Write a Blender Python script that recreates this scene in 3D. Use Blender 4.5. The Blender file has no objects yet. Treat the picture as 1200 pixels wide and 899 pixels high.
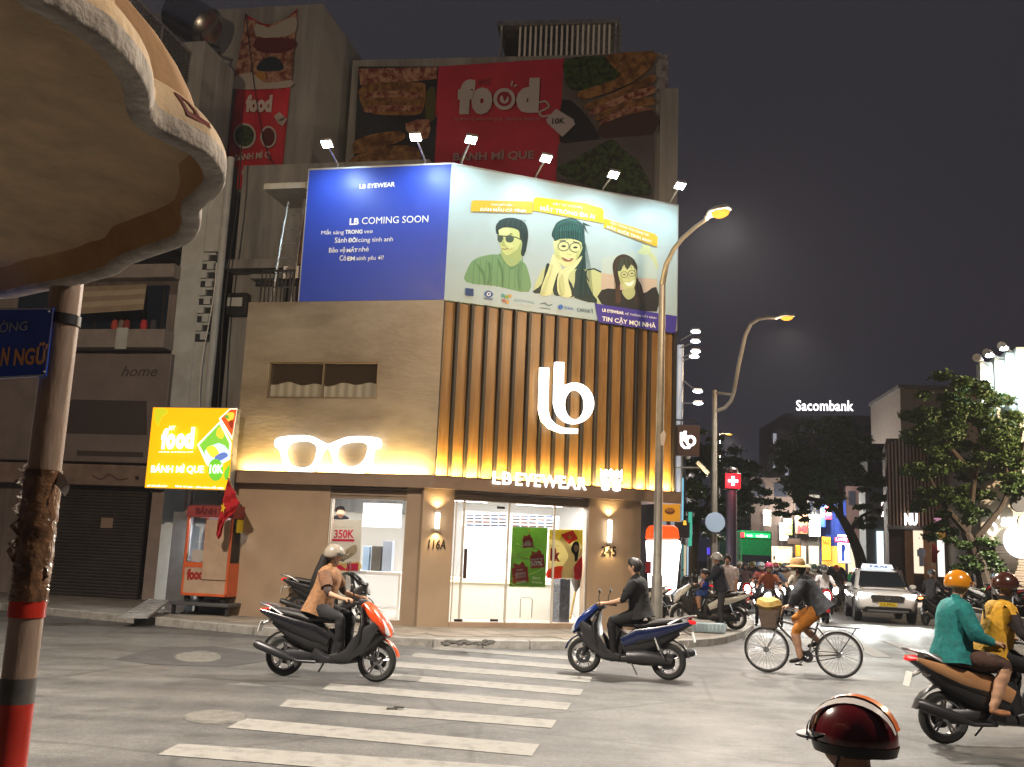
import bpy, bmesh, math, random
import numpy as np
from mathutils import Vector, Matrix
random.seed(7)
S = bpy.context.scene
COL = S.collection
V = Vector
PI = math.pi

# ---------------------------------------------------------------- camera
F, PT, RL, HC = 1138.68, .170915, .041626, 1.75          # focal length in photo pixels, pitch, roll, eye height
_r = V((1, 0, 0)); _u = V((0, -math.sin(PT), math.cos(PT))); _f = V((0, math.cos(PT), math.sin(PT)))
CR = math.cos(RL)*_r + math.sin(RL)*_u
CU = -math.sin(RL)*_r + math.cos(RL)*_u
CAM = V((0, 0, HC))
cd = bpy.data.cameras.new('camera'); cam = bpy.data.objects.new('camera', cd); COL.objects.link(cam)
cd.sensor_width = 36; cd.lens = 36*F/1200; cd.clip_start = .05; cd.clip_end = 3000
m = Matrix((CR, CU, -_f)).transposed().to_4x4(); m.translation = CAM
cam.matrix_world = m
S.camera = cam
# ---------------------------------------------------------------- night sky
w = bpy.data.worlds.new('World'); S.world = w; w.use_nodes = True
nt = w.node_tree; bg = nt.nodes['Background']
tc = nt.nodes.new('ShaderNodeTexCoord'); sx = nt.nodes.new('ShaderNodeSeparateXYZ'); rp = nt.nodes.new('ShaderNodeValToRGB')
nt.links.new(tc.outputs['Generated'], sx.inputs[0]); nt.links.new(sx.outputs['Z'], rp.inputs[0])
nt.links.new(rp.outputs[0], bg.inputs[0]); bg.inputs[1].default_value = 1.0
e = rp.color_ramp.elements
e[0].position = .0; e[0].color = (.0115, .0110, .020, 1)
e[1].position = .55; e[1].color = (.0225, .0205, .0255, 1)
el = e.new(.22); el.color = (.0175, .0160, .0220, 1)
S.view_settings.view_transform = 'Standard'; S.view_settings.look = 'None'
S.view_settings.exposure = .35; S.view_settings.gamma = 1
S.render.engine = 'CYCLES'
S.cycles.use_denoising = True
try: S.cycles.denoiser = 'OPENIMAGEDENOISE'
except Exception: pass
S.cycles.max_bounces = 6; S.cycles.diffuse_bounces = 3; S.cycles.glossy_bounces = 3; S.cycles.transparent_max_bounces = 12
S.cycles.sample_clamp_indirect = 4; S.cycles.caustics_reflective = False; S.cycles.caustics_refractive = False

# ---------------------------------------------------------------- where a line of sight meets the ground or a wall
def ray(x, y): return CR*(x-600) + CU*(449.5-y) + _f*F
def G(x, y, z=0):
    d = ray(x, y); return CAM + d*((z-HC)/d.z)
def AY(x, y, Y):
    d = ray(x, y); return CAM + d*(Y/d.y)
class Pl:
    """a vertical wall plane: origin o, horizontal unit u, outward normal n"""
    def __init__(s, o, u):
        s.o = V((o[0], o[1], 0)); s.u = V((u[0], u[1], 0)).normalized(); s.n = V((s.u.y, -s.u.x, 0))
        if s.n.dot(CAM-s.o) < 0: s.n = -s.n
    def at(s, x, y, off=0):
        d = ray(x, y); o = s.o + s.n*off
        t = (o-CAM).dot(s.n)/d.dot(s.n); return CAM + d*t
    def uz(s, x, y, off=0):
        p = s.at(x, y, off); return (p-s.o).dot(s.u), p.z
    def P(s, u, z, off=0): return s.o + s.u*u + s.n*off + V((0, 0, z))
    def rect(s, x0, y0, x1, y1, off=0):
        xm, ym = (x0+x1)/2, (y0+y1)/2
        a, b = s.uz(x0, ym, off)[0], s.uz(x1, ym, off)[0]
        c, d = s.uz(xm, y1, off)[1], s.uz(xm, y0, off)[1]
        return min(a, b), max(a, b), min(c, d), max(c, d)
    def shift(s, off): return Pl(s.o+s.n*off, s.u)

def hexc(h):
    h = h.lstrip('#'); v = [int(h[i:i+2], 16)/255 for i in (0, 2, 4)]
    return tuple(x/12.92 if x <= .04045 else ((x+.055)/1.055)**2.4 for x in v)
_mats = {}
def M(name, col=(.5, .5, .5), rough=.6, metal=0, var=0, scale=3, bump=0, bscale=40, emit=0, ecol=None, spec=.5, coat=0, stretch=None, detail=5, col2=None, lo=.35, hi=.65):
    if name in _mats: return _mats[name]
    if isinstance(col, str): col = hexc(col)
    if isinstance(col2, str): col2 = hexc(col2)
    mt = bpy.data.materials.new(name); mt.use_nodes = True; _mats[name] = mt
    n = mt.node_tree; L = n.links.new; b = n.nodes['Principled BSDF']
    b.inputs['Base Color'].default_value = (*col, 1); b.inputs['Roughness'].default_value = rough; b.inputs['Metallic'].default_value = metal
    b.inputs['Specular IOR Level'].default_value = spec; b.inputs['Coat Weight'].default_value = coat
    if emit:
        ec = ecol or col
        if isinstance(ec, str): ec = hexc(ec)
        b.inputs['Emission Color'].default_value = (*ec, 1); b.inputs['Emission Strength'].default_value = emit
    if var or bump or col2:
        t = n.nodes.new('ShaderNodeTexCoord'); mp = n.nodes.new('ShaderNodeMapping'); L(t.outputs['Object'], mp.inputs[0])
        if stretch: mp.inputs['Scale'].default_value = stretch
    if var or col2:
        z = n.nodes.new('ShaderNodeTexNoise'); z.inputs['Scale'].default_value = scale; z.inputs['Detail'].default_value = detail; z.inputs['Roughness'].default_value = .62
        L(mp.outputs[0], z.inputs['Vector'])
        r = n.nodes.new('ShaderNodeValToRGB'); L(z.outputs['Fac'], r.inputs[0])
        r.color_ramp.elements[0].position = lo; r.color_ramp.elements[1].position = hi
        c2 = col2 or tuple(min(1, x*(1+var)) for x in col); c1 = col if col2 else tuple(x*(1-var) for x in col)
        r.color_ramp.elements[0].color = (*c1, 1); r.color_ramp.elements[1].color = (*c2, 1)
        L(r.outputs[0], b.inputs['Base Color'])
        if emit and ecol is None: L(r.outputs[0], b.inputs['Emission Color'])
        mr = n.nodes.new('ShaderNodeMapRange'); L(z.outputs['Fac'], mr.inputs[0])
        mr.inputs['To Min'].default_value = max(0, rough-.12); mr.inputs['To Max'].default_value = min(1, rough+.12); L(mr.outputs[0], b.inputs['Roughness'])
    if bump:
        z2 = n.nodes.new('ShaderNodeTexNoise'); z2.inputs['Scale'].default_value = bscale; z2.inputs['Detail'].default_value = 4
        L(mp.outputs[0], z2.inputs['Vector'])
        bp = n.nodes.new('ShaderNodeBump'); bp.inputs['Strength'].default_value = bump; bp.inputs['Distance'].default_value = .02
        L(z2.outputs['Fac'], bp.inputs['Height']); L(bp.outputs[0], b.inputs['Normal'])
    return mt
def ink(h, r=.55): return M('ink_'+h.strip('#'), h, r)
def paper(h):
    if 'paper_'+h in _mats: return _mats['paper_'+h]
    mt = M('paper_'+h, h, .6); n = mt.node_tree; t = n.nodes.new('ShaderNodeBsdfTranslucent'); t.inputs[0].default_value = (*hexc(h), 1); x = n.nodes.new('ShaderNodeMixShader'); x.inputs[0].default_value = .5
    b = n.nodes['Principled BSDF']; o = n.nodes['Material Output']; n.links.new(b.outputs[0], x.inputs[1]); n.links.new(t.outputs[0], x.inputs[2]); n.links.new(x.outputs[0], o.inputs[0]); return mt
def lit(h, s): return M('lit_%s_%g' % (h.strip('#'), s), h, .5, emit=s)
def glass_mat(name, tint=(1, 1, 1), rough=.02, refl=.9, body=None, bf=.15):
    if name in _mats: return _mats[name]
    mt = bpy.data.materials.new(name); mt.use_nodes = True; _mats[name] = mt
    n = mt.node_tree; L = n.links.new; n.nodes.remove(n.nodes['Principled BSDF']); o = n.nodes['Material Output']
    tr = n.nodes.new('ShaderNodeBsdfTransparent'); tr.inputs[0].default_value = (*tint, 1)
    gl = n.nodes.new('ShaderNodeBsdfGlossy'); gl.inputs['Roughness'].default_value = rough; gl.inputs[0].default_value = (refl, refl, refl, 1)
    fr = n.nodes.new('ShaderNodeFresnel'); fr.inputs[0].default_value = 1.45
    mx = n.nodes.new('ShaderNodeMixShader'); L(fr.outputs[0], mx.inputs[0]); L(tr.outputs[0], mx.inputs[1]); L(gl.outputs[0], mx.inputs[2])
    L(mx.outputs[0], o.inputs[0]); return mt

# ---------------------------------------------------------------- mesh building
def catmull(pts, n=6, closed=True):
    out = []; N = len(pts)
    rng = range(N) if closed else range(N-1)
    g = (lambda i: pts[i % N]) if closed else (lambda i: pts[max(0, min(N-1, i))])
    for i in rng:
        p0, p1, p2, p3 = [np.array(g(i+k), float) for k in (-1, 0, 1, 2)]
        for j in range(n):
            t = j/n
            out.append(tuple(.5*((2*p1)+(-p0+p2)*t+(2*p0-5*p1+4*p2-p3)*t*t+(-p0+3*p1-3*p2+p3)*t**3)))
    if not closed: out.append(tuple(pts[-1]))
    return out
def ell(cx, cy, rx, ry, n=20, rot=0):
    c, s = math.cos(rot), math.sin(rot)
    return [(cx+rx*math.cos(a)*c-ry*math.sin(a)*s, cy+rx*math.cos(a)*s+ry*math.sin(a)*c) for a in [2*PI*i/n for i in range(n)]]
class MB:
    def __init__(s): s.v = []; s.f = []; s.m = []; s.mats = []
    def mi(s, mat):
        if mat is None: return 0
        if mat not in s.mats: s.mats.append(mat)
        return s.mats.index(mat)
    def add(s, vs, fs, mat=None):
        b = len(s.v); k = s.mi(mat); s.v += [tuple(p) for p in vs]
        for f in fs: s.f.append([b+i for i in f]); s.m.append(k)
        return s
    def hexa(s, p, mat=None):      # 8 points: 4 low ring, 4 high ring
        return s.add(p, [(3, 2, 1, 0), (4, 5, 6, 7), (0, 1, 5, 4), (1, 2, 6, 5), (2, 3, 7, 6), (3, 0, 4, 7)], mat)
    def box(s, a, b, mat=None):
        (x0, y0, z0), (x1, y1, z1) = a, b
        return s.hexa([(x0, y0, z0), (x1, y0, z0), (x1, y1, z0), (x0, y1, z0), (x0, y0, z1), (x1, y0, z1), (x1, y1, z1), (x0, y1, z1)], mat)
    def wall(s, pl, u0, u1, z0, z1, o0, o1, mat=None):
        q = [(u0, o0), (u1, o0), (u1, o1), (u0, o1)]
        return s.hexa([pl.P(u, z0, o) for u, o in q]+[pl.P(u, z1, o) for u, o in q], mat)
    def wpx(s, pl, x0, y0, x1, y1, o0, o1, mat=None):
        return s.wall(pl, *pl.rect(x0, y0, x1, y1, o1), o0, o1, mat)
    def poly(s, pts, mat=None): return s.add(pts, [tuple(range(len(pts)))], mat)
    def prism(s, pts, d, mat=None):
        n = len(pts); d = V(d); a = [V(p) for p in pts]
        return s.add(a+[p+d for p in a], [tuple(range(n-1, -1, -1)), tuple(range(n, 2*n))]+[(i, (i+1) % n, n+(i+1) % n, n+i) for i in range(n)], mat)
    def ring_loft(s, rings, mat=None, caps=True, closed=True):
        n = len(rings[0]); vs = [p for r in rings for p in r]; fs = []
        for i in range(len(rings)-1):
            for j in range(n if closed else n-1):
                k = (j+1) % n; fs.append((i*n+j, i*n+k, (i+1)*n+k, (i+1)*n+j))
        if caps: fs += [tuple(range(n-1, -1, -1)), tuple(range((len(rings)-1)*n, len(rings)*n))]
        return s.add(vs, fs, mat)
    def tube(s, path, r, n=8, mat=None, caps=True):
        path = [V(p) for p in path]; rr = r if isinstance(r, (list, tuple)) else [r]*len(path); rings = []; up = None
        for i, p in enumerate(path):
            t = (path[min(i+1, len(path)-1)]-path[max(i-1, 0)]).normalized()
            if up is None: up = V((0, 0, 1)) if abs(t.z) < .9 else V((1, 0, 0))
            a = t.cross(up).normalized(); b = a.cross(t).normalized(); up = b
            rings.append([p+a*math.cos(2*PI*k/n)*rr[i]+b*math.sin(2*PI*k/n)*rr[i] for k in range(n)])
        return s.ring_loft(rings, mat, caps)
    def sweep(s, path, n=12, y=0, e=2.6, mat=None):   # path of (x, z, a lateral, b normal) in the XZ plane; superellipse section
        rings = []
        for i, (x, z, a, b) in enumerate(path):
            q, p = path[min(i+1, len(path)-1)], path[max(i-1, 0)]
            t = V((q[0]-p[0], q[1]-p[1])).normalized(); nx, nz = -t.y, t.x; ring = []
            for k in range(n):
                c, d = math.cos(2*PI*k/n), math.sin(2*PI*k/n)
                c = math.copysign(abs(c)**(2/e), c); d = math.copysign(abs(d)**(2/e), d)
                ring.append((x+nx*d*b, y+c*a, z+nz*d*b))
            rings.append(ring)
        return s.ring_loft(rings, mat)
    def lathe(s, prof, n=20, o=(0, 0, 0), axis='z', mat=None, caps=False):  # prof (r, h)
        o = V(o); rings = []
        for r, h in prof:
            rg = []
            for k in range(n):
                c, d = math.cos(2*PI*k/n)*r, math.sin(2*PI*k/n)*r
                rg.append(o+(V((c, d, h)) if axis == 'z' else V((c, h, d)) if axis == 'y' else V((h, c, d))))
            rings.append(rg)
        return s.ring_loft(rings, mat, caps)
    def ball(s, o, r, n=12, m=8, mat=None, R=None):
        r = r if isinstance(r, (tuple, list)) else (r, r, r); o = V(o); rings = []
        for i in range(m+1):
            a = -PI/2+PI*i/m; ca = max(math.cos(a), .01)
            rg = []
            for k in range(n):
                p = V((r[0]*ca*math.cos(2*PI*k/n), r[1]*ca*math.sin(2*PI*k/n), r[2]*math.sin(a)))
                if R is not None: p = R @ p
                rg.append(o+p)
            rings.append(rg)
        return s.ring_loft(rings, mat)
    def draw(s, pl, pts, off, mat, smooth=0, closed=True):
        if smooth: pts = catmull(pts, smooth)
        ps = [pl.at(x, y, off) for x, y in pts]
        a = sum(((ps[i]-pl.o).dot(pl.u)*(ps[(i+1) % len(ps)].z)-(ps[(i+1) % len(ps)]-pl.o).dot(pl.u)*ps[i].z) for i in range(len(ps)))
        s.poly(ps, mat); return s
    def mesh(s, name, mat=None, off=None, sharp=35):
        me = bpy.data.meshes.new(name)
        vs = s.v if off is None else [(p[0]-off[0], p[1]-off[1], p[2]-off[2]) for p in s.v]
        me.from_pydata(vs, [], s.f)
        ml = s.mats or [mat]
        for q in ml: me.materials.append(q or mat)
        me.polygons.foreach_set('material_index', s.m)
        bm = bmesh.new(); bm.from_mesh(me); bmesh.ops.recalc_face_normals(bm, faces=bm.faces); bm.to_mesh(me); bm.free()
        if sharp is not None:
            me.polygons.foreach_set('use_smooth', [True]*len(me.polygons)); me.set_sharp_from_angle(angle=math.radians(sharp))
        me.update(); return me

def wloc(o):
    p = V((0, 0, 0))
    while o is not None: p = p+o.location; o = o.parent
    return p
def tag(o, label=None, cat=None, group=None, kind=None):
    if label: o['label'] = label
    if cat: o['category'] = cat
    if group: o['group'] = group
    if kind: o['kind'] = kind
    return o
def obj(name, mb, mat=None, parent=None, bev=0, sharp=35, label=None, kind=None, origin=None):
    off = wloc(parent) if parent is not None else (origin or None)
    me = mb if isinstance(mb, bpy.types.Mesh) else mb.mesh(name, mat, off, sharp)
    o = bpy.data.objects.new(name, me); COL.objects.link(o); o.parent = parent
    if parent is None and origin: o.location = origin
    if bev:
        b = o.modifiers.new('bevel', 'BEVEL'); b.width = bev; b.segments = 2; b.limit_method = 'ANGLE'; b.angle_limit = .6
    return tag(o, label, kind=kind)
def thing(name, label, cat, loc=(0, 0, 0), group=None):
    o = bpy.data.objects.new(name, None); COL.objects.link(o); o.location = loc; o.empty_display_size = .2
    return tag(o, label, cat, group)
def dup(o, parent=None, swap=None):
    c = o.copy(); COL.objects.link(c)
    if parent is not None: c.parent = parent
    if swap and c.type == 'MESH':
        for i, sl in enumerate(c.data.materials):
            if sl and sl.name in swap:
                c.material_slots[i].link = 'OBJECT'; c.material_slots[i].material = swap[sl.name]
    for ch in list(o.children): dup(ch, c, swap)
    return c
def copy_thing(o, loc, rz, label, group=None, swap=None, scale=None):
    c = dup(o, None, swap); c.location = loc; c.rotation_euler = (0, 0, rz); c['label'] = label
    if group: c['group'] = group
    if scale: c.scale = (scale,)*3
    return c
def text_mesh(s, p0, p1, mat, up=V((0, 0, 1)), h=None, ext=.01, bold=0, shear=0, space=1, fn=None):
    cu = bpy.data.curves.new('txt', 'FONT'); cu.body = s; cu.size = 1; cu.extrude = .5; cu.offset = bold; cu.shear = shear; cu.space_character = space; cu.resolution_u = 3
    ob = bpy.data.objects.new('txt', cu); me = ob.to_mesh()
    co = np.array([v.co[:] for v in me.vertices]); fs = [tuple(p.vertices) for p in me.polygons]
    ob.to_mesh_clear(); bpy.data.objects.remove(ob); bpy.data.curves.remove(cu)
    x0, x1 = co[:, 0].min(), co[:, 0].max()
    p0, p1 = V(p0), V(p1); d = p1-p0; k = d.length/(x1-x0); d.normalize(); nrm = d.cross(up)
    kh = h/(co[:, 1].max()-max(0, co[:, 1].min())) if h else k
    mb = MB()
    vs = [fn((x-x0)*k, y*kh, (z+.5)*ext) if fn else p0+d*((x-x0)*k)+up*(y*kh)+nrm*((z+.5)*ext) for x, y, z in co]
    mb.add(vs, fs, mat); return mb
def ptext(pl, s, x0, y0, x1, y1, off, mat, parent, name='lettering', hp=None, ext=.006, bold=0, shear=0, space=1, label=None):
    p0, p1 = pl.at(x0, y0, off), pl.at(x1, y1, off)
    if (p1-p0).cross(V((0, 0, 1))).dot(pl.n) < 0: pass
    h = (pl.at(x0, y0-hp, off)-p0).length if hp else None
    return obj(name, text_mesh(s, p0, p1, mat, h=h, ext=ext, bold=bold, shear=shear, space=space), None, parent, label=label, sharp=None)
def lamp(kind, loc, power, col, parent=None, target=None, size=.1, angle=60, blend=.6, sizey=None, name='light', rad=.06):
    l = bpy.data.lights.new(name, kind); l.energy = power; l.color = col
    if kind == 'AREA':
        l.size = size
        if sizey: l.shape = 'RECTANGLE'; l.size_y = sizey
    if kind == 'SPOT': l.spot_size = math.radians(angle); l.spot_blend = blend
    if kind in ('SPOT', 'POINT'): l.shadow_soft_size = rad
    o = bpy.data.objects.new(name, l); COL.objects.link(o)
    o.location = V(loc)-(wloc(parent) if parent else V((0, 0, 0))); o.parent = parent
    if target is not None: o.rotation_euler = (V(target)-V(loc)).to_track_quat('-Z', 'Y').to_euler()
    return o

# ---------------------------------------------------------------- shared materials
m_black = M('black_plastic', (.012, .012, .013), .45)
m_rubber = M('rubber', (.015, .015, .015), .85)
m_alu = M('alloy', (.35, .35, .36), .35, 1)
m_steel = M('galvanised_steel', (.42, .43, .44), .42, .8, var=.25, scale=6)
m_dkmetal = M('dark_metal', (.05, .05, .055), .4, .6)
m_chrome = M('chrome', (.7, .7, .7), .12, 1)
m_white = M('white_paint', (.75, .75, .73), .5, var=.06)
m_glass = glass_mat('glass')
m_skin = M('skin', (.42, .24, .15), .55, var=.1, scale=12)
m_hair = M('black_hair', (.01, .008, .008), .5, bump=.4, bscale=60)
# ---------------------------------------------------------------- wall planes
C = V((-1.549, 20.5, 0))
FR = Pl(C, (math.cos(.36034), math.sin(.36034)))          # shop front towards the avenue
FL = Pl(C, (-math.cos(.21091), math.sin(.21091)))         # shop side towards the left street
RD = V((.2147, .9767, 0))                                  # direction the avenue runs away in
# ================================================================ ground
def asphalt():
    mt = M('asphalt', (.05, .05, .052), .8); n = mt.node_tree; L = n.links.new; b = n.nodes['Principled BSDF']
    t = n.nodes.new('ShaderNodeTexCoord')
    def noise(sc, det=5, r=.6):
        z = n.nodes.new('ShaderNodeTexNoise'); z.inputs['Scale'].default_value = sc; z.inputs['Detail'].default_value = det; z.inputs['Roughness'].default_value = r; L(t.outputs['Object'], z.inputs['Vector']); return z
    def ramp(src, stops):
        r = n.nodes.new('ShaderNodeValToRGB'); L(src, r.inputs[0]); e = r.color_ramp.elements
        e[0].position, e[0].color = stops[0][0], (*stops[0][1], 1); e[1].position, e[1].color = stops[-1][0], (*stops[-1][1], 1)
        for p, c in stops[1:-1]: q = e.new(p); q.color = (*c, 1)
        return r.outputs[0]
    def mul(a, c, f=1):
        x = n.nodes.new('ShaderNodeMix'); x.data_type = 'RGBA'; x.blend_type = 'MULTIPLY'; x.inputs[0].default_value = f; L(a, x.inputs[6]); L(c, x.inputs[7]); return x.outputs[2]
    big = ramp(noise(.22, 6).outputs[0], [(.3, (.062, .062, .064)), (.7, (.098, .097, .095))])
    mid = ramp(noise(1.7, 8, .72).outputs[0], [(.33, (.66, .66, .66)), (.67, (1.2, 1.2, 1.18))])
    fine = ramp(noise(70, 3, .7).outputs[0], [(.3, (.35, .35, .35)), (.5, (1, 1, 1)), (.72, (1.9, 1.88, 1.8))])
    grit = ramp(noise(17, 4, .8).outputs[0], [(.32, (.62, .62, .62)), (.68, (1.32, 1.32, 1.3))])
    wv = n.nodes.new('ShaderNodeTexNoise'); mp_ = n.nodes.new('ShaderNodeMapping'); mp_.inputs['Rotation'].default_value = (0, 0, .25); mp_.inputs['Scale'].default_value = (.12, 1.6, 1); L(t.outputs['Object'], mp_.inputs[0]); L(mp_.outputs[0], wv.inputs['Vector']); wv.inputs['Scale'].default_value = 1.0; wv.inputs['Detail'].default_value = 5
    tyre = ramp(wv.outputs[0], [(.38, (.74, .74, .75)), (.56, (1.06, 1.06, 1.05))])
    oil = ramp(noise(.9, 3, .5).outputs[0], [(.28, (.55, .54, .53)), (.36, (1, 1, 1))])
    vor = n.nodes.new('ShaderNodeTexVoronoi'); vor.feature = 'DISTANCE_TO_EDGE'; vor.inputs['Scale'].default_value = .33
    wz = noise(1.4, 4); va = n.nodes.new('ShaderNodeMix'); va.data_type = 'RGBA'; va.inputs[0].default_value = .12; L(t.outputs['Object'], va.inputs[6]); L(wz.outputs['Color'], va.inputs[7]); L(va.outputs[2], vor.inputs['Vector'])
    crack = ramp(vor.outputs[0], [(.0, (.5, .5, .5)), (.006, (.6, .6, .6)), (.012, (1, 1, 1))])
    L(mul(mul(mul(mul(mul(mul(big, mid), fine, .9), crack, .7), grit, .9), tyre), oil), b.inputs['Base Color'])
    rr = ramp(noise(.7, 4).outputs[0], [(.3, (.48,)*3), (.7, (.78,)*3)]); L(rr, b.inputs['Roughness'])
    bp = n.nodes.new('ShaderNodeBump'); bp.inputs['Strength'].default_value = .5; bp.inputs['Distance'].default_value = .01; L(noise(90, 3, .7).outputs[0], bp.inputs['Height']); L(bp.outputs[0], b.inputs['Normal'])
    return mt
m_asph = asphalt()
m_pave = M('pavement_concrete', (.20, .185, .165), .8, var=.25, scale=2.2, bump=.4, bscale=18)
m_tile = M('paving_tile', (.23, .20, .165), .75, var=.28, scale=1.6, bump=.3, bscale=25)
m_kerb = M('kerb_concrete', (.26, .25, .23), .8, var=.25, scale=5, bump=.4, bscale=20)
m_paint = M('road_paint', (.11, .108, .10), .72, col2=(.195, .19, .175), scale=6, bump=.3, bscale=50, lo=.30, hi=.52, detail=9)
mb = MB(); mb.box((-400, -60, -.6), (700, 900, 0), m_asph)
tag(obj('road', mb), kind='structure')

# kerb line, given on the ground and offset inwards
kpx = [(0, 715), (43, 720), (130, 728), (246, 739), (330, 747), (430, 754), (520, 759), (650, 761), (760, 761), (835, 757), (868, 749), (884, 738)]
kl = [V((-60, 36, 0)), V((-30, 28.4, 0))]+[G(*p) for p in kpx]
kl = [kl[0], kl[1]]+[V(p) for p in catmull([tuple(p) for p in kl[2:]], 3, False)]
e0 = kl[-1]
kl += [e0+V((.25, 1.2, 0)), e0+V((.55, 2.6, 0)), e0+RD*60+V((.5, 0, 0)), e0+RD*400+V((.5, 0, 0))]
def sheet(line, back, z, mat):
    mb = MB(); a = [V((p.x, p.y, z)) for p in line]; mb.poly(a+[V((q[0], q[1], z)) for q in back], mat); return mb
inn = []
for i, p in enumerate(kl):
    t = (kl[min(i+1, len(kl)-1)]-kl[max(i-1, 0)]).normalized(); inn.append(p+V((-t.y, t.x, 0))*.16)
pave = obj('pavement', sheet(inn, [(e0.x+60, e0.y+420), (-70, 420)], .146, m_pave), m_pave); tag(pave, kind='structure')
# kerb stones, one by one along the corner
def along(line, step, i0, i1):
    out = []; pts = line[i0:i1]; acc = [0]
    for a, b in zip(pts, pts[1:]): acc.append(acc[-1]+(b-a).length)
    n = max(1, int(acc[-1]/step))
    for k in range(n+1):
        d = acc[-1]*k/n; j = 0
        while j < len(acc)-2 and acc[j+1] < d: j += 1
        f = (d-acc[j])/(acc[j+1]-acc[j]); out.append(pts[j].lerp(pts[j+1], f))
    return out
ki = along(kl, .9, 1, len(kl)-1)[:70]; 
for a, b in zip(ki, ki[1:]):
    t = (b-a).normalized(); nn = V((-t.y, t.x, 0)); g = t*.008; j = random.uniform(-.006, .008)
    q = [a+g, b-g, b-g+nn*.17, a+g+nn*.17]
    mb = MB(); mb.hexa([p-V((0, 0, .05)) for p in q]+[p+V((0, 0, .15+j)) for p in q], m_kerb)
    obj('kerb_stone', mb, None, pave, bev=.012)
# tiles of the pavement before the shop: too thin on the picture to pick apart, still real slabs
mb = MB()
for pl, U in ((FR, 6.5), (FL, 5)):
    nu = int(U/.4)
    for i in range(-1, nu):
        for j in range(6):
            u0 = i*.4+.0; o0 = .02+j*.4
            c = pl.P(u0+.2, 0, o0+.2)
            dmin = min((c-((a+b)/2)).length for a, b in zip(ki, ki[1:]))
            side = min(range(len(ki)-1), key=lambda k: (c-ki[k]).length); tt = (ki[side+1]-ki[side]); inside = (-tt.y)*(c-ki[side]).x+tt.x*(c-ki[side]).y
            if dmin < .6 or inside < 0: continue
            if pl is FL and (c-C).dot(FR.u) > -.15: continue
            if pl is FR and (c-C).dot(FL.u) > -.05 and False: continue
            mb.wall(pl, u0+.006, u0+.394, .12, .156+random.uniform(-.003, .004), o0+.006, o0+.394, m_tile)
obj('paving_tiles', mb, None, pave, kind='stuff', sharp=None)
# crossing stripes
zc = lambda x, y: (150+x/2.182, 740+y/2.182)
stripes = [[(130, 288), (1015, 347), (985, 388), (75, 316)], [(300, 223), (1053, 290), (1033, 320), (253, 247)], [(410, 174), (1097, 228), (1083, 248), (386, 193)], [(518, 134), (1135, 184), (1122, 202), (497, 149)],
           [(608, 103), (1165, 149), (1155, 165), (588, 116)], [(680, 78), (1187, 118), (1180, 131), (664, 90)], [(735, 55), (1200, 92), (1195, 103), (722, 65)], [(790, 39), (1215, 70), (1210, 79), (778, 46)]]
for q in stripes:
    mb = MB(); mb.prism([G(*zc(*p), .001) for p in q], (0, 0, .005), m_paint)
    tag(obj('crossing_stripe', mb), kind='structure')
z7 = lambda x, y: (850+x/4.09, 600+y/4.09)
for dx in (-430, -215, 0, 215, 430):
    q = [(540+dx, 612+dx*.03), (625+dx, 614+dx*.03), (795+dx*1.1, 697+dx*.03), (712+dx*1.1, 696+dx*.03)]
    mb = MB(); mb.prism([G(*z7(*p), .001) for p in q], (0, 0, .005), m_paint)
    tag(obj('crossing_stripe', mb), kind='structure')
mb = MB(); mb.prism([G(*z7(*p), .001) for p in [(330, 524), (905, 552), (905, 560), (330, 530)]], (0, 0, .005), m_paint); tag(obj('stop_line', mb), kind='structure')
# repaired patches and covers in the road
m_patch = M('road_patch', (.10, .095, .085), .8, var=.3, scale=9, bump=.8, bscale=30)
m_patch2 = M('old_patch', (.040, .040, .041), .7, var=.2, scale=3, bump=.3)
for i, (cx, cy, rx, ry, mt, lb) in enumerate([(252, 841, 38, 7.5, m_patch, 'rough pale round patch in the road beside the crossing'), (232, 770, 28, 6, m_patch, 'flat round manhole cover in the dark patch near the left kerb')]):
    mb = MB(); pts = [G(x+random.uniform(-1, 1), y+random.uniform(-.4, .4), .002) for x, y in ell(cx, cy, rx, ry, 26)]
    cpt = sum(pts, V())/len(pts)
    rim = [V((p.x, p.y, .003)) for p in pts]; mid = [cpt.lerp(p, .93)+V((0, 0, .016)) for p in pts]; inn2 = [cpt.lerp(p, .86)+V((0, 0, .011)) for p in pts]
    mb.ring_loft([rim, mid, inn2], mt)
    o = obj('manhole_cover', mb, mt); tag(o, lb, 'manhole cover', 'covers in the road')
mb = MB(); mb.poly([G(x, y, .004) for x, y in [(135, 772), (175, 761), (250, 757), (310, 766), (318, 774), (268, 781), (180, 779)]], m_patch2); tag(obj('road_patch', mb), kind='structure')
# broken kerb debris and litter
mb = MB()
for i in range(60):
    p = G(random.uniform(519, 578), random.uniform(752, 757), .15); s = random.uniform(.015, .05)
    mb.ball((p.x, p.y, .155+s*.3), (s*1.5, s, s*.6), 6, 4, None)
tag(obj('rubble', mb, M('rubble_dark', (.05, .045, .04), .9, var=.4, scale=20)), 'heap of dark rubble on the kerb before the shop door', kind='stuff')
mb = MB(); mb.box((-.16, -.1, 0), (.05, .05, .03)); mb.box((-.02, -.04, .03), (.17, .06, .06)); o = obj('road_litter', mb, M('litter', (.05, .045, .04), .8)); o.scale = (.55, .55, .5); o.location = G(463, 831, .006); tag(o, 'dark bit of flattened litter lying on a crossing stripe', 'litter')

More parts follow.
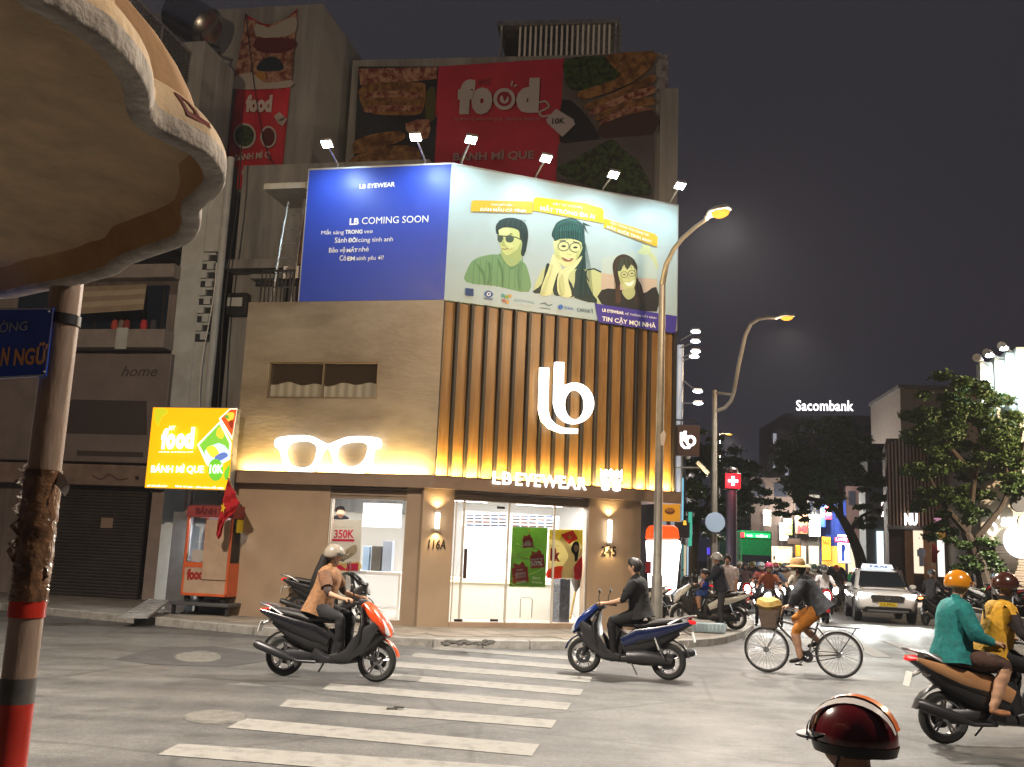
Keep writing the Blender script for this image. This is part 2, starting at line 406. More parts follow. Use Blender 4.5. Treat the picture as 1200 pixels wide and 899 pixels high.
# ================================================================ the eyewear shop
shop = thing('eyewear_shop', 'corner shop clad in wood and bronze stucco with lit glasses and billboard', 'shop', C)
m_stucco = M('bronze_stucco', (.185, .155, .118), .42, .15, col2=(.30, .265, .215), scale=.9, bump=.3, bscale=9, stretch=(.6, .6, 1.7), detail=12, lo=.36, hi=.66)
m_wall = M('tan_wall', (.34, .25, .17), .5, var=.08, scale=1.5, bump=.08, bscale=50)
m_ledge = M('brown_ledge', (.22, .155, .11), .45, var=.1, scale=3)
m_fin = M('dark_fin', (.02, .017, .014), .5)
m_wood = M('stained_wood', (.23, .115, .026), .4, col2=(.34, .19, .055), scale=2.2, stretch=(5, 5, .5), bump=.1, bscale=30, detail=7)
ZL, ZM, ZT = 3.25, 7.07, 10.18
GF = 2.98
bis = (FR.n+FL.n).normalized()
def foot(a, b, i, d):      # footprint: from FL at a, corner, to FR at b, set back i, depth d
    return [FL.P(a, 0, -i), C-bis*(i*1.02), FR.P(b, 0, -i), FR.P(b, 0, -d), FL.P(a, 0, -d)]
mb = MB()
mb.prism([p+V((0, 0, 3.0)) for p in foot(4.58, 5.7, .32, 6)], (0, 0, 4.0), m_stucco)
# stucco wall with window opening
wu0, wu1, wz0, wz1 = FL.rect(314, 424, 443, 467)
mb2 = MB()
for a, b, c, d in ((0, wu0, ZL, ZM), (wu1, 4.6, ZL, ZM), (wu0, wu1, ZL, wz0), (wu0, wu1, wz1, ZM)): mb2.wall(FL, a, b, c, d, -.32, 0, m_stucco)
obj('upper_core', mb, None, shop); obj('stucco_wall', mb2, None, shop)
win = MB(); t = .04
win.wall(FL, wu0+.002, wu1-.002, wz0, wz0+t, -.16, -.03); win.wall(FL, wu0+.002, wu1-.002, wz1-t, wz1, -.16, -.03)
for u in (wu0+.002, (wu0+wu1)/2-t/2, wu1-t-.002): win.wall(FL, u, u+t, wz0+t, wz1-t, -.155, -.035)
wf = obj('window', win, M('window_frame_metal', (.25, .2, .14), .35, .7), shop)
mg = M('bronze_glass', (.05, .035, .02), .06, 0, spec=.8)
obj('pane', MB().wall(FL, wu0+t, wu1-t, wz0+t, wz1-t, -.12, -.10), mg, wf)
cur = MB(); N = 70; rg = []
for i in range(N+1):
    u = wu0+t+(wu1-wu0-2*t)*i/N; o = -.092+.008*math.sin(i*1.1); top = wz0+.33+.03*math.sin(i*.35)+.02*math.sin(i*.13)
    rg.append([FL.P(u, wz0+t, o), FL.P(u, top, o)])
cur.ring_loft(rg, None, False, False)
obj('window_film', cur, M('film_grey', (.30, .28, .22), .5), wf)
# wood panels and fins
NP = 17; U1 = 5.77; pu = U1/NP
wb = MB(); wb.wall(FR, .0, U1, ZL, ZM, -.32, -.17, m_fin); obj('panel_backing', wb, None, shop)
for i in range(NP):
    u = i*pu
    obj('wood_panel', MB().wall(FR, u+.042, u+pu-.042, ZL+.02, ZM-.005, -.168, -.10-random.uniform(0, .012), m_wood), None, shop, bev=.006)
    obj('fin', MB().wall(FR, u-.03 if i else 0, u+.03, ZL+.005, ZM-.002, -.166, 0, m_fin), None, shop, bev=.004)
obj('fin', MB().wall(FR, U1-.03, U1+.03, ZL+.005, ZM-.002, -.3, 0, m_fin), None, shop)
# ledge with the light strips
lg = MB(); lg.wall(FR, 0, U1+.06, 2.98, ZL-.02, -.3, .22, m_ledge); lg.wall(FL, 0, 4.62, 2.98, ZL-.02, -.3, .22, m_ledge)
lg.prism([C+FL.n*.22+V((0, 0, 2.98)), C+V((0, 0, 2.98)), C+FR.n*.22+V((0, 0, 2.98)), C+bis*.226+V((0, 0, 2.98))], (0, 0, ZL-.02-2.98), m_ledge)
lg.wall(FR, 0, U1+.065, 3.225, 3.245, .15, .225, M('ledge_lip', (.14, .09, .06), .4)); lg.wall(FL, 0, 4.625, 3.225, 3.245, .15, .225, M('ledge_lip'))
obj('ledge', lg, None, shop)
warm = (1, .66, .22)
m_strip = M('warm_strip', (1, .8, .45), emit=4, ecol=(1, .72, .30))
obj('light_strip', MB().wall(FL, .15, 4.5, 3.232, 3.244, .05, .075, m_strip), None, shop)
obj('light_strip', MB().wall(FR, .05, U1-.05, 3.232, 3.244, .03, .05, m_strip), None, shop)
for k in range(3): u = .82+k*1.45; lamp('AREA', FL.P(u, 3.27, .14), 72, warm, shop, FL.P(u, 4.3, -.12), size=1.35, sizey=.04, name='wash_light')
for i in range(NP):
    u = (i+.5)*pu; lamp('AREA', FR.P(u, 3.27, .03), 31*(1.3 if i in (0, 1, 2, 14, 15, 16) else random.uniform(.75, 1)), warm, shop, FR.P(u, 5.4, -.13), size=.24, sizey=.04, name='wash_light')
# ---- billboard above
m_blue = M('billboard_blue', '#2243b5', .45, var=.03, scale=2); m_white_pr = M('billboard_white', (.42, .55, .60), .45, var=.03, scale=2)
bb = thing('billboard', 'wraparound billboard, blue face with white slogan and pale face with three portraits', 'billboard', C+V((0, 0, ZM)))
b1 = MB(); b1.wall(FL, .0, 3.38, ZM+.005, ZT, -.12, 0, m_blue); obj('blue_panel', b1, None, bb)
b2 = MB(); b2.wall(FR, .0, U1, ZM+.005, ZT, -.12, 0, m_white_pr); obj('pale_panel', b2, None, bb)
fr = MB(); fr.wall(FL, 0, 3.4, ZT, ZT+.04, -.14, .012); fr.wall(FR, 0, U1+.02, ZT, ZT+.04, -.14, .012); fr.wall(FR, U1, U1+.02, ZM, ZT, -.14, .012); fr.wall(FL, 3.38, 3.40, ZM, ZT, -.14, .012)
for u in (0.6, 1.8, 3.0): fr.wall(FL, u, u+.05, ZM-.2, ZT, -.22, -.15)
for u in (0.6, 2, 3.4, 4.8): fr.wall(FR, u, u+.05, ZM-.2, ZT, -.22, -.15)
obj('frame', fr, M('billboard_frame', (.5, .5, .5), .4, .6), bb)
w_ink = ink('#f4f4f2')
z5 = lambda x, y: (270+x/4.444, 180+y/4.444)
def t5(s, x0, y0, x1, y1, hp, bold=0, sh=0): ptext(FL, s, *z5(x0, y0), *z5(x1, y1), .003, w_ink, bb, bold=bold, shear=sh, hp=hp/4.444, ext=.003)
t5('LB EYEWEAR', 672, 183, 857, 171, 23, .03)
t5('LB', 620, 371, 668, 369, 33, .035); t5('COMING SOON', 684, 368, 1030, 357, 35)
for s, x0, y0, x1, y1, b in [('Mắt sáng', 473, 422, 590, 419, 0), ('TRONG', 597, 418, 687, 416, .03), ('veo', 695, 416, 740, 414, 0), ('Sánh', 543, 465, 606, 463, 0), ('ĐÔI', 613, 463, 660, 461, .03), ('cùng tinh anh', 666, 461, 846, 456, 0),
                            ('Bảo vệ', 513, 516, 598, 514, 0), ('MẮT', 605, 514, 662, 512, .03), ('nhé', 668, 511, 720, 509, 0), ('Cô', 568, 558, 602, 557, 0), ('EM', 608, 557, 648, 556, .03), ('xinh yêu ơi!', 655, 556, 797, 552, 0)]:
    t5(s, x0, y0, x1, y1, {'Mắt sáng': 26, 'TRONG': 20, 'veo': 14, 'Sánh': 27, 'ĐÔI': 27, 'cùng tinh anh': 22, 'Bảo vệ': 27, 'MẮT': 28, 'nhé': 25, 'Cô': 27, 'EM': 20, 'xinh yêu ơi!': 22}[s], b)
z6 = lambda x, y: (510+x/4, 180+y/4)
LAY = [0]
def dz(mb, pts, col, smooth=4, lay=None):
    LAY[0] += 1; mb.draw(FR, [z6(*p) for p in pts], .002+.0004*(LAY[0] if lay is None else lay), ink(col), smooth)
def arc(pts, wdt):       # thin closed band along a polyline
    out = []; 
    for s in (1, -1):
        r = []
        for i, p in enumerate(pts):
            q0, q1 = pts[max(0, i-1)], pts[min(len(pts)-1, i+1)]; dx, dy = q1[0]-q0[0], q1[1]-q0[1]; l = math.hypot(dx, dy) or 1
            r.append((p[0]-dy/l*wdt*s/2, p[1]+dx/l*wdt*s/2))
        out += r if s == 1 else r[::-1]
    return out
p1 = MB(); LAY[0] = 0
dz(p1, [(145, 602), (150, 545), (178, 500), (235, 478), (300, 474), (400, 500), (434, 545), (440, 648), (290, 622)], '#6f9c70', 3)
for k in range(9): x = 185+k*28; dz(p1, arc([(x, 500-(k > 2)*12), (x-6, 560), (x-8, 612+k*3)], 4), '#5d8a62', 0, 3)
dz(p1, [(300, 474), (360, 545), (400, 500), (390, 490), (310, 472)], '#5f8c63', 2)
dz(p1, [(318, 440), (395, 430), (402, 498), (352, 530), (310, 478)], '#9db578', 3)
dz(p1, [(300, 352), (299, 400), (304, 425), (312, 452), (330, 474), (352, 472), (385, 448), (402, 415), (400, 350), (350, 332)], '#c3d08c', 4)
dz(p1, ell(412, 424, 11, 22, 14), '#a9bb7c', 0)
dz(p1, [(284, 352), (290, 328), (320, 305), (372, 302), (420, 325), (436, 372), (430, 430), (416, 480), (402, 470), (408, 420), (396, 395), (391, 362), (350, 347), (312, 350), (300, 376), (288, 376)], '#1c3638', 4)
dz(p1, arc([(292, 385), (330, 388), (378, 392), (405, 405)], 5), '#2c3b36', 0)
dz(p1, ell(306, 400, 14, 17, 16), '#3d5148', 0); dz(p1, ell(349, 400, 20, 18, 18), '#3d5148', 0)
dz(p1, arc([(306, 372), (322, 376)], 4), '#24362f', 0); dz(p1, arc([(335, 374), (362, 378)], 4), '#24362f', 0)
dz(p1, [(316, 402), (311, 428), (320, 432), (328, 428)], '#a5b673', 2); dz(p1, arc([(312, 446), (326, 449), (342, 445)], 4), '#7c6a54', 0)
dz(p1, [(385, 448), (402, 415), (398, 470), (372, 492), (352, 472)], '#a3b574', 2)
for k in range(16): dz(p1, arc(catmull([(292+k*8.5, 352-k*.4), (300+k*8, 318-abs(k-7)*.5), (318+k*7.3, 306+abs(k-8)*1.2)], 4, False), 1.6), ['#2c4c4e', '#122628', '#3a5c5a'][k % 3], 0)
for k in range(8): dz(p1, arc(catmull([(404+k*3, 345+k*4), (416+k*2.4, 400), (410+k*2, 462)], 4, False), 1.4), ['#2c4c4e', '#102224'][k % 2], 0)
dz(p1, [(300, 356), (340, 350), (352, 372), (330, 384), (302, 380)], '#d0dca0', 3); dz(p1, [(326, 420), (352, 418), (366, 436), (344, 446)], '#ccd898', 3)
for pts in ([(200, 520), (230, 560), (235, 605)], [(300, 500), (320, 560), (318, 620)], [(400, 515), (392, 570), (400, 630)], [(255, 505), (262, 560), (250, 610)]): dz(p1, arc(catmull(pts, 4, False), 7), '#648f68', 0)
obj('man_portrait', p1, None, bb, sharp=None)
p2 = MB(); LAY[0] = 0
dz(p2, [(555, 400), (560, 340), (590, 312), (640, 303), (690, 330), (702, 400), (704, 500), (712, 600), (742, 690), (655, 668), (640, 560), (660, 480), (690, 430)], '#1b4040', 4)
dz(p2, [(462, 652), (488, 570), (520, 532), (585, 540), (700, 542), (760, 545), (782, 575), (778, 690), (755, 702), (640, 672), (560, 662)], '#c0cc98', 2)
dz(p2, [(700, 545), (712, 600), (748, 696), (650, 670), (655, 600), (660, 545)], '#183838', 3)
dz(p2, [(520, 522), (536, 520), (542, 560), (520, 640), (492, 656), (456, 648), (500, 610)], '#16302f', 3)
dz(p2, [(555, 590), (590, 560), (640, 610), (650, 670), (600, 668), (556, 660)], '#16302f', 3)
dz(p2, arc([(712, 545), (745, 540), (778, 556)], 7), '#16302f', 0); dz(p2, arc([(708, 548), (706, 570), (720, 600)], 6), '#16302f', 0)
dz(p2, [(690, 655), (740, 662), (758, 702), (650, 676)], '#16302f', 2)
dz(p2, [(556, 405), (558, 455), (570, 492), (590, 520), (612, 532), (640, 522), (668, 490), (688, 450), (692, 415), (650, 395), (590, 398)], '#d2dca0', 4)
dz(p2, [(492, 656), (528, 548), (540, 510), (548, 480), (560, 470), (578, 505), (592, 540), (574, 560), (556, 615), (540, 662)], '#dbe3b0', 3)
dz(p2, [(580, 662), (572, 590), (588, 548), (620, 530), (655, 505), (686, 480), (688, 490), (662, 530), (622, 580), (640, 668)], '#dbe3b0', 3)
for a in ([(592, 545), (640, 520), (680, 488)], [(600, 556), (640, 530), (676, 500)], [(560, 475), (576, 515), (586, 540)]): dz(p2, arc(a, 2), '#b4c088', 0)
dz(p2, [(556, 402), (558, 345), (596, 310), (650, 304), (694, 342), (699, 430), (688, 436), (682, 415), (640, 400), (590, 400), (565, 410)], '#1d4a4a', 4)
dz(p2, [(572, 362), (600, 338), (640, 334), (672, 350), (682, 372), (640, 362), (600, 364)], '#2c6c68', 4)
for k in range(7): dz(p2, arc([(585+k*14, 330), (578+k*16, 398)], 3), '#174241', 0)
for cx, cy in ((602, 434), (657, 440)):
    dz(p2, arc(ell(cx, cy, 26, 22, 22)+[ell(cx, cy, 26, 22, 22)[0]], 4), '#566056', 0)
    dz(p2, ell(cx, cy, 11, 5, 12), '#2a3330', 0)
dz(p2, arc([(628, 436), (634, 436)], 4), '#566056', 0); dz(p2, arc([(582, 410), (612, 408)], 4), '#2c3b36', 0); dz(p2, arc([(646, 412), (676, 420)], 4), '#2c3b36', 0)
dz(p2, arc([(618, 470), (630, 474), (640, 470)], 3), '#a9b67c', 0)
dz(p2, [(592, 484), (615, 494), (648, 490), (634, 506), (606, 502)], '#8c5f50', 2); dz(p2, [(602, 490), (618, 495), (638, 493), (626, 499)], '#eef2e2', 0)
dz(p2, [(690, 320), (735, 342), (700, 336), (720, 380), (694, 345)], '#1b4040', 0)
for k in range(26): dz(p2, arc(catmull([(628+(k-13)*2.5, 308+abs(k-13)*.8), (626+(k-13)*5.2, 350), (626+(k-13)*5.3, 398+((k*7) % 5)*2)], 4, False), 1.8), ['#2c6c68', '#123636', '#3b827a', '#1a4645'][k % 4], 0)
for k in range(9): dz(p2, arc(catmull([(692+k*1.5, 420), (686+k*5, 520), (676+k*7, 600), (668+k*9, 668)], 4, False), 1.6), ['#2a5c5a', '#0f2c2c', '#224e4c'][k % 3], 0)
dz(p2, [(566, 440), (580, 450), (584, 478), (572, 484)], '#c4cf8e', 3); dz(p2, [(664, 462), (684, 446), (680, 470), (662, 492)], '#bcc886', 3); dz(p2, [(500, 650), (536, 560), (544, 520), (552, 530), (530, 600), (516, 656)], '#c9d39c', 2); dz(p2, [(590, 655), (582, 600), (596, 560), (604, 600), (606, 660)], '#c4cf94', 2)
obj('woman_portrait', p2, None, bb, sharp=None)
p3 = MB(); LAY[0] = 0
dz(p3, [(780, 490), (1040, 440), (1040, 740), (778, 705)], '#b6c8c4', 0)
dz(p3, [(778, 560), (1040, 590), (1040, 740), (778, 705)], '#c4b3a2', 0)
dz(p3, [(780, 640), (850, 635), (940, 655), (990, 650), (1036, 625), (1038, 742), (780, 706)], '#20211f', 2)
dz(p3, [(1040, 545), (1020, 500), (1000, 478), (985, 455), (968, 430), (985, 428), (1012, 462), (1034, 490), (1044, 520)], '#c0cb9a', 3)
dz(p3, [(950, 462), (975, 435), (1002, 430), (1012, 450), (990, 475), (965, 470)], '#cbd5a4', 3)
dz(p3, [(832, 520), (850, 485), (885, 472), (925, 490), (948, 530), (946, 580), (968, 620), (980, 690), (955, 720), (930, 680), (930, 620), (870, 600), (868, 690), (840, 700), (845, 620), (836, 570)], '#33261c', 4)
dz(p3, [(858, 535), (864, 590), (880, 630), (910, 655), (936, 620), (944, 570), (934, 525), (895, 505)], '#c2c98f', 4)
dz(p3, [(880, 640), (930, 630), (935, 665), (905, 685), (880, 660)], '#b3ba85', 3)
dz(p3, [(852, 545), (862, 505), (890, 484), (925, 500), (942, 545), (920, 520), (900, 545), (885, 520), (870, 550)], '#2f3b2a', 3)
for cx, cy in ((886, 568), (922, 562)): dz(p3, arc(ell(cx, cy, 16, 14, 18)+[ell(cx, cy, 16, 14, 18)[0]], 3), '#5b5f4c', 0); dz(p3, ell(cx, cy, 7, 3, 10), '#2c2f26', 0)
dz(p3, [(888, 604), (910, 606), (934, 594), (922, 618), (902, 620)], '#f0f2e6', 2); dz(p3, arc([(900, 582), (908, 586), (914, 582)], 3), '#9da06e', 0)
dz(p3, [(846, 640), (862, 620), (872, 690), (850, 700)], '#4a3324', 2)
for k in range(12): dz(p3, arc(catmull([(856+k*7, 500-abs(k-6)), (842+k*9.5, 560), (842+k*11, 640+(k % 3)*12)] if k in (0, 1, 10, 11) else [(860+k*6, 486), (860+k*7, 510), (862+k*7.2, 530+(k % 3)*5)], 4, False), 1.8), ['#4a3a2a', '#20160f', '#5c4a34'][k % 3], 0)
dz(p3, [(864, 580), (876, 585), (884, 612), (872, 605)], '#b2b97e', 3)
obj('waving_woman_portrait', p3, None, bb, sharp=None)
# coloured captions
LAY[0] = 60
def capbox(pts, c1):
    c_ = MB(); dz(c_, pts, c1, 0); obj('caption_plate', c_, None, bb, sharp=None)
capbox([(170, 224), (182, 219), (458, 224), (456, 280), (166, 271)], '#cfa92c'); capbox([(462, 212), (476, 204), (700, 232), (780, 255), (790, 268), (788, 326), (458, 266)], '#eec21c'); capbox([(790, 303), (1030, 376), (1044, 392), (1040, 438), (790, 346)], '#d9b125')
capbox([(748, 700), (765, 705), (1134, 762), (1126, 843), (765, 790)], '#42369b')
def t6(s, x0, y0, x1, y1, hp, bold=.02, col='#fdfdf4'): ptext(FR, s, *z6(x0, y0), *z6(x1, y1), .034, ink(col), bb, bold=bold, hp=hp/4, ext=.002)
t6('TRÒN MẮT HIỆN', 262, 243, 360, 246, 12, .01); t6('DÁM MẪU CÁ TÍNH', 212, 268, 424, 276, 21); t6('MẮT TỪ THƯƠNG', 552, 240, 690, 258, 14, .01); t6('MẮT TRÒNG ÊM ÁI', 492, 265, 748, 306, 30)
t6('HẸN TƯƠNG TRẠI CÙNG VUI', 822, 328, 1000, 388, 14, .01); t6('MẮT KHỎE TINH ANH', 806, 350, 1012, 420, 22)
t6('LB EYEWEAR', 783, 740, 884, 755, 14, .03); t6('HỆ THỐNG MẮT KÍNH', 890, 755, 1036, 776, 14, 0); t6('TIN CẬY MỌI NHÀ', 782, 783, 1034, 818, 28, .02)
LAY[0] = 60
def lg_(*shapes):
    mb_ = MB()
    for q in shapes: dz(mb_, *q)
    obj('sponsor_logo', mb_, None, bb, sharp=None)
lg_(([(142, 630), (180, 634), (180, 668), (142, 664)], '#1d3f7a', 0)); lg_(([(230, 658), (250, 642), (272, 660), (252, 676)], '#274f9b', 3), (ell(251, 659, 10, 10), '#dfe8e8', 0), (ell(251, 659, 5, 5), '#274f9b', 0))
for x, y, q in ((318, 665, '#5fa0a0'), (334, 672, '#8dac4c'), (350, 668, '#c8a046'), (322, 690, '#b86a62'), (338, 696, '#d3a04a')): lg_((ell(x, y, 8, 9, 9), q, 0))
lg_((ell(588, 719, 11, 12), '#2e6cc0', 0)); lg_((arc([(495, 704), (515, 700), (530, 712), (548, 708)], 4), '#4d5d5d', 0)); lg_((arc([(490, 722), (540, 728)], 2), '#6d7d7d', 0)); lg_((arc([(735, 726), (737, 748)], 3), '#39464a', 0))
for s, x0, y0, x1, y1, h, cc in [('eyewear', 230, 682, 272, 687, 8, '#274f9b'), ('ESSENTIAL', 374, 690, 468, 703, 12, '#a9bfca'), ('TOKAI', 605, 728, 646, 734, 13, '#3a5aa8'), ('CARINE', 665, 738, 726, 747, 15, '#35424a')]: t6(s, x0, y0, x1, y1, h, .01, cc)

# ---- flood lights on arms over the billboard
m_led = M('led_face', (1, 1, 1), emit=40, ecol=(.86, .98, 1))
heads = [(FL, 383, 169, 395), (FL, 487, 161, 497), (FR, 552, 164, 541), (FR, 640, 186, 629), (FR, 719, 205, 708), (FR, 797, 218, 787)]
lab = ['first from the left, over the blue face', 'second from the left, near the corner', 'third, beside the corner on the pale face', 'fourth, over the green haired portrait', 'fifth, over the waving portrait', 'last, at the far right end of the pale face']
for i, (pl, hx, hy, bx) in enumerate(heads):
    u, z = pl.uz(hx, hy, 1.0); base = pl.P(u, ZT, 0); ubase = pl.uz(bx, 200, 0)[0]; base = pl.P(ubase, ZT+.04, -.03); hd = pl.P(u, z, 1.0)
    t = thing('flood_light', 'arm mounted white LED flood light, '+lab[i], 'flood light', base, 'flood lights over the billboard')
    obj('arm', MB().tube([base, base+V((0, 0, .08)), base.lerp(hd, .5)+V((0, 0, .05)), hd], .022, 8), m_steel, t)
    obj('bracket', MB().wall(pl, ubase-.05, ubase+.05, ZT-.04, ZT+.1, -.18, -.14), m_steel, t)
    hm = MB(); d = pl.u*.13; o = pl.n*.09; tilt = V((0, 0, .05))
    q = [hd-d-o, hd+d-o, hd+d+o, hd-d+o]; q = [p+tilt*(1 if k > 1 else -1) for k, p in enumerate(q)]
    hm.hexa([p for p in q]+[p+V((0, 0, .06))-o*.1 for p in q]); obj('lamp_head', hm, m_steel, t, bev=.01)
    cc = sum(q, V())/4; ff = [cc+(p-cc)*.86-V((0, 0, .004)) for p in q]; obj('lens', MB().poly(ff), m_led, t)
    lamp('SPOT', hd-V((0, 0, .05))-pl.n*.02, 120 if pl is FL else 88, (.72, .95, 1), t, pl.P(u+(.12 if pl is FR else 0), ZT-1.35, 0), angle=150, blend=1, rad=.05)

# ---- lit signs on the shop
m_lit = M('lit_letter', (1, 1, 1), emit=2.4, ecol=(1, .99, .97)); m_ret = M('letter_return', (.6, .6, .6), .4)
def shape(pl, loops, off, ext, mat, tf, smooth=4):
    cu = bpy.data.curves.new('shape', 'CURVE'); cu.dimensions = '2D'; cu.fill_mode = 'BOTH'; cu.extrude = .5
    for L in loops:
        pts = catmull([tf(*p) for p in L], smooth) if smooth else [tf(*p) for p in L]
        sp = cu.splines.new('POLY'); sp.points.add(len(pts)-1); sp.use_cyclic_u = True
        for q, (x, y) in zip(sp.points, pts): a = pl.uz(x, y, off); q.co = (a[0], a[1], 0, 1)
    ob = bpy.data.objects.new('s', cu); me = ob.to_mesh(); mb = MB()
    mb.add([pl.P(v.co.x, v.co.y, off-ext/2+v.co.z*ext) for v in me.vertices], [tuple(p.vertices) for p in me.polygons], mat)
    ob.to_mesh_clear(); bpy.data.objects.remove(ob); bpy.data.curves.remove(cu); return mb
z8 = lambda x, y: (260+x/3.596, 350+y/3.596)
gl_out = [(222, 600), (240, 585), (300, 577), (370, 578), (420, 600), (447, 612), (480, 600), (530, 583), (600, 580), (660, 588), (672, 605), (668, 628), (645, 637), (635, 680), (605, 730), (560, 745), (510, 738), (480, 715), (464, 670), (450, 634), (430, 642), (410, 690), (380, 730), (330, 742), (280, 730), (255, 690), (243, 640), (225, 625)]
gl_a = [(277, 628), (300, 607), (350, 600), (385, 610), (399, 630), (390, 680), (365, 708), (320, 711), (287, 695), (274, 660)]; gl_b = [(489, 640), (507, 616), (560, 604), (598, 607), (614, 625), (603, 670), (578, 699), (540, 708), (502, 695), (488, 670)]
gs = thing('glasses_sign', 'giant lit white spectacles sign standing on the brown ledge', 'sign', FL.P(2.2, ZL, .15))
obj('spectacle_frame', shape(FL, [gl_out, gl_a, gl_b], .15, .03, m_lit, z8, 3), None, gs)
st = MB(); 
for x in (320, 560): u = FL.uz(*z8(x, 740), .15)[0]; st.wall(FL, u-.02, u+.02, ZL-.02, ZL+.05, .09, .13)
obj('support', st, m_dkmetal, gs)
z1 = lambda x, y: (500+x/3.597, 350+y/3.597)
ls = thing('letter_sign', 'big lit white lb monogram on the wood slat facade', 'sign', FR.P(2.9, 4.6, .1))
obj('letter', shape(FR, [[(480, 290), (517, 292), (513, 420), (513, 470), (522, 505), (545, 530), (580, 545), (638, 548), (637, 568), (570, 566), (520, 548), (488, 515), (475, 470), (476, 420)]], .10, .08, m_lit, z1, 0), None, ls)
bout = [(543, 267), (580, 268), (578, 370)]+[(623+83*math.cos(a), 441+87*math.sin(a)) for a in np.linspace(-1.95, 2.95, 30)]+[(538, 440), (540, 350)]
bin_ = ell(626, 447, 43, 63, 26)
obj('letter', shape(FR, [bout, bin_], .10, .08, m_lit, z1, 0), None, ls)
nm = thing('name_sign', 'lit white shop name lettering standing along the ledge', 'sign', FR.P(2.5, ZL, .2))
for s, x0, x1 in (('LB', 577, 599), ('EYEWEAR', 604, 687)):
    yy = lambda x: 566.6+(x-577)*.068
    ptext(FR, s, x0, yy(x0), x1, yy(x1), .235, m_lit, nm, hp=14.5, ext=.015, bold=.02, space=1.12)
cs = thing('twin_face_sign', 'two lit white pointed ear faces wearing spectacles on the ledge', 'sign', FR.P(4.3, ZL, .2))
for dx in (0, 13):
    tf = lambda x, y, dx=dx: (704+dx+x, 549+dx*.07+y)
    obj('face', shape(FR, [[(0, 0), (3, 4), (5, 1), (7, 1), (9, 4), (12.3, 0), (12, 9), (12, 13), (9.8, 17), (11, 20), (10, 25), (6, 26), (2, 25), (1, 20), (2.2, 17), (0, 13), (0, 9)], ell(3.3, 11, 2.3, 1.6, 10), ell(8.9, 11, 2.3, 1.6, 10)], .25, .02, m_lit, tf, 0), None, cs)
# ================================================================ shop ground floor
PV = .15
up_ = lambda pl, x, y, off=0: pl.uz(x, y, off)[0]
m_shut = M('shutter_metal', (.30, .23, .17), .4, .5, var=.08, scale=3)
u_left = 4.50
lu0, lu1 = up_(FL, 472, 660), up_(FL, 381, 660)        # left shop window
z_h = FL.uz(425, 585)[1]; z_s = FL.uz(425, 727)[1]; z_s = max(z_s, .24)
w1 = MB()
w1.wall(FL, lu1, u_left, PV-.1, GF, -.3, -.02, m_wall); w1.wall(FL, .05, lu0, PV-.1, GF, -.3, -.02, m_wall); w1.wall(FL, lu0, lu1, PV-.1, z_s, -.3, -.03, m_wall)
obj('side_wall', w1, None, shop)
pu1 = up_(FR, 529, 660); du1 = up_(FR, 688, 660); pr1 = up_(FR, 750, 660)
w2 = MB(); w2.wall(FR, -.22, pu1, PV-.1, GF+.005, -.45, .02, m_wall); obj('corner_pillar', w2, None, shop, bev=.012)
w2 = MB(); w2.wall(FR, du1, pr1, PV-.1, GF+.005, -.35, .02, m_wall); obj('end_pillar', w2, None, shop, bev=.012)
w2 = MB(); w2.wall(FR, pu1, du1, PV-.1, .26, -.35, .03, M('door_sill', (.33, .24, .17), .5, var=.1)); obj('door_sill', w2, None, shop, bev=.01)
def shutterbox(pl, u0, u1, z0, z1):
    obj('shutter_backing', MB().wall(pl, u0, u1, z0, z1, -.3, -.17, m_shut), None, shop)
    n = 4
    for i in range(n):
        a = z0+(z1-z0)*i/n; obj('shutter_slat', MB().wall(pl, u0, u1, a+.006, a+(z1-z0)/n-.006, -.16, -.05-.012*(i % 2), m_shut), None, shop, bev=.004)
zd = FR.uz(610, 591)[1]
shutterbox(FR, pu1, du1, zd+.01, GF-.01); shutterbox(FL, lu0, lu1, z_h+.01, GF-.01)
# rear side walls that close the shop
mw_in = M('shop_white', (.78, .77, .74), .5)
A_, B_, Cc = FL.P(u_left-.05, 0, -.31), C-bis*.33, FR.P(pr1-.1, 0, -.36)
D_, E_ = FR.P(pr1-.1, 0, -4.6), FL.P(u_left-.05, 0, -4.2)
rm = MB()
z0, z1 = .20, 2.95
fl = [A_, B_, Cc, D_, E_]
rm.poly([p+V((0, 0, z0)) for p in fl], M('shop_floor', (.62, .58, .52), .25, var=.04)); rm.poly([p+V((0, 0, z1)) for p in fl], mw_in)
for a, b in ((Cc, D_), (D_, E_), (E_, A_)):
    n = (b-a).normalized(); n = V((n.y, -n.x, 0)); n = n if n.dot((a+b)/2-(A_+D_)/2) > 0 else -n
    rm.hexa([a+V((0, 0, z0)), b+V((0, 0, z0)), b+n*.12+V((0, 0, z0)), a+n*.12+V((0, 0, z0)), a+V((0, 0, z1)), b+V((0, 0, z1)), b+n*.12+V((0, 0, z1)), a+n*.12+V((0, 0, z1))], mw_in)
obj('shop_room', rm, None, shop)
m_panel = M('ceiling_panel', (1, 1, 1), emit=20, ecol=(1, .98, .96))
for i, (u, o, ll) in enumerate([(1.0, -1.0, 1.0), (2.6, -1.0, 1.0), (4.0, -1.0, .8), (1.6, -2.6, 1.2), (3.6, -2.6, 1.2), (1.6, -.62, 1.5), (3.4, -.62, 1.5)]):  # the two panels nearest the glass are added to light the counter front
    t = tag(obj('ceiling_light', MB().wall(FR, u-ll/2, u+ll/2, 2.90, 2.94, o-.3, o+.3, m_panel)), 'white ceiling light panel inside the bright eyewear shop', 'ceiling light', 'ceiling lights in the shop')
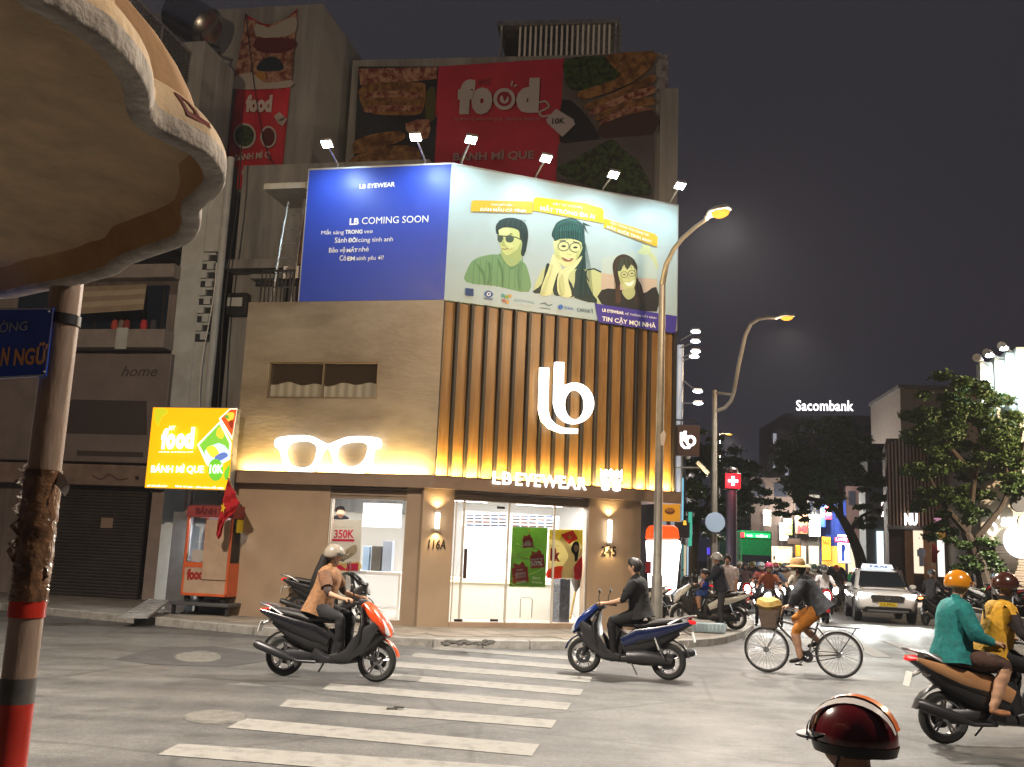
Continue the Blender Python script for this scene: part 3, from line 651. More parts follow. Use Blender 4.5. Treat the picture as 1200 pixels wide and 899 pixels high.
for i, (u, o) in enumerate([(1.4, -.62), (3.0, -.62), (2.2, -1.5)]):  # the two front panels are added to brighten the window display
    tag(obj('ceiling_light', MB().wall(FL, u-.5, u+.5, 2.90, 2.94, o-.3, o+.3, m_panel)), 'white ceiling light panel inside the bright eyewear shop', 'ceiling light', 'ceiling lights in the shop')
# glass front: panes, hinges, handle
pane_m = m_glass
xs = [531, 541, 594, 648, 687]
m_wf = M('white_frame', (.62, .58, .5), .4)
for a, b in zip(xs, xs[1:]):
    u0, u1 = up_(FR, a, 660, -.08), up_(FR, b, 660, -.08)
    g = obj('glass_pane', MB().wall(FR, u0+.012, u1-.012, .27, zd, -.085, -.075, pane_m), None, shop)
    fm = MB()
    for u in (u0+.002, u1-.022): fm.wall(FR, u, u+.02, .265, zd, -.10, -.06)
    obj('pane_frame', fm, m_wf, g)
for x, y in ((537, 727), (579, 727), (587, 595)):
    u, z = FR.uz(x, y, -.06); obj('door_hinge', MB().wall(FR, u-.09, u+.09, z-.025, z+.025, -.07, -.05, m_black), None, shop)
u, za = FR.uz(544.5, 678, 0); _, zb = FR.uz(544.5, 643, 0)
hh = MB(); hh.wall(FR, u-.035, u+.035, za, zb, -.03, 0); hh.wall(FR, u-.02, u+.02, za+.1, za+.14, -.075, -.03); hh.wall(FR, u-.02, u+.02, zb-.14, zb-.1, -.075, -.03)
obj('door_handle', hh, M('bronze_handle', (.10, .06, .045), .35, .6), shop)
g = obj('glass_pane', MB().wall(FL, lu0+.02, lu1-.02, z_s+.005, z_h, -.10, -.09, pane_m), None, shop)
fm = MB(); fm.wall(FL, lu0, lu0+.03, z_s, z_h, -.13, -.06); fm.wall(FL, lu1-.03, lu1, z_s, z_h, -.13, -.06); obj('pane_frame', fm, m_wf, g)
# wall lights with numerals below
m_tube = M('sconce_tube', (1, .95, .85), emit=7, ecol=(1, .93, .78)); m_num = M('dark_numeral', (.045, .035, .025), .4, .5)
for nm_, x, ya, yb, lb, num, nx0, nx1, ny in (('a', 513.3, 598, 622, 'slim lit wall light above the first house number at the corner pillar', '116A', 501.5, 522, 643), ('b', 715, 607, 638, 'slim lit wall light above the second house number at the end pillar', '245', 704.5, 722, 651)):
    u, z1_ = FR.uz(x, ya, .1); z0_ = FR.uz(x, yb, .1)[1]
    t = thing('wall_light', lb, 'wall light', FR.P(u, z0_, .02), 'wall lights on the pillars')
    obj('tube', MB().wall(FR, u-.045, u+.045, z0_+.05, z1_-.05, .06, .12, m_tube), None, t, bev=.01)
    e = MB(); e.wall(FR, u-.05, u+.05, z0_, z0_+.05, .02, .125, m_wf); e.wall(FR, u-.05, u+.05, z1_-.05, z1_, .02, .125, m_wf); e.wall(FR, u-.03, u+.03, z0_+.05, z1_-.05, .022, .06, m_wf); obj('mount', e, None, t)
    lamp('SPOT', FR.P(u, z1_+.03, .09), 30, (1, .72, .34), t, FR.P(u, z1_+2, .02), angle=130, blend=.9, rad=.03); lamp('SPOT', FR.P(u, z0_-.03, .09), 20, (1, .72, .34), t, FR.P(u, z0_-2, .02), angle=130, blend=.9, rad=.03)
    hn = thing('house_number', 'dark metal house number %s below its wall light' % num, 'house number', FR.P(u, z0_-.4, .02))
    ptext(FR, num, nx0, ny, nx1, ny+.4, .022, m_num, hn, hp=11, ext=.008, bold=.015, space=1.1, shear=.12 if num != '245' else 0, name='numeral')
# ---- inside: display wall, counter, posters
disp = FR.shift(-2.7)
dsp = thing('display_shelf', 'white backlit display wall holding rows of dark spectacles', 'display', disp.P(1.5, .2))
m_disp = M('display_white', (.75, .76, .78), .4, emit=.5, ecol=(.9, .95, 1)); m_wlit = M('display_lit', (.8, .8, .8), .4, emit=.45, ecol=(1, .98, .95))
u0, u1, za, zb = disp.rect(543, 602, 655, 620); obj('back_panel', MB().wall(disp, u0, u1, za, zb, -.1, 0, m_disp), None, dsp)
u0, u1, za, zb = disp.rect(543, 621, 652, 680); obj('lower_panel', MB().wall(disp, u0, u1, za, zb, -.1, -.02, m_wlit), None, dsp)
m_gl = M('spectacle_dark', (.03, .03, .04), .3)
proto = None
for cols in ((548.5, 596, 5), (602.5, 651, 5)):
    for c in range(cols[2]):
        for sub in (0, 1):
            for rw in range(4):
                x = cols[0]+c*(cols[1]-cols[0])/cols[2]+sub*4.2+.5; y = 603.6+rw*3.9+(x-548)*.02
                u, z = disp.uz(x, y, .03); mb = MB(); mb.wall(disp, u-.045, u-.004, z-.02, z+.02, .005, .03); mb.wall(disp, u+.004, u+.045, z-.02, z+.02, .005, .03); mb.wall(disp, u-.004, u+.004, z+.006, z+.014, .012, .02)
                tag(obj('spectacles', mb, random.choice([m_gl, m_gl, M('spectacle_brown', (.12, .05, .03), .3), M('spectacle_blue', (.05, .07, .14), .3)]), None, origin=disp.P(u, z, .02)), 'small dark pair of spectacles on the white display wall', 'spectacles', 'spectacles on the display wall')
ctr = FR.shift(-1.7)
ct = thing('counter', 'long white counter with a warm light strip under its top inside the shop', 'counter', ctr.P(1.5, .2))
u0, u1, za, zb = ctr.rect(541, 684, 654, 716); obj('counter_front', MB().wall(ctr, u0-1.2, u1, .2, zb, -.5, 0, M('counter_white', (.7, .66, .58), .4)), None, ct)
obj('counter_top', MB().wall(ctr, u0-1.22, u1+.02, zb+.05, zb+.1, -.52, .06, mw_in), None, ct); obj('light_strip', MB().wall(ctr, u0-1.2, u1, zb+.004, zb+.045, -.03, .01, M('counter_strip', (1, .9, .6), emit=2.0, ecol=(1, .82, .5))), None, ct)
fs = FR.shift(-.12)
zp = lambda x, y: (520+x/5.617, 580+y/5.617)
def poster(name, label, pl, quad, col, off=0):
    t = thing(name, label, 'poster', pl.at(*quad[3], off)); mb = MB(); a = [pl.at(*p, off) for p in quad]; mb.prism(a, -pl.n*.006, paper(col)); obj('sheet', mb, None, t); return t
po = poster('poster', 'green sale poster with three red gift bags on the glass', fs, [zp(452, 210), zp(686, 216), zp(668, 608), zp(432, 604)], '#7b9a4e')
q = MB(); LAY[0] = 0
def dq(mb, pts, col, pl=fs, tf=zp, sm=3): LAY[0] += 1; mb.draw(pl, [tf(*p) for p in pts], .003+.001*LAY[0], paper(col), sm)
for band in ([(480, 320), (510, 335), (560, 345), (610, 352)], [(600, 375), (520, 382), (470, 398), (500, 415), (600, 418)], [(660, 480), (600, 510), (540, 530), (450, 550)], [(432, 575), (480, 600), (560, 604)]): dq(q, arc(catmull(band, 5, False), 8), '#d5dc9c', sm=0)
dq(q, ell(566, 240, 9, 12), '#e8c86a', sm=0)
for bx, by, sc in ((552, 305, 1), (614, 425, 1.35), (502, 512, 1.55)):
    dq(q, [(bx-34*sc, by-20*sc), (bx+32*sc, by-26*sc), (bx+38*sc, by+38*sc), (bx-30*sc, by+45*sc)], '#c3263a', sm=0); dq(q, [(bx-22*sc, by-22*sc), (bx-26*sc, by-42*sc), (bx-5*sc, by-32*sc), (bx+10*sc, by-48*sc), (bx+22*sc, by-26*sc)], '#d8364a', sm=2)
dq(q, [(470, 516), (538, 506), (542, 540), (474, 550)], '#f4ece4', sm=0)
obj('print', q, None, po, sharp=None)
for s, x0, y0, x1, y1, h in (('180K', 520, 338, 580, 334, 22), ('SALE UP TO', 575, 432, 650, 426, 12), ('50%', 568, 470, 650, 464, 32), ('ƯU ĐÃI', 480, 502, 520, 497, 11), ('DOANH', 480, 586, 540, 577, 18), ('Merry', 585, 556, 636, 558, 22), ('Christmas', 578, 580, 648, 584, 16), ('SALE', 535, 314, 566, 312, 11)):
    ptext(fs, s, *zp(x0, y0), *zp(x1, y1), .028, ink('#f8f4ec'), po, hp=h/5.617, ext=.002, bold=.02)
ptext(fs, 'TẶNG', *zp(476, 542), *zp(536, 533), .028, ink('#c3263a'), po, hp=20/5.617, ext=.002, bold=.02)
po = poster('poster', 'pale poster with a big red 1k and a woman holding a red flag', fs, [zp(696, 226), zp(916, 230), zp(906, 550), zp(680, 546)], '#dfd3a4')
q = MB(); LAY[0] = 0
dq(q, [(696, 226), (916, 230), (913, 330), (850, 300), (760, 300), (694, 290)], '#d6cb56', sm=0)
dq(q, [(680, 500), (720, 478), (785, 470), (775, 548), (680, 546)], '#d93b22', sm=2); dq(q, [(850, 490), (885, 430), (912, 405), (906, 550), (855, 548)], '#a91f30', sm=2)
dq(q, [(780, 285), (830, 330), (852, 350), (905, 360), (916, 300), (912, 400), (880, 430), (855, 480), (860, 548), (775, 548), (785, 470), (815, 420), (815, 380), (770, 300)], '#e8dfca', sm=2)
dq(q, [(770, 262), (850, 232), (884, 288), (826, 325), (800, 300)], '#d2321f', sm=0); dq(q, [(828, 258), (834, 272), (848, 270), (838, 280), (844, 294), (830, 286), (820, 296), (822, 282), (812, 274), (824, 272)], '#f3cf2e', sm=0)
dq(q, [(846, 330), (862, 308), (885, 312), (894, 340), (888, 380), (880, 430), (862, 436), (860, 400), (838, 365)], '#17130f', sm=3); dq(q, [(858, 335), (872, 328), (886, 340), (884, 362), (870, 376), (858, 360)], '#d9b595', sm=3)
obj('print', q, None, po, sharp=None)
ptext(fs, '1k', *zp(700, 428), *zp(766, 436), .02, ink('#d4281e'), po, hp=80/5.617, ext=.002, bold=.05); ptext(fs, 'ĐỒNG GIÁ', *zp(700, 338), *zp(762, 340), .02, ink('#5a4a3a'), po, hp=9/5.617, ext=.002)
# folded parasol and dark cabinet behind the door glass, wire stand
pb = FR.shift(-.45)
t = thing('folded_parasol', 'folded dark parasol with a yellow pole leaning behind the door glass', 'parasol', pb.at(669, 726, 0))
a, b, c = pb.at(668, 726), pb.at(675, 690), pb.at(677, 676)
obj('pole', MB().tube([a, b], .022, 8), M('yellow_pole', (.62, .42, .08), .4), t); obj('folded_canopy', MB().tube([b.lerp(a, .1), b, b.lerp(c, .5), c, c+V((0, 0, .25))], [.02, .05, .12, .17, .17], 12), M('parasol_cloth', (.13, .11, .09), .8, var=.2), t)
pbx = FR.shift(-.9); u0, u1, za, zb = pbx.rect(656, 678, 668, 726)
tag(obj('cabinet', MB().wall(pbx, u0, u1, .2, zb, -.5, 0), M('cabinet_dark', (.03, .035, .05), .25, var=.5, scale=8), None, bev=.01, origin=pbx.P(u0, .2)), 'dark glossy cabinet standing inside the right end of the shop', 'cabinet')
pw = FR.shift(-.7); pts = [pw.at(*p) for p in [(609.5, 724), (610, 702), (612, 700), (622, 700.5), (624, 703), (623, 724)]]
tag(obj('door_stand', MB().tube(pts, .014, 6), M('stand_beige', (.4, .36, .3), .4, .5), None, origin=pts[0]), 'thin bent wire stand on the shop floor behind the glass door', 'stand')
# left window display
fw_ = FL.shift(-.5); zf = lambda x, y: (280+x/3.457, 560+y/3.457)
sg = poster('price_sign', 'white standing sign reading 350K in the side window', fw_, [zf(356, 170), zf(498, 172), zf(490, 378), zf(348, 374)], '#cfcac0')
q = MB(); LAY[0] = 0
dw = lambda pts, col, sm=3: dq(q, pts, col, fw_, zf, sm)
dw([(372, 247), (468, 249), (467, 259), (371, 257)], '#d8244e', 0); dw([(420, 300), (470, 270), (478, 300), (440, 330), (400, 330)], '#b5aa90'); dw([(360, 320), (420, 345), (486, 340), (484, 376), (350, 373)], '#d9bd7a'); dw([(385, 358), (410, 352), (440, 376), (384, 374)], '#d8244e', 0); dw([(440, 348), (484, 346), (482, 378), (432, 376)], '#d62a58', 0)
for a in (-.9, -.5, 0, .5, .9): dw(arc([(420, 340), (420+50*math.sin(a), 340-55*math.cos(a))], 3), '#6d6a58', 0)
obj('print', q, None, sg, sharp=None)
ptext(fw_, '350K', *zf(384, 243), *zf(466, 243), .02, ink('#c81e4c'), sg, hp=33/3.457, ext=.002, bold=.03); ptext(fw_, 'CHÍNH HÃNG CHỈ TỪ', *zf(385, 202), *zf(465, 203), .02, ink('#9a9a94'), sg, hp=7/3.457, ext=.002)
q = MB(); LAY[0] = 0
dw([(376, 168), (384, 156), (404, 148), (430, 152), (446, 168)], '#23252a', 2); dw([(392, 128), (398, 150), (410, 164), (424, 154), (428, 130), (410, 120)], '#c6a089'); dw([(390, 134), (394, 120), (410, 114), (426, 118), (430, 138), (424, 132), (404, 130), (394, 140)], '#171518')
ct_ = obj('portrait_cutout', q, None, None, sharp=None, origin=fw_.at(*zf(410, 168))); tag(ct_, 'cut out portrait of a dark haired man above the price sign', 'cutout')
cw = FL.shift(-.75); u0, u1, za, zb = cw.rect(385, 669, 470, 673)
tb = thing('display_table', 'white table inside the side window holding small boxes', 'table', cw.P(u0, .2))
obj('tabletop', MB().wall(cw, u0, u1, za, zb, -.55, 0, mw_in), None, tb, bev=.005); obj('leg', MB().wall(cw, u0+.02, u0+.07, .2, za, -.5, -.05, mw_in), None, tb); obj('leg', MB().wall(cw, u1-.4, u1-.02, .2, za, -.5, -.04, M('table_grey', (.5, .48, .43), .4)), None, tb)
for x0, y0, x1, cc, lb in ((425, 640, 432, '#a8c4e0', 'pale blue box'), (435, 640, 446, '#4a4640', 'dark grey box'), (448, 634, 459, '#8e99a8', 'tall grey blue box')):
    u0, u1, za, zb = cw.rect(x0, y0, x1, 669, -.2); _, _, zt, _ = cw.rect(385, 669, 470, 673); tb_z = cw.rect(385, 669, 470, 673)[3]
    tag(obj('carton', MB().wall(cw, u0, u1, tb_z+.001, zb, -.36, -.2), ink(cc), None, bev=.005, origin=cw.P(u0, tb_z)), lb+' standing on the side window table', 'box')
u0, u1, za, zb = FL.shift(-2.6).rect(425, 590, 470, 618); obj('eyewear_panel', MB().wall(FL.shift(-2.6), u0, u1, za, zb, -.05, 0, m_disp), None, shop)

# ================================================================ LB blade sign at the end of the shop
bs = thing('blade_sign', 'dark square blade sign with lit white lb hanging off the shop end', 'sign', FR.P(U1+.05, 4.4, -.3))
bp = Pl(FR.P(U1+.1, 0, -.35), (1, .05)); u0, u1, za, zb = bp.rect(794, 498, 820, 534)
obj('sign_box', MB().wall(bp, u0, u1, za, zb, -.18, 0, M('sign_brown', (.05, .022, .022), .4)), None, bs, bev=.01)
zb4 = lambda x, y: (780+x/2.809, 340+y/2.809)
obj('letter', shape(bp, [[(48, 468), (56, 468), (56, 503), (62, 514), (82, 516), (80, 522), (62, 522), (52, 514), (48, 503)]], .02, .03, m_lit, zb4, 0), None, bs)
obj('letter', shape(bp, [[(60, 464), (69, 464), (69, 480)]+[(83+17*math.cos(a), 496+18*math.sin(a)) for a in np.linspace(-1.9, 2.9, 20)]+[(60, 496)], ell(83, 497, 9, 11, 16)], .02, .03, m_lit, zb4, 0), None, bs)
obj('bracket', MB().tube([bp.P(u0-.05, zb+.12, -.09), bp.P(u1, zb+.12, -.09)], .02, 6).tube([bp.P(u0+.1, zb+.12, -.09), bp.P(u0+.1, zb, -.09)], .012, 6).tube([bp.P(u1-.1, zb+.12, -.09), bp.P(u1-.1, zb, -.09)], .012, 6), m_dkmetal, bs)
# security camera on its arm below the blade sign
t = thing('security_camera', 'small white security camera on a long arm below the blade sign', 'camera', bp.at(793, 548)); a, b = bp.at(792, 548), bp.at(822, 548)
obj('arm', MB().tube([a, b], .018, 6), m_steel, t); obj('camera_body', MB().tube([b+V((-.1, 0, .12)), b+V((.15, -.1, -.15))], .05, 10), m_white, t)

# ================================================================ street to the left of the shop
PL = Pl((-10.3, 25.7), (-math.cos(.19), math.sin(.19)))        # front of the old house
m_mauve = M('old_render', (.19, .165, .165), .85, var=.4, scale=1.5, bump=.3, bscale=12, stretch=(1.6, 1.6, .22), detail=9)
m_old = M('grey_render', (.25, .255, .26), .85, var=.38, scale=1.2, bump=.25, bscale=10, stretch=(1.5, 1.5, .2), detail=9)
m_pale = M('pale_paint', (.48, .53, .56), .7, var=.12, scale=2)
m_brown = M('fascia_brown', (.24, .18, .155), .7, var=.2, scale=3)
oh = thing('old_house', 'dim grey old house with roller shutter, signboard and breeze block panel left of the shop', 'house', PL.P(0, 0))
uc = up_(PL, 196, 480)             # right corner of the front
house_top = 15.6
cb = MB(); cb.wall(PL, uc, uc+9, 2.9, 8.2, -10, -.02, m_mauve); cb.wall(PL, uc, uc+9, 9.6, house_top, -1.8, -.02, m_old); cb.wall(PL, uc+.4, uc+9, 8.2, 9.6, -10, -2.5, m_mauve); obj('house_body', cb, None, oh)
cb = MB(); cb.wall(PL, up_(PL, 60, 650), uc+9, .1, 2.9, -10, -.02, m_mauve); cb.wall(PL, up_(PL, 190, 650), up_(PL, 172, 650), .1, 2.9, -.4, .03, M('column_pink', (.33, .27, .255), .7, var=.15, scale=2)); obj('ground_wall', cb, None, oh)
# roller shutter
su0, su1, sz0, sz1 = PL.rect(52, 570, 171, 703)
sz0 = .15; ns = 34; me_sl = None
gut = MB(); gut.wall(PL, su0, su0+.04, sz0, sz1, .05, .12, m_dkmetal); gut.wall(PL, su1-.04, su1, sz0, sz1, .05, .12, m_dkmetal)
rs = obj('roller_shutter', gut, None, oh)
m_rs = M('shutter_grey', (.085, .08, .078), .5, .4, var=.15, scale=2)
for i in range(ns):
    a = sz0+(sz1-sz0)*i/ns; b = a+(sz1-sz0)/ns; s = MB(); prof = [(a+.004, .02), (a+.01, .045), ((a+b)/2, .06), (b-.01, .045), (b-.002, .02)]
    s.ring_loft([[PL.P(u, z, o) for z, o in prof] for u in (su0+.045, su1-.045)], m_rs, True, False); obj('slat', s, None, rs)
u0, u1, za, zb = PL.rect(120, 607, 134, 619); obj('notice', MB().wall(PL, u0, u1, za, zb, .062, .068, ink('#9c8a7c')), None, oh)
fa = MB(); a = PL.rect(20, 545, 172, 569); fa.wall(PL, uc-.2, uc+9, a[2], a[3], 0, .35, m_brown); obj('fascia', fa, None, oh, bev=.02)
q = MB(); 
for seg in ([(108, 557), (118, 562), (128, 556), (138, 562), (150, 561)],): q.draw(PL, arc(catmull(seg, 4, False), 1.6), .36, ink('#5a4440'))
obj('scrawl', q, None, oh)
sb = MB(); a = PL.rect(18, 416, 188, 542); sb.wall(PL, a[0]-.3, a[1]+3, a[2], a[3], 0, .22, M('signboard_mauve', (.19, .165, .17), .6, var=.12, scale=1.5)); obj('signboard', sb, None, oh, bev=.02)
ptext(PL, 'home', 142, 441, 184, 441, .225, ink('#4c4346'), oh, shear=.3, hp=12, ext=.01)
q = MB(); q.draw(PL, [(75, 468), (172, 470), (172, 510), (75, 508)], .224, ink('#474042')); q.draw(PL, [(90, 528), (168, 530), (168, 536), (90, 534)], .224, ink('#4a4043')); obj('old_lettering_plate', q, None, oh)
u, z = PL.uz(161, 560, .36); obj('knob', MB().ball(PL.P(u, z, .38), .05), m_dkmetal, oh)
# first floor: balcony front, window, awning
lg = MB(); a = PL.rect(92, 391, 196, 412); lg.wall(PL, uc-.02, uc+9, a[2], a[3], 0, .55, M('balcony_render', (.26, .235, .235), .8, var=.15)); obj('balcony_front', lg, None, oh, bev=.015)
a = PL.rect(150, 391, 163, 412); obj('sheet_cover', MB().wall(PL, a[0], a[1], a[2]-.05, a[3]+.03, .555, .57, m_pale), None, oh)
lg = MB(); a = PL.rect(92, 315, 205, 330); lg.wall(PL, uc-.02, uc+9, a[2], a[3], 0, .4, M('balcony_render')); obj('lintel', lg, None, oh)
wn = MB(); a = PL.rect(96, 335, 196, 392); wn.wall(PL, a[0], a[1]+2, a[2], a[3], -.015, .0, M('dark_blue_glass', (.012, .022, .045), .15)); wf2 = obj('window', wn, None, oh)
fm = MB()
for x in (110, 140, 168, 190): u = up_(PL, x, 380); fm.wall(PL, u-.03, u+.03, a[2], a[3], .002, .05)
obj('window_frame', fm, m_dkmetal, wf2)
for x, cc in ((138, '#b8483c'), (146, '#7c7670'), (152, '#8a3028'), (172, '#c42e35'), (183, '#3a3d44')):
    b = PL.rect(x-3, 377, x+3, 391, .1); tag(obj('balcony_item', MB().lathe([(.0, 0), (.07, .02), (.1, .15), (.07, .3), (.0, .34)], 10, PL.P((b[0]+b[1])/2, a[2]+.02, .25)), ink(cc), None, origin=PL.P((b[0]+b[1])/2, a[2], .25)), {'#b8483c': 'rusty red jar on the old balcony, leftmost in the row', '#7c7670': 'grey jar beside the rusty one on the old balcony', '#8a3028': 'dark red jar in the middle of the old balcony', '#c42e35': 'bright red jar on the old balcony', '#3a3d44': 'near black jar at the right end of the old balcony'}[cc], 'jar')
aw = MB(); q = [PL.at(97, 336, .05), PL.at(172, 333, .05), PL.at(168, 362, .75), PL.at(94, 367, .75)]; rows = 5
m_aw = [M('awning_tan', (.36, .30, .22), .8, var=.1), M('awning_pale', (.5, .44, .34), .8, var=.1)]
for k in range(rows):
    a0, a1 = k/rows, (k+1)/rows; aw.prism([q[0].lerp(q[3], a0), q[1].lerp(q[2], a0), q[1].lerp(q[2], a1), q[0].lerp(q[3], a1)], (0, 0, -.02), m_aw[k % 2])
obj('awning', aw, None, oh)
# pale pier with breeze blocks, facing the side lane
PS = Pl(PL.P(uc, 0, 0), RD)
pier = MB(); pier.wall(PL, uc-.62, uc+.02, 4.2, 12, -.35, .06, m_pale); obj('pale_pier', pier, None, oh, bev=.015)
bz = PL.rect(211, 298, 240, 400)
bu0, bu1 = up_(PL, 240, 345, .08), up_(PL, 216, 345, .08)
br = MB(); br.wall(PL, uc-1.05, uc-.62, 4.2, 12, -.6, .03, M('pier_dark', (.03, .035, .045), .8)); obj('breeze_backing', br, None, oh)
nr = 5
for i in range(nr):
    for k in range(2):
        za = bz[2]+(bz[3]-bz[2])*(i+.5*k)/nr; h = (bz[3]-bz[2])/nr
        off = 0 if k == 0 else .16
        obj('breeze_block', MB().wall(PL, uc-.98+off, uc-.80+off, za+.02, za+h*.5, .03, .12, m_pale).wall(PL, uc-1.02, uc-.64, za+h*.5-.06, za+h*.5, .03, .10, m_pale), None, oh)
for z0_, z1_ in ((4.2, bz[2]-.03), (bz[3]+.05, 12)): pier = MB(); pier.wall(PL, uc-1.05, uc-.63, z0_, z1_, -.3, .055, m_pale); obj('pale_pier', pier, None, oh)
# grey side wing set back between the pier and the shop
wing = MB(); wing.wall(PL, uc-6.5, uc-1.06, 2.6, 12.2, -12, -.9, m_old); wing.wall(PL, uc-6.5, uc-1.06, 9.0, 9.25, -.9, -.3, m_old); obj('side_wing', wing, None, oh)
wing = MB(); a = PL.shift(-.9).rect(255, 330, 300, 335); wing.wall(PL, uc-6.5, uc-1.9, a[2], a[2]+.12, -.9, -.2, m_old); obj('side_canopy', wing, None, oh)
dp = thing('drain_pipe', 'tall pale drain pipe down the corner of the old house', 'pipe', PL.P(uc-1.2, 4.5, .1)); ua = uc-1.18
obj('pipe', MB().tube([PL.P(uc-1.2, 4.2, .12), PL.P(uc-1.2, 12, .12)], .1, 10), m_pale, dp); obj('cable', MB().tube([PL.P(uc-1.42+.05*math.sin(z), z, .05) for z in np.linspace(4, 13, 12)], .02, 5), m_black, dp); obj('cable', MB().tube([PL.P(uc-1.05+.08*math.sin(z*1.3), z, .2) for z in np.linspace(4, 9, 10)], .015, 5), m_white, dp)
# flood light fixture on the wing
t = thing('wall_flood_light', 'square black wall flood light, unlit, on the grey wing', 'flood light', PL.shift(-.9).at(279, 356)); pw_ = PL.shift(-.8); a = pw_.rect(265, 345, 292, 370)
obj('housing', MB().wall(pw_, a[0], a[1], a[2], a[3], -.1, .18), m_dkmetal, t, bev=.02); obj('reflector', MB().wall(pw_, a[0]+.12, a[1]-.12, a[2]+.22, a[3]-.14, .181, .19), M('lens_pale', (.6, .65, .66), .2), t)
# balcony slab projecting high up, with meshed railing seen from its side
m_bal = M('balcony_dark', (.06, .06, .062), .6); bz0 = PL.uz(217, 112)[1]; bz1 = PL.uz(227, 62)[1]; ub = up_(PL, 222, 88)
bl = thing('roof_balcony', 'dark projecting upper balcony with meshed metal railing at top left', 'balcony', PL.P(ub, bz0))
obj('balcony_slab', MB().wall(PL, ub, ub+7, bz0-.25, bz0, 0, 9, m_bal), None, bl)
rl = MB(); 
for o in np.linspace(0, 9, 7): rl.wall(PL, ub+.01, ub+.06, bz0, bz1-.05, o-.03, o+.03, m_steel)
rl.wall(PL, ub, ub+.08, bz1-.05, bz1+.03, -.02, 9, m_steel); obj('railing', rl, None, bl)
ms = MB()
for k in range(14): z = bz0+.1+(bz1-bz0-.2)*k/13; ms.wall(PL, ub+.02, ub+.04, z, z+.03, 0, 9, m_bal)
for o in np.linspace(.1, 8.9, 60): ms.wall(PL, ub+.02, ub+.04, bz0, bz1-.05, o, o+.05, m_bal)
tag(obj('railing_mesh', ms, None, bl, sharp=None), kind='stuff')
pr = MB(); pr.wall(PL, ub-.1, ub+8, 12, bz1-.1, -2.0, -.01, m_old); obj('parapet_wall', pr, None, oh)
# stainless water tank on its frame
tk = thing('water_tank', 'shiny stainless water tank lying on a roof frame at top left', 'tank', PL.P(ub-.4, bz1, -3)); pt = PL.shift(-1.5); a, b = pt.at(206, 12), pt.at(243, 34)
ax = (b-a).normalized()
tkm = MB(); rr = .62; tkm.tube([a-ax*.12, a, a+ax*.05]+[a.lerp(b, k/6) for k in range(1, 7)]+[b+ax*.1], [.35, .58, rr]+[rr*(1+.03*(k % 2)) for k in range(6)]+[.4], 20)
obj('tank_body', tkm, M('stainless', (.35, .36, .38), .22, 1), tk)
fr_ = MB()
for p in (a+V((-.3, 0, 0)), a+V((.3, .5, 0)), b+V((-.2, 0, 0)), b+V((.3, .4, 0))): fr_.tube([p-V((0, 0, .5)), V((p.x, p.y, bz1-.9))], .04, 6)
fr_.tube([a-V((.4, 0, .6)), b-V((-.4, 0, .6))], .05, 6); obj('tank_frame', fr_, m_dkmetal, tk)

# ---- tower with the red banner, rear house with the food banner
PT_ = Pl((-6.5, 29.0), (math.cos(.17), -math.sin(.17)))
m_tower = M('tower_render', (.27, .275, .28), .85, var=.3, scale=1, stretch=(1.5, 1.5, .2), detail=9, bump=.15, bscale=8); m_side = M('tower_side', (.36, .375, .37), .85, var=.08, scale=1)
tw = thing('tower_house', 'tall plain grey house behind the blue billboard', 'house', PT_.at(300, 600))
a = PT_.rect(255, 8, 366, 300); tz = PT_.uz(366, 5)[1]
tb_ = MB(); q = [PT_.P(a[0]-3, 0, 0), PT_.P(a[1], 0, 0), PT_.P(a[1], 0, 0)+RD*5.5, PT_.P(a[0]-3, 0, 0)+RD*5.5]; tb_.prism([p+V((0, 0, 4)) for p in q], (0, 0, tz-4), m_tower); obj('house_wall', tb_, None, tw)
sp = MB(); q2 = [q[1]+V((.01, 0, 4)), q[2]+V((.01, 0, 4)), q[2]+V((.01, 0, tz-.05)), q[1]+V((.01, 0, tz-.05))]; sp.prism(q2, (.02, 0, 0), m_side); obj('side_render', sp, None, tw)
PB = PT_.shift(.12)
def cloth_banner(name, label, pl, x0y0, mats_fn): pass
zr = lambda x, y: (250+x/4, y/4)
m_ban = M('banner_red', '#c01c30', .6, var=.15, scale=2); 
rb = thing('red_banner', 'tall faded red food banner hung on the grey tower', 'banner', PB.at(*zr(200, 890)))
N = 16; rg = []
for i in range(N+1):
    f_ = i/N; row = []
    for j in range(13):
        g_ = j/12; top = (150+g_*245, 62-g_*22+70*math.sin(PI*g_)*(1 if g_ < 1 else 1)*.9); bot = (42+g_*275, 895-g_*35)
        x = top[0]+(bot[0]-top[0])*f_; y = top[1]+(bot[1]-top[1])*f_; row.append(PB.at(*zr(x, y), .04*math.sin(g_*9+f_*3)+.03*math.sin(f_*14)))
    rg.append(row)
q = MB(); q.ring_loft(rg, m_ban, False, False); ob_ = obj('cloth', q, None, rb); sd = ob_.modifiers.new('solid', 'SOLIDIFY'); sd.thickness = .01
m_food = M('food_print', '#6a2a20', .6, col2='#b08a70', scale=4.5, detail=12, lo=.42, hi=.6); m_herb = M('herb_print', '#101c10', .6, col2='#3a5428', scale=7, detail=12, lo=.42, hi=.6); m_bread = M('bread_print', '#5e3a1c', .6, col2='#9c7440', scale=3.4, detail=12, lo=.4, hi=.62)
q = MB(); LAY[0] = 0
def dr(pts, mt, sm=3):
    LAY[0] += 1; q.draw(PB, [zr(*p) for p in pts], .085+.004*LAY[0], mt if not isinstance(mt, str) else ink(mt), sm)
dr([(152, 90), (190, 95), (250, 125), (330, 90), (390, 60), (366, 385), (290, 410), (95, 400), (110, 300), (135, 170)], m_food, 0)
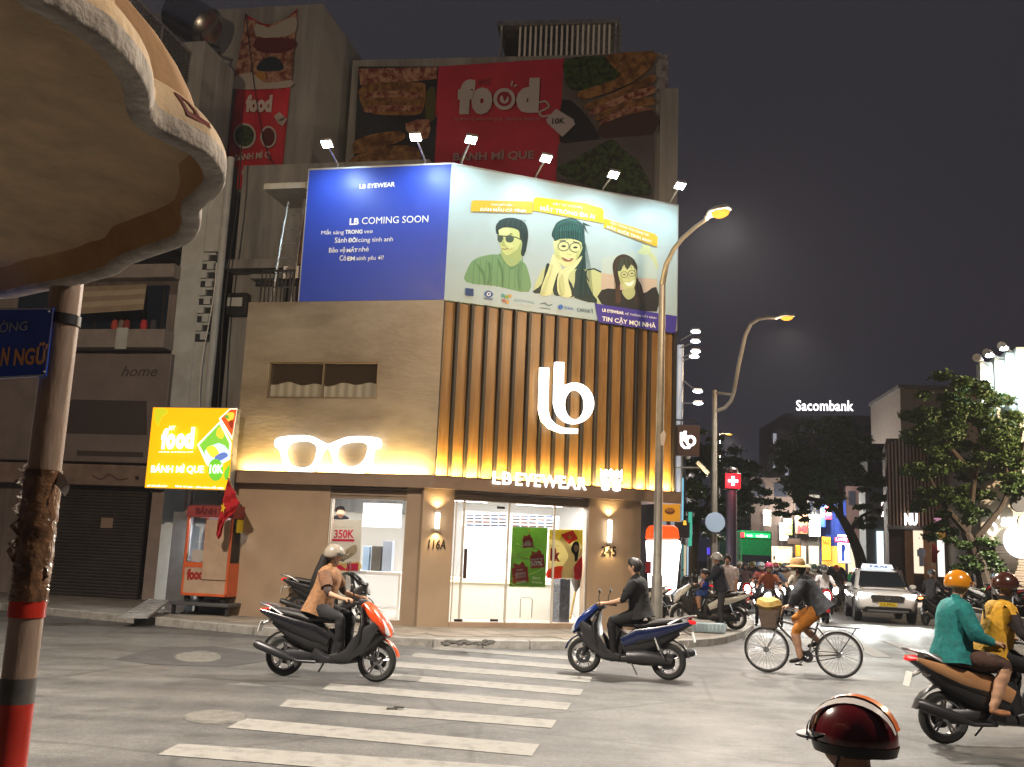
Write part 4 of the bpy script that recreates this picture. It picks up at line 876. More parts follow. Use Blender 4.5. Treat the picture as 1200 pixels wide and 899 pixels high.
dr([(200, 110), (260, 130), (330, 95), (388, 80), (384, 150), (300, 175), (200, 170)], '#a8a49c', 2); dr([(205, 330), (230, 280), (280, 265), (320, 290), (322, 330)], '#10202a', 3); dr([(200, 180), (380, 185), (376, 230), (300, 250), (205, 240)], '#5c1620', 2); dr(ell(220, 358, 28, 22), '#a8782c', 0)
dr([(95, 365), (180, 340), (240, 390), (365, 375), (362, 408), (230, 418), (92, 415)], '#b0a8a4', 2)
dr(ell(146, 637, 54, 60), '#c0b6b4', 0); dr(ell(146, 637, 45, 50), m_herb, 0); dr(ell(258, 642, 38, 52), '#c0b6b4', 0); dr(ell(258, 642, 30, 43), '#5a1a18', 0); dr([(134, 796), (255, 788), (255, 815), (134, 822)], '#b8a4a2', 0); dr([(284, 545), (310, 525), (345, 560), (325, 592), (305, 580)], '#b8aca8', 0)
obj('print', q, None, rb, sharp=None)
for s, x0, y0, x1, y1, h, bd in (('food', 150, 520, 272, 520, 75, .06), ('BÁNH MÌ Q', 102, 752, 265, 738, 36, .02), ('10K', 305, 572, 336, 562, 14, .01)): ptext(PB, s, *zr(x0, y0), *zr(x1, y1), .16, ink('#c9bcbc') if s != '10K' else ink('#222222'), rb, hp=h/4, ext=.004, bold=bd)
obj('slack_rope', MB().tube([PB.at(*zr(*p), .25) for p in catmull([(150, 60), (185, 350), (210, 520), (245, 690), (320, 840)], 4, False)], .014, 5), m_black, rb)

PR = Pl((-1.5, 30.5), (math.cos(.13), -math.sin(.13)))
rh = thing('rear_house', 'dark rear building behind the shop carrying a huge food banner', 'building', PR.at(600, 640))
a = PR.rect(405, 66, 772, 300); zt_ = PR.uz(600, 66)[1]
b_ = MB(); b_.wall(PR, a[0], a[1]+.02, 6, zt_, -8, -.02, m_tower); b_.wall(PR, a[1]+.02, up_(PR, 794, 170), 6, PR.uz(780, 108)[1], -8, .25, m_tower); b_.wall(PR, a[1]+.02, up_(PR, 783, 80), 6, zt_-.05, -8, -.05, M('pale_wall_patch', (.4, .38, .42), .8, col2=(.12, .1, .14), scale=4)); obj('house_wall', b_, None, rh)
# slatted roof structure
rs2 = thing('roof_shelter', 'small slatted metal shelter with flat roof on the rear building', 'shelter', PR.at(655, 62)); zs = lambda x, y: (500+x/3.4286, y/3.4286); PRs = PR.shift(-.3)
u0, u1 = up_(PRs, *zs(375, 160)), up_(PRs, *zs(735, 140)); zb_ = zt_; zz = PRs.uz(*zs(550, 105))[1]
for i in range(18):
    u = u0+(u1-u0)*i/17; obj('slat', MB().wall(PRs, u-.035, u+.035, zb_, zz, -.05, .03, m_white), None, rs2)
f2 = MB(); ul, ur = up_(PRs, *zs(285, 120)), up_(PRs, *zs(775, 60)); f2.wall(PRs, ul, ur, zz, zz+.16, -2.5, .15, m_steel); f2.wall(PRs, ul, ur, zz+.17, zz+.42, -2.4, -.3, m_dkmetal)
for u in (ul+.1, ur-.15, ur+.0): f2.wall(PRs, u, u+.08, zb_, zz, -.1, .0, m_steel)
f2.wall(PRs, ul+.25, u0-.1, zb_, zz-.1, -.4, -.3, m_dkmetal); obj('frame', f2, None, rs2)
PF = PR.shift(.15)
fb = thing('food_banner', 'huge dim food banner, red centre between dark food photos, above the billboard', 'banner', PF.at(590, 230))
zq = lambda x, y: (500+x/3.4286, y/3.4286)
m_ban2 = M('banner_dull_red', '#b42440', .6, var=.12, scale=1.2)
def panel3(name, c, mt, wob=.04):
    rg = []
    for i in range(9):
        f_ = i/8; rg.append([PF.at(c[0][0]+(c[1][0]-c[0][0])*g_+(c[3][0]+(c[2][0]-c[3][0])*g_-c[0][0]-(c[1][0]-c[0][0])*g_)*f_, c[0][1]+(c[1][1]-c[0][1])*g_+(c[3][1]+(c[2][1]-c[3][1])*g_-c[0][1]-(c[1][1]-c[0][1])*g_)*f_, wob*math.sin(g_*6+f_*5)) for g_ in np.linspace(0, 1, 12)])
    o = obj(name, MB().ring_loft(rg, mt, False, False), None, fb); return o
panel3('left_panel', [(420, 78), (516, 78), (506, 240), (412, 240)], M('banner_navy', '#10141f', .6, col2='#232a38', scale=1.5))
panel3('centre_panel', [(514, 78), (663, 68), (652, 240), (503, 240)], m_ban2); panel3('right_panel', [(661, 68), (767, 59), (766, 260), (650, 260)], M('banner_grey', '#4a4448', .6, col2='#6a6262', scale=1.2))
q = MB(); LAY[0] = 0
def df(pts, mt, sm=3, tf=zq):
    LAY[0] += 1; q.draw(PF, [tf(*p) for p in pts], .07+.004*LAY[0], mt if not isinstance(mt, str) else ink(mt), sm)
df([(680, 322), (1050, 315), (1048, 370), (900, 385), (690, 400)], m_food, 0, zr)
df([(700, 400), (960, 385), (995, 420), (985, 510), (940, 540), (760, 535), (700, 500)], m_bread, 3, zr)
for k in range(4): df([(720, 400+k*34), (850, 392+k*34), (965, 402+k*32), (970, 424+k*32), (850, 420+k*34), (715, 426+k*34)], m_food if k % 2 else m_bread, 3, zr)
df([(1000, 430), (1040, 412), (1036, 560), (995, 560)], '#4a4a1e', 2, zr)
df([(660, 665), (740, 630), (870, 615), (900, 640), (860, 670), (680, 720), (655, 700)], m_bread, 3, zr); df([(650, 740), (760, 700), (880, 680), (960, 700), (950, 760), (660, 775)], m_bread, 3, zr); df([(900, 580), (1010, 560), (1005, 650), (930, 640)], m_food, 2, zr)
df([(560, 240), (700, 225), (770, 270), (760, 320), (690, 360), (580, 360), (555, 300)], m_herb, 3); df([(715, 222), (912, 208), (912, 250), (830, 330), (640, 400), (605, 370), (700, 340), (780, 300)], m_bread, 2)
for k in range(5): df([(640+k*20, 420+k*22), (760+k*15, 370+k*20), (905, 300+k*45), (912, 330+k*45), (770+k*15, 400+k*20), (650+k*20, 440+k*22)], m_food if k % 2 else m_bread, 2)
df([(545, 400), (620, 440), (690, 545), (660, 575), (535, 570)], '#14141c', 2); df([(700, 500), (912, 440), (912, 540), (720, 560)], '#3c2420', 2)
df([(530, 580), (740, 555), (912, 542), (910, 780), (620, 730), (520, 720)], M('banner_pale', '#544e54', .6), 0)
df([(520, 690), (590, 640), (680, 590), (745, 560), (790, 600), (850, 650), (890, 720), (895, 785), (700, 760)], m_herb, 3)
df([(480, 480), (520, 437), (590, 480), (596, 500), (545, 550), (485, 495)], '#b0aab0', 0); df(arc(catmull([(452, 412), (478, 408), (490, 430), (455, 450), (465, 468), (500, 462)], 5, False), 7), '#b0aab0', 0)
obj('print', q, None, fb, sharp=None)
for s, x0, y0, x1, y1, h, bd, cc in (('f', 122, 445, 190, 445, 125, .09, '#b9b3b6'), ('o', 178, 444, 262, 443, 92, .09, '#b9b3b6'), ('d', 358, 440, 450, 438, 125, .09, '#b9b3b6'), ('10K', 504, 498, 556, 495, 22, .03, '#15131a'), ('MY', 208, 345, 258, 340, 26, .0, '#7c2634'), ('BÁNH MÌ QUE', 106, 645, 430, 636, 38, .03, '#9b7a80'), ('HƯƠNG VỊ BÁNH MÌ QUE - ĐẬM ĐÀ TỪNG VỊ', 112, 484, 455, 484, 13, .0, '#a08088')):
    ptext(PF, s, *zq(x0, y0), *zq(x1, y1), .16, ink(cc), fb, hp=h/3.4286, ext=.006, bold=bd)
q = MB(); q.draw(PF, [zq(*p) for p in ell(312, 398, 44, 44, 28)], .16, ink('#b9b3b6')); q.draw(PF, [zq(*p) for p in ell(312, 398, 30, 30, 24)], .164, ink('#8c1c2e')); q.draw(PF, [zq(*p) for p in ell(312, 398, 18, 18, 20)], .168, ink('#b9b3b6')); q.draw(PF, [zq(*p) for p in [(300, 370), (312, 380), (330, 366), (322, 396), (312, 410)]], .172, ink('#8c1c2e')); q.draw(PF, [zq(*p) for p in arc([(340, 345), (345, 325)], 6)], .16, ink('#b9b3b6')); q.draw(PF, [zq(*p) for p in arc([(350, 348), (362, 340)], 6)], .16, ink('#b9b3b6'))
obj('logo_circle', q, None, fb, sharp=None)

# ---- roof terrace clutter beside the blue billboard
zz5 = z5; PN = FL.shift(-.5)
ld = thing('metal_ladder', 'aluminium ladder leaning beside the blue billboard on the terrace', 'ladder', PN.at(*z5(260, 770)))
l0, l1, r0, r1 = PN.at(*z5(210, 775)), PN.at(*z5(300, 252), -.4), PN.at(*z5(312, 775)), PN.at(*z5(385, 240), -.4)
for a, b in ((l0, l1), (r0, r1)): obj('rail', MB().tube([a, b], .035, 8), m_steel, ld)
for k in range(1, 7): f_ = k/7; obj('rung', MB().tube([l0.lerp(l1, f_), r0.lerp(r1, f_)], .02, 6), m_steel, ld)
a = PN.rect(*z5(225, 552), *z5(325, 620)); t = thing('ac_unit', 'white air conditioner fan unit behind the ladder', 'air conditioner', PN.P(a[0], a[2], -.6))
obj('casing', MB().wall(PN, a[0], a[1], a[2], a[3], -.9, -.5), m_white, t, bev=.02); obj('fan_grille', MB().lathe([(.02, 0), (.16, 0), (.17, .02), (.16, .03)], 18, PN.P((a[0]+a[1])/2, (a[2]+a[3])/2, -.49), 'y'), m_dkmetal, t)
obj('stand', MB().wall(PN, a[0]+.05, a[0]+.1, ZM-.1, a[2], -.9, -.5).wall(PN, a[1]-.1, a[1]-.05, ZM-.1, a[2], -.9, -.5), m_dkmetal, t)
a = PN.rect(*z5(185, 135), *z5(398, 190)); tag(obj('sheet_canopy', MB().wall(PN, a[0], a[1], a[2], a[2]+.12, -1.2, .1).wall(PN, a[0], a[1], a[2]+.13, a[3]-.1, -.1, .05), M('sheet_metal_pale', (.55, .57, .55), .5, .2, var=.1), None, origin=PN.P(a[0], a[2])), 'pale folded metal sheet canopy beside the top of the blue billboard', 'canopy')
rl = thing('terrace_railing', 'black metal railing at the terrace edge left of the ladder', 'railing', PN.at(*z5(190, 770))); a = PN.rect(*z5(172, 622), *z5(340, 770))
for k in range(9): u = a[0]+(a[1]-a[0])*k/8; obj('bar', MB().wall(PN, u-.012, u+.012, ZM-.1, a[3], .1, .125), m_black, rl)
obj('top_rail', MB().wall(PN, a[0]-.02, a[1]+.02, a[3], a[3]+.04, .09, .135), m_black, rl)
tag(obj('brick_chimney', MB().wall(PN, a[0]-.0, a[0]+.75, ZM-.1, ZT-.25, -2.4, -1.6), M('terrace_wall', (.17, .10, .07), .85, var=.2), None), 'reddish brown wall stub behind the ladder on the terrace', 'wall')
# ================================================================ lightbox sign, kiosk, flag, ramp between the old house and the shop
KP = Pl(FL.P(4.75, 0, .55), (math.cos(.21), -math.sin(.21)))
zk = lambda x, y: (160+x/3.214, 460+y/3.214)
ys = thing('lightbox_sign', 'lit yellow food lightbox sign above the red kiosk', 'sign', KP.at(*zk(180, 370)))
qd = [zk(68, 57), zk(386, 55), zk(332, 370), zk(28, 360)]
a = KP.rect(173, 477, 274, 573)
a = (KP.uz(174, 520)[0], KP.uz(273, 520)[0], KP.uz(222, 574)[1], KP.uz(222, 477)[1])
m_yl = M('lightbox_yellow', '#f0a80c', .4, emit=.95, ecol='#f0a808')
obj('light_face', MB().wall(KP, a[0]+.02, a[1]-.02, a[2]+.02, a[3]-.02, -.02, 0, m_yl), None, ys)
bx = MB(); bx.wall(KP, a[0], a[1], a[2], a[3], -.22, -.025, m_steel); obj('sign_box', bx, None, ys, bev=.01)
q = MB(); LAY[0] = 0
def dk(pts, h, st=.9, sm=2): LAY[0] += 1; q.draw(KP, [zk(*p) for p in pts], .003+.002*LAY[0], lit(h, st), sm)
dk([(70, 62), (110, 60), (118, 80), (96, 92), (82, 130), (68, 100)], '#b8b81c')
def clip_lozenge(c, w, h):
    return [(c[0]-w, c[1]+h*.15), (c[0]-w*.1, c[1]-h), (c[0]+w, c[1]-h*.1), (c[0]+w*.3, c[1]+h)]
dk([(228, 196), (316, 106), (358, 190), (352, 252), (282, 292), (262, 270)], '#f4f2dc', 1, 0); dk([(236, 198), (312, 118), (350, 192), (346, 244), (284, 280)], '#74b83a', .9, 0)
dk([(256, 220), (310, 190), (345, 215), (346, 244), (284, 272)], '#b9c8e0', 1, 2); dk([(262, 214), (290, 200), (312, 232), (288, 246)], '#e8c838', 1, 3); dk([(310, 130), (330, 150), (322, 175), (300, 160)], '#e8b830', 1, 2); dk([(296, 240), (330, 225), (344, 240), (300, 262)], '#5a74b8', .8, 2)
dk([(310, 98), (352, 60), (380, 60), (360, 180)], '#f4f2dc', 1, 0); dk([(318, 98), (354, 64), (378, 64), (360, 166)], '#c8501c', .9, 0); dk([(338, 80), (366, 76), (364, 100), (344, 108)], '#e8b838', 1, 3); dk([(346, 112), (364, 104), (360, 140)], '#8c2a18', .8, 2); dk([(330, 92), (344, 84), (348, 100)], '#5a9a30', .9, 2)
dk(ell(298, 292, 29, 42), '#5fae2c', .9, 0); dk([(330, 300), (352, 270), (346, 320), (334, 330)], '#5fae2c', .9, 2)
obj('print', q, None, ys, sharp=None)
lw = lit('#ffffff', 1.05)
for s, x0, y0, x1, y1, h, bd in (('f', 90, 208, 114, 207, 72, .06), ('o', 110, 208, 144, 207, 52, .06), ('o', 146, 207, 180, 206, 52, .06), ('d', 178, 206, 214, 205, 74, .06), ('MY', 122, 142, 146, 141, 16, .01), ('BÁNH MÌ QUE', 54, 300, 252, 302, 32, .025), ('10K', 274, 304, 326, 303, 32, .025), ('0909 000 000', 40, 354, 116, 356, 9, .02), ('Bánh mì que - giòn ngon mỗi ngày', 146, 356, 328, 363, 9, .02), ('HƯƠNG VỊ ĐƯỜNG PHỐ', 84, 226, 212, 227, 7, .02)):
    if '0909' in s: s = 'MỞ CỬA MỖI NGÀY'
    ptext(KP, s, *zk(x0, y0), *zk(x1, y1), .06, lw, ys, hp=h/3.214, ext=.004, bold=bd)
tb2 = MB(); tb2.wall(KP, a[0]+.1, a[0]+.16, a[2]-.08, a[2], -.15, -.1); tb2.wall(KP, a[1]-.3, a[1]-.24, a[2]-.08, a[2], -.15, -.1); obj('bracket', tb2, m_dkmetal, ys)
# corrugated sheet and pale recess behind the kiosk
KB = KP.shift(-.75); rc = [r for r in KB.rect(197, 575, 300, 722)]
cs_ = MB(); n = 44; u0, u1, za, zb = KB.rect(198, 600, 222, 722); za = .13
cs_.ring_loft([[KB.P(u0+(u1-u0)*k/n, z, .03*math.sin(k*PI/2)) for z in (za, zb)] for k in range(n+1)], None, False, False)
tag(obj('corrugated_sheet', cs_, M('corrugated_metal', (.30, .30, .31), .5, .4, var=.15), None), 'upright grey corrugated sheet beside the kiosk', 'sheet')
bk = KP.shift(-1.3); a2 = bk.rect(186, 570, 300, 722); tag(obj('alley_wall', MB().wall(bk, a2[0], a2[1], .1, a2[3]+.3, -.2, 0), m_pale, None, origin=bk.P(a2[0], .1)), 'pale wall at the back of the narrow gap behind the kiosk', 'wall')
tag(obj('drain_pipe', MB().tube([KP.P(KP.uz(190, 640)[0], z, -.9) for z in (.15, 1.5, 3)], .09, 8), M('pipe_pink', (.34, .28, .27), .7), None), 'dull pinkish pipe running up beside the roller shutter', 'pipe')
# the kiosk cart
kz0 = .62
kq = Pl(KP.P(0, 0, -.1), KP.u); kk = lambda x, y: (160+x/3.214, 460+y/3.214)
uL, uR = kq.uz(*kk(180, 600))[0], kq.uz(*kk(352, 600))[0]; uB = uR+.5
zt2 = kq.uz(*kk(280, 424))[1]; kz0 = kq.uz(*kk(260, 768))[1]
m_kred = M('kiosk_orange', (.50, .10, .03), .4, var=.1); m_kdk = M('kiosk_dark_red', (.22, .03, .03), .5); m_card = M('cardboard', (.38, .27, .19), .8, var=.12)
kt = thing('food_kiosk', 'orange red food kiosk cart with glass case and cardboard front', 'kiosk', kq.P(uL, kz0))
kb = MB()
dpt = .85
for u in (uL, uR-.05): kb.wall(kq, u, u+.05, kz0, zt2-.15, -.05, 0)
for u in (uL, uR-.05): kb.wall(kq, u, u+.05, kz0, zt2-.15, -dpt, -dpt+.05)
kb.wall(kq, uL, uR, kz0, kz0+.06, -dpt, -.0)
obj('kiosk_frame', kb, m_kred, kt, bev=.006)
zm1 = kq.uz(*kk(260, 640))[1]; zm0 = kq.uz(*kk(260, 470))[1]
obj('lower_panel', MB().wall(kq, uL+.05, uR-.05, kz0+.06, zm1-.12, -.03, -.008, m_card), None, kt); obj('counter_rail', MB().wall(kq, uL+.05, uR-.05, zm1-.115, zm1, -.05, .004, m_kred), None, kt)
obj('side_panel', MB().wall(kq, uR-.02, uR, kz0+.06, zm1, -dpt+.05, -.05, m_kred), None, kt)
obj('side_glass', MB().wall(kq, uR-.02, uR-.012, zm1, zm0, -dpt+.05, -.05, m_glass), None, kt); obj('front_glass', MB().wall(kq, uL+.05, uR-.05, zm1, zm0, -.03, -.024, m_glass), None, kt)
rf = MB(); rfz = [(0, zm0), (0, zt2-.12), (-.05, zt2-.03), (-.18, zt2), (-dpt, zt2), (-dpt, zm0)]
rf.ring_loft([[kq.P(u, z, o+.02) for o, z in rfz] for u in (uL-.02, uR+.02)]); obj('roof_box', rf, m_kdk, kt)
ptext(kq, 'BÁNH MÌ', *kk(222, 456), *kk(340, 462), .024, ink('#5a1414'), kt, hp=9, ext=.006, bold=.05)
cd2 = kq.rect(*kk(256, 480), *kk(350, 706)); obj('cardboard_sheet', MB().wall(kq, cd2[0], cd2[1]-.02, cd2[2], cd2[3], .01, .025, m_card), None, kt)
ptext(kq, 'food', *kk(188, 702), *kk(250, 702), -.004, ink('#8c2018'), kt, hp=12, ext=.004, bold=.06)
it = MB(); it.wall(kq, uL+.07, uL+.5, zm1+.02, zm1+.25, -.6, -.2, ink('#b8b4ae')); it.wall(kq, uR-.45, uR-.1, zm1+.02, zm1+.2, -.6, -.25, ink('#b03030')); it.wall(kq, uL+.1, uR-.1, zm1+.42, zm1+.44, -.7, -.2, ink('#c8ccd0')); obj('food_tray', it, None, kt)
obj('back_board', MB().wall(kq, uL+.05, uR-.05, kz0+.06, zm0, -dpt, -dpt+.02, M('kiosk_white', (.7, .72, .74), .5)), None, kt)
ky = MB(); ky.wall(kq, uR+.001, uR+.006, zm0-.3, zm0-.02, -.55, -.2); obj('yellow_notice', ky, ink('#d8c020'), kt)
lamp('AREA', kq.P((uL+uR)/2, zm0-.03, -.45), 45, (.9, .96, 1), kt, kq.P((uL+uR)/2, 0, -.45), size=.7, sizey=.3)
for u in (uL+.1, uR-.12):
    for o in (-.12, -dpt+.12): obj('wheel', MB().lathe([(.0, -.02), (.055, -.02), (.07, -.01), (.07, .01), (.055, .02), (.0, .02)], 12, kq.P(u, kz0-.06, o), 'y'), m_rubber, kt)
pf = thing('kiosk_platform', 'low dark metal platform carrying the kiosk', 'platform', kq.P(uL, .15)); ptop = kz0-.13
pu0, pu1_ = kq.uz(*kk(135, 790))[0], uR+.12
obj('deck', MB().wall(kq, pu0, pu1_, ptop-.07, ptop, -1.0, .12, M('platform_metal', (.09, .095, .1), .5, .4)), None, pf, bev=.01)
for u in (pu0+.02, pu1_-.09):
    for o in (.05, -.9): obj('leg', MB().wall(kq, u, u+.07, .15, ptop-.071, o-.06, o, m_dkmetal), None, pf)
rp_ = thing('loading_ramp', 'grey ribbed metal ramp lying against the kiosk platform', 'ramp', G(135, 727, .15))
zn = lambda x, y: (x/3.007, 600+y/3.007)
rq = [G(*zn(425, 374), .17), G(*zn(520, 376), .17), kq.P(pu0-.01, ptop-.02, .1), kq.P(pu0-.55, ptop-.02, .0)]; obj('plate', MB().prism(rq, (0, 0, .04), M('ramp_metal', (.25, .25, .25), .6, .3, var=.2, scale=6)), None, rp_)
for k in range(1, 9):
    f_ = k/9; a, b = rq[0].lerp(rq[3], f_), rq[1].lerp(rq[2], f_); obj('rib', MB().prism([a+V((0, 0, .041)), b+V((0, 0, .041)), b+(rq[2]-b)*.03+V((0, 0, .041)), a+(rq[3]-a)*.03+V((0, 0, .041))], (0, 0, .012), m_steel), None, rp_)
# flag on a slanted staff
fl_ = thing('flag', 'small red flag with yellow star drooping from a slanted staff', 'flag', FL.P(4.55, 2.9, .1)); KF = KP.shift(.35)
ff = [[(345, 325), (368, 365), (388, 410)], [(338, 350), (360, 395), (384, 428)], [(328, 390), (350, 430), (366, 452)], [(316, 440), (336, 462), (350, 470)], [(306, 490), (322, 500), (332, 488)], [(300, 535), (308, 552), (320, 540)]]
fm2 = MB(); fm2.ring_loft([[KF.at(*zk(x, y), .06*math.sin(i*1.1+j*1.6)) for j, (x, y) in enumerate(catmull(r, 4, False))] for i, r in enumerate(catmull([tuple(c for p in r for c in p) for r in ff], 3, False)) for r in [[(r[0], r[1]), (r[2], r[3]), (r[4], r[5])]]], None, False, False)
obj('cloth', fm2, M('flag_red', (.45, .012, .02), .7), fl_)
cx, cy = 326, 435; star = [(cx+(18 if k % 2 == 0 else 7)*.62*math.sin(k*PI/5+.3), cy-(24 if k % 2 == 0 else 9)*math.cos(k*PI/5+.3)) for k in range(10)]
obj('star', MB().draw(KF, [zk(*p) for p in star], .09, ink('#e0b81c')), None, fl_)
obj('staff', MB().tube([KF.at(*zk(344, 322)), KF.at(*zk(392, 418)), FL.P(4.5, FL.uz(285, 600)[1], 0)], .018, 6), M('staff_wood', (.2, .12, .07), .6), fl_)

# ================================================================ foreground: signpost and stall canopy
m_post = M('post_paint', (.33, .235, .18), .45, var=.25, scale=14, stretch=(1, 1, .25), bump=.15, bscale=60)
m_wrap = M('brown_wrap', (.16, .085, .045), .18, var=.5, scale=22, bump=.6, bscale=35, coat=.6); m_clear = M('clear_tape', (.42, .34, .28), .15, var=.35, scale=25, bump=.7, bscale=50, coat=.8)
m_redband = M('red_reflective', (.55, .035, .02), .25, coat=.5, var=.15, scale=10); m_grey = M('post_grey', (.10, .095, .09), .6, var=.3, scale=12)
YD = 2.25
pb_ = AY(14, 860, YD); px_, py_ = pb_.x+.0, YD
pz = lambda y: AY(50, y, YD).z
sp_ = thing('sign_post', 'round steel signpost wrapped in glossy brown tape with red bands', 'post', (px_, py_, 0)); R0 = .0365
def seg(name, y1, y0, r, mt, rough=0, n=24, rings=None):
    z0, z1 = (pz(y1) if y1 is not None else 0), pz(y0); k = rings or 2; rg = []
    for i in range(k+1):
        z = z0+(z1-z0)*i/k; rg.append([V((px_+math.cos(a)*(r+rough*random.uniform(-1, 1)), py_+math.sin(a)*(r+rough*random.uniform(-1, 1)), z)) for a in [2*PI*j/n for j in range(n)]])
    return obj(name, MB().ring_loft(rg), mt, sp_, sharp=60)
seg('pole', None, -200, R0, m_post); seg('red_band', None, 825, R0+.002, m_redband); seg('grey_patch', 825, 795, R0+.0012, m_grey); seg('red_band', 724, 703, R0+.003, m_redband)
seg('tape_wrap', 705, 551, R0+.004, m_wrap, .0025, 26, 26)
rg = []
q = MB()
for k in range(9):                                          # loose crinkled tape edges down the left side
    y = 560+k*17+random.uniform(-4, 4); z = pz(y); a = random.uniform(2.6, 3.9) if k < 7 else random.uniform(-.6, .6); h = random.uniform(.025, .06)
    d = V((math.cos(a), math.sin(a)*.6, 0)); b = V((px_, py_, z))+d*R0; q.ring_loft([[b+V((0, 0, h)), b+d*.012+V((0, -.006, h*.6)), b+V((0, 0, 0))], [b+V((0, -.02, h*.9)), b+d*random.uniform(.012, .02)+V((0, -.02, h*.5)), b+V((0, -.02, .004))]], None, False, False)
obj('loose_tape', q, m_clear, sp_)
z = pz(566); tp = V((px_+R0, py_-.01, z)); q = MB(); q.ring_loft([[tp+V((0, 0, .028)), tp+V((.02, -.01, .018)), tp+V((.035, -.01, -.006)), tp+V((.034, -.01, -.016))], [tp+V((-.006, 0, 0)), tp+V((.01, -.012, -.01)), tp+V((.022, -.015, -.022)), tp+V((.028, -.012, -.03))]], None, False, False)
obj('tape_flap', q, M('tape_flap', (.5, .44, .4), .5), sp_)
# blue street sign
SP = Pl((px_, YD-.045), (1, 0.0))
zz4 = lambda x, y: (x/3.997, 225+y/3.997)
ss = thing('street_sign', 'blue street name plate with white rim fixed to the signpost', 'sign', (px_-.1, YD-.045, pz(400)))
m_sblue = M('sign_blue', (.02, .075, .48), .3, var=.08, coat=.3)
a, b, c, d = SP.at(-95, 362), SP.at(*zz4(250, 542)), SP.at(*zz4(213, 862)), SP.at(-115, 450)
obj('plate', MB().prism([a, b, c, d], (0, .006, 0)), m_sblue, ss)
e_ = [(-95, 362), zz4(250, 542), zz4(213, 862), (-115, 450)]
q = MB(); q.draw(SP, arc([(-95, 363.2)]+[zz4(243, 547), zz4(249, 556), zz4(212, 852), zz4(203, 858)]+[(-115, 448)], 1.3), .002, ink('#c8ccd4')); obj('rim', q, None, ss)
ptext(SP, 'ƯỜNG', *zz4(-48, 662), *zz4(127, 647), .002, ink('#9aa4b8'), ss, hp=14, ext=.001, bold=.012); ptext(SP, 'N', *zz4(2, 812), *zz4(38, 809), .002, ink('#dda070'), ss, hp=20.5, ext=.001, bold=.03); ptext(SP, 'NGỮ', *zz4(62, 810), *zz4(212, 803), .002, ink('#dda070'), ss, hp=25, ext=.001, bold=.03)
for x, y in ((228, 560), (206, 842)): p = SP.at(*zz4(x, y), .003); obj('rivet', MB().ball(p, .003, 8, 5), m_steel, ss)
obj('clamp', MB().lathe([(R0+.001, -.012), (R0+.004, -.012), (R0+.004, .012), (R0+.001, .012)], 20, (px_, py_, pz(375))), m_dkmetal, ss)

# scalloped canopy of the stall, overhead
CZ = 2.32
outer_px = [(49, 0), (75, 15), (100, 31), (125, 46), (147, 67), (162, 85), (172, 102), (177, 120), (179, 140), (188, 152), (207, 162), (227, 172), (245, 182), (260, 200), (264, 216), (259, 228), (248, 238), (235, 250), (235, 268), (227, 283), (212, 291), (176, 303), (153, 312), (140, 322), (122, 327), (97, 334), (50, 343), (0, 351)]
rim = [G(x, y, CZ) for x, y in outer_px]
cen = V((-.80, 1.15, CZ))
rest = []
a0 = math.atan2(rim[-1].y-cen.y, rim[-1].x-cen.x); a1 = math.atan2(rim[0].y-cen.y, rim[0].x-cen.x)
if a1 < a0: a1 += 2*PI
r0, r1 = (rim[-1]-cen).length, (rim[0]-cen).length; n = 34
for k in range(1, n):
    f_ = k/n; a = a0+(a1-a0)*f_; rr = r0+(r1-r0)*f_; rr += .06*abs(math.sin(f_*PI*5)); rest.append(cen+V((math.cos(a)*rr, math.sin(a)*rr, 0)))
rim = [V(p) for p in catmull([tuple(p) for p in rim+rest], 3)]
TH = .034
def nrm(i):
    t = (rim[(i+1) % len(rim)]-rim[i-1]).normalized(); n_ = V((t.y, -t.x, 0)); return n_ if n_.dot(rim[i]-cen) > 0 else -n_
nr_ = [nrm(i) for i in range(len(rim))]
sm_ = [sum((nr_[(i+k) % len(rim)] for k in (-2, -1, 0, 1, 2)), V()).normalized() for i in range(len(rim))]
innr = [rim[i]-sm_[i]*TH for i in range(len(rim))]
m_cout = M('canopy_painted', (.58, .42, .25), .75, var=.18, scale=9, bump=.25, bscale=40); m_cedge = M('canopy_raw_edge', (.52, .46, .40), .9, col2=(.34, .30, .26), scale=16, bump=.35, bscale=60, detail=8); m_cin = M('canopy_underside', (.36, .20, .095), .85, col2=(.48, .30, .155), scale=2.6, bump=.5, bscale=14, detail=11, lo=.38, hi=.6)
cp = thing('stall_canopy', 'thick scalloped tan canopy hanging overhead, painted letters on its outer face', 'canopy', cen)
HC_ = .075
def sh(i, t, off=0):
    p = rim[i % len(rim)]+sm_[i % len(rim)]*off; k = math.cos(t*PI/2)**.42; q = cen+(p-cen)*max(k, .02); q.z = CZ+HC_*math.sin(t*PI/2)*(1+0*off); return q
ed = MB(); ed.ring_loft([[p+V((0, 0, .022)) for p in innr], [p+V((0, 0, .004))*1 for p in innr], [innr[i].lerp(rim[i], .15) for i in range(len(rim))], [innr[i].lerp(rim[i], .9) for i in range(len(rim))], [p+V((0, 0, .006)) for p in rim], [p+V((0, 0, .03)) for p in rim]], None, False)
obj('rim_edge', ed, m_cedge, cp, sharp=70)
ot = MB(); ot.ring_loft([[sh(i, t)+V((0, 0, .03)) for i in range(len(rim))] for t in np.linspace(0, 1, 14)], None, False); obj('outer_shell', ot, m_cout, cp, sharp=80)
un = MB(); un.ring_loft([[(cen+(innr[i]-cen)*max(math.cos(t*PI/2)**.8, .02))+V((0, 0, .012+.26*math.sin(t*PI/2))) for i in range(len(rim))] for t in np.linspace(0, 1, 12)], None, False); obj('underside', un, m_cin, cp, sharp=80)
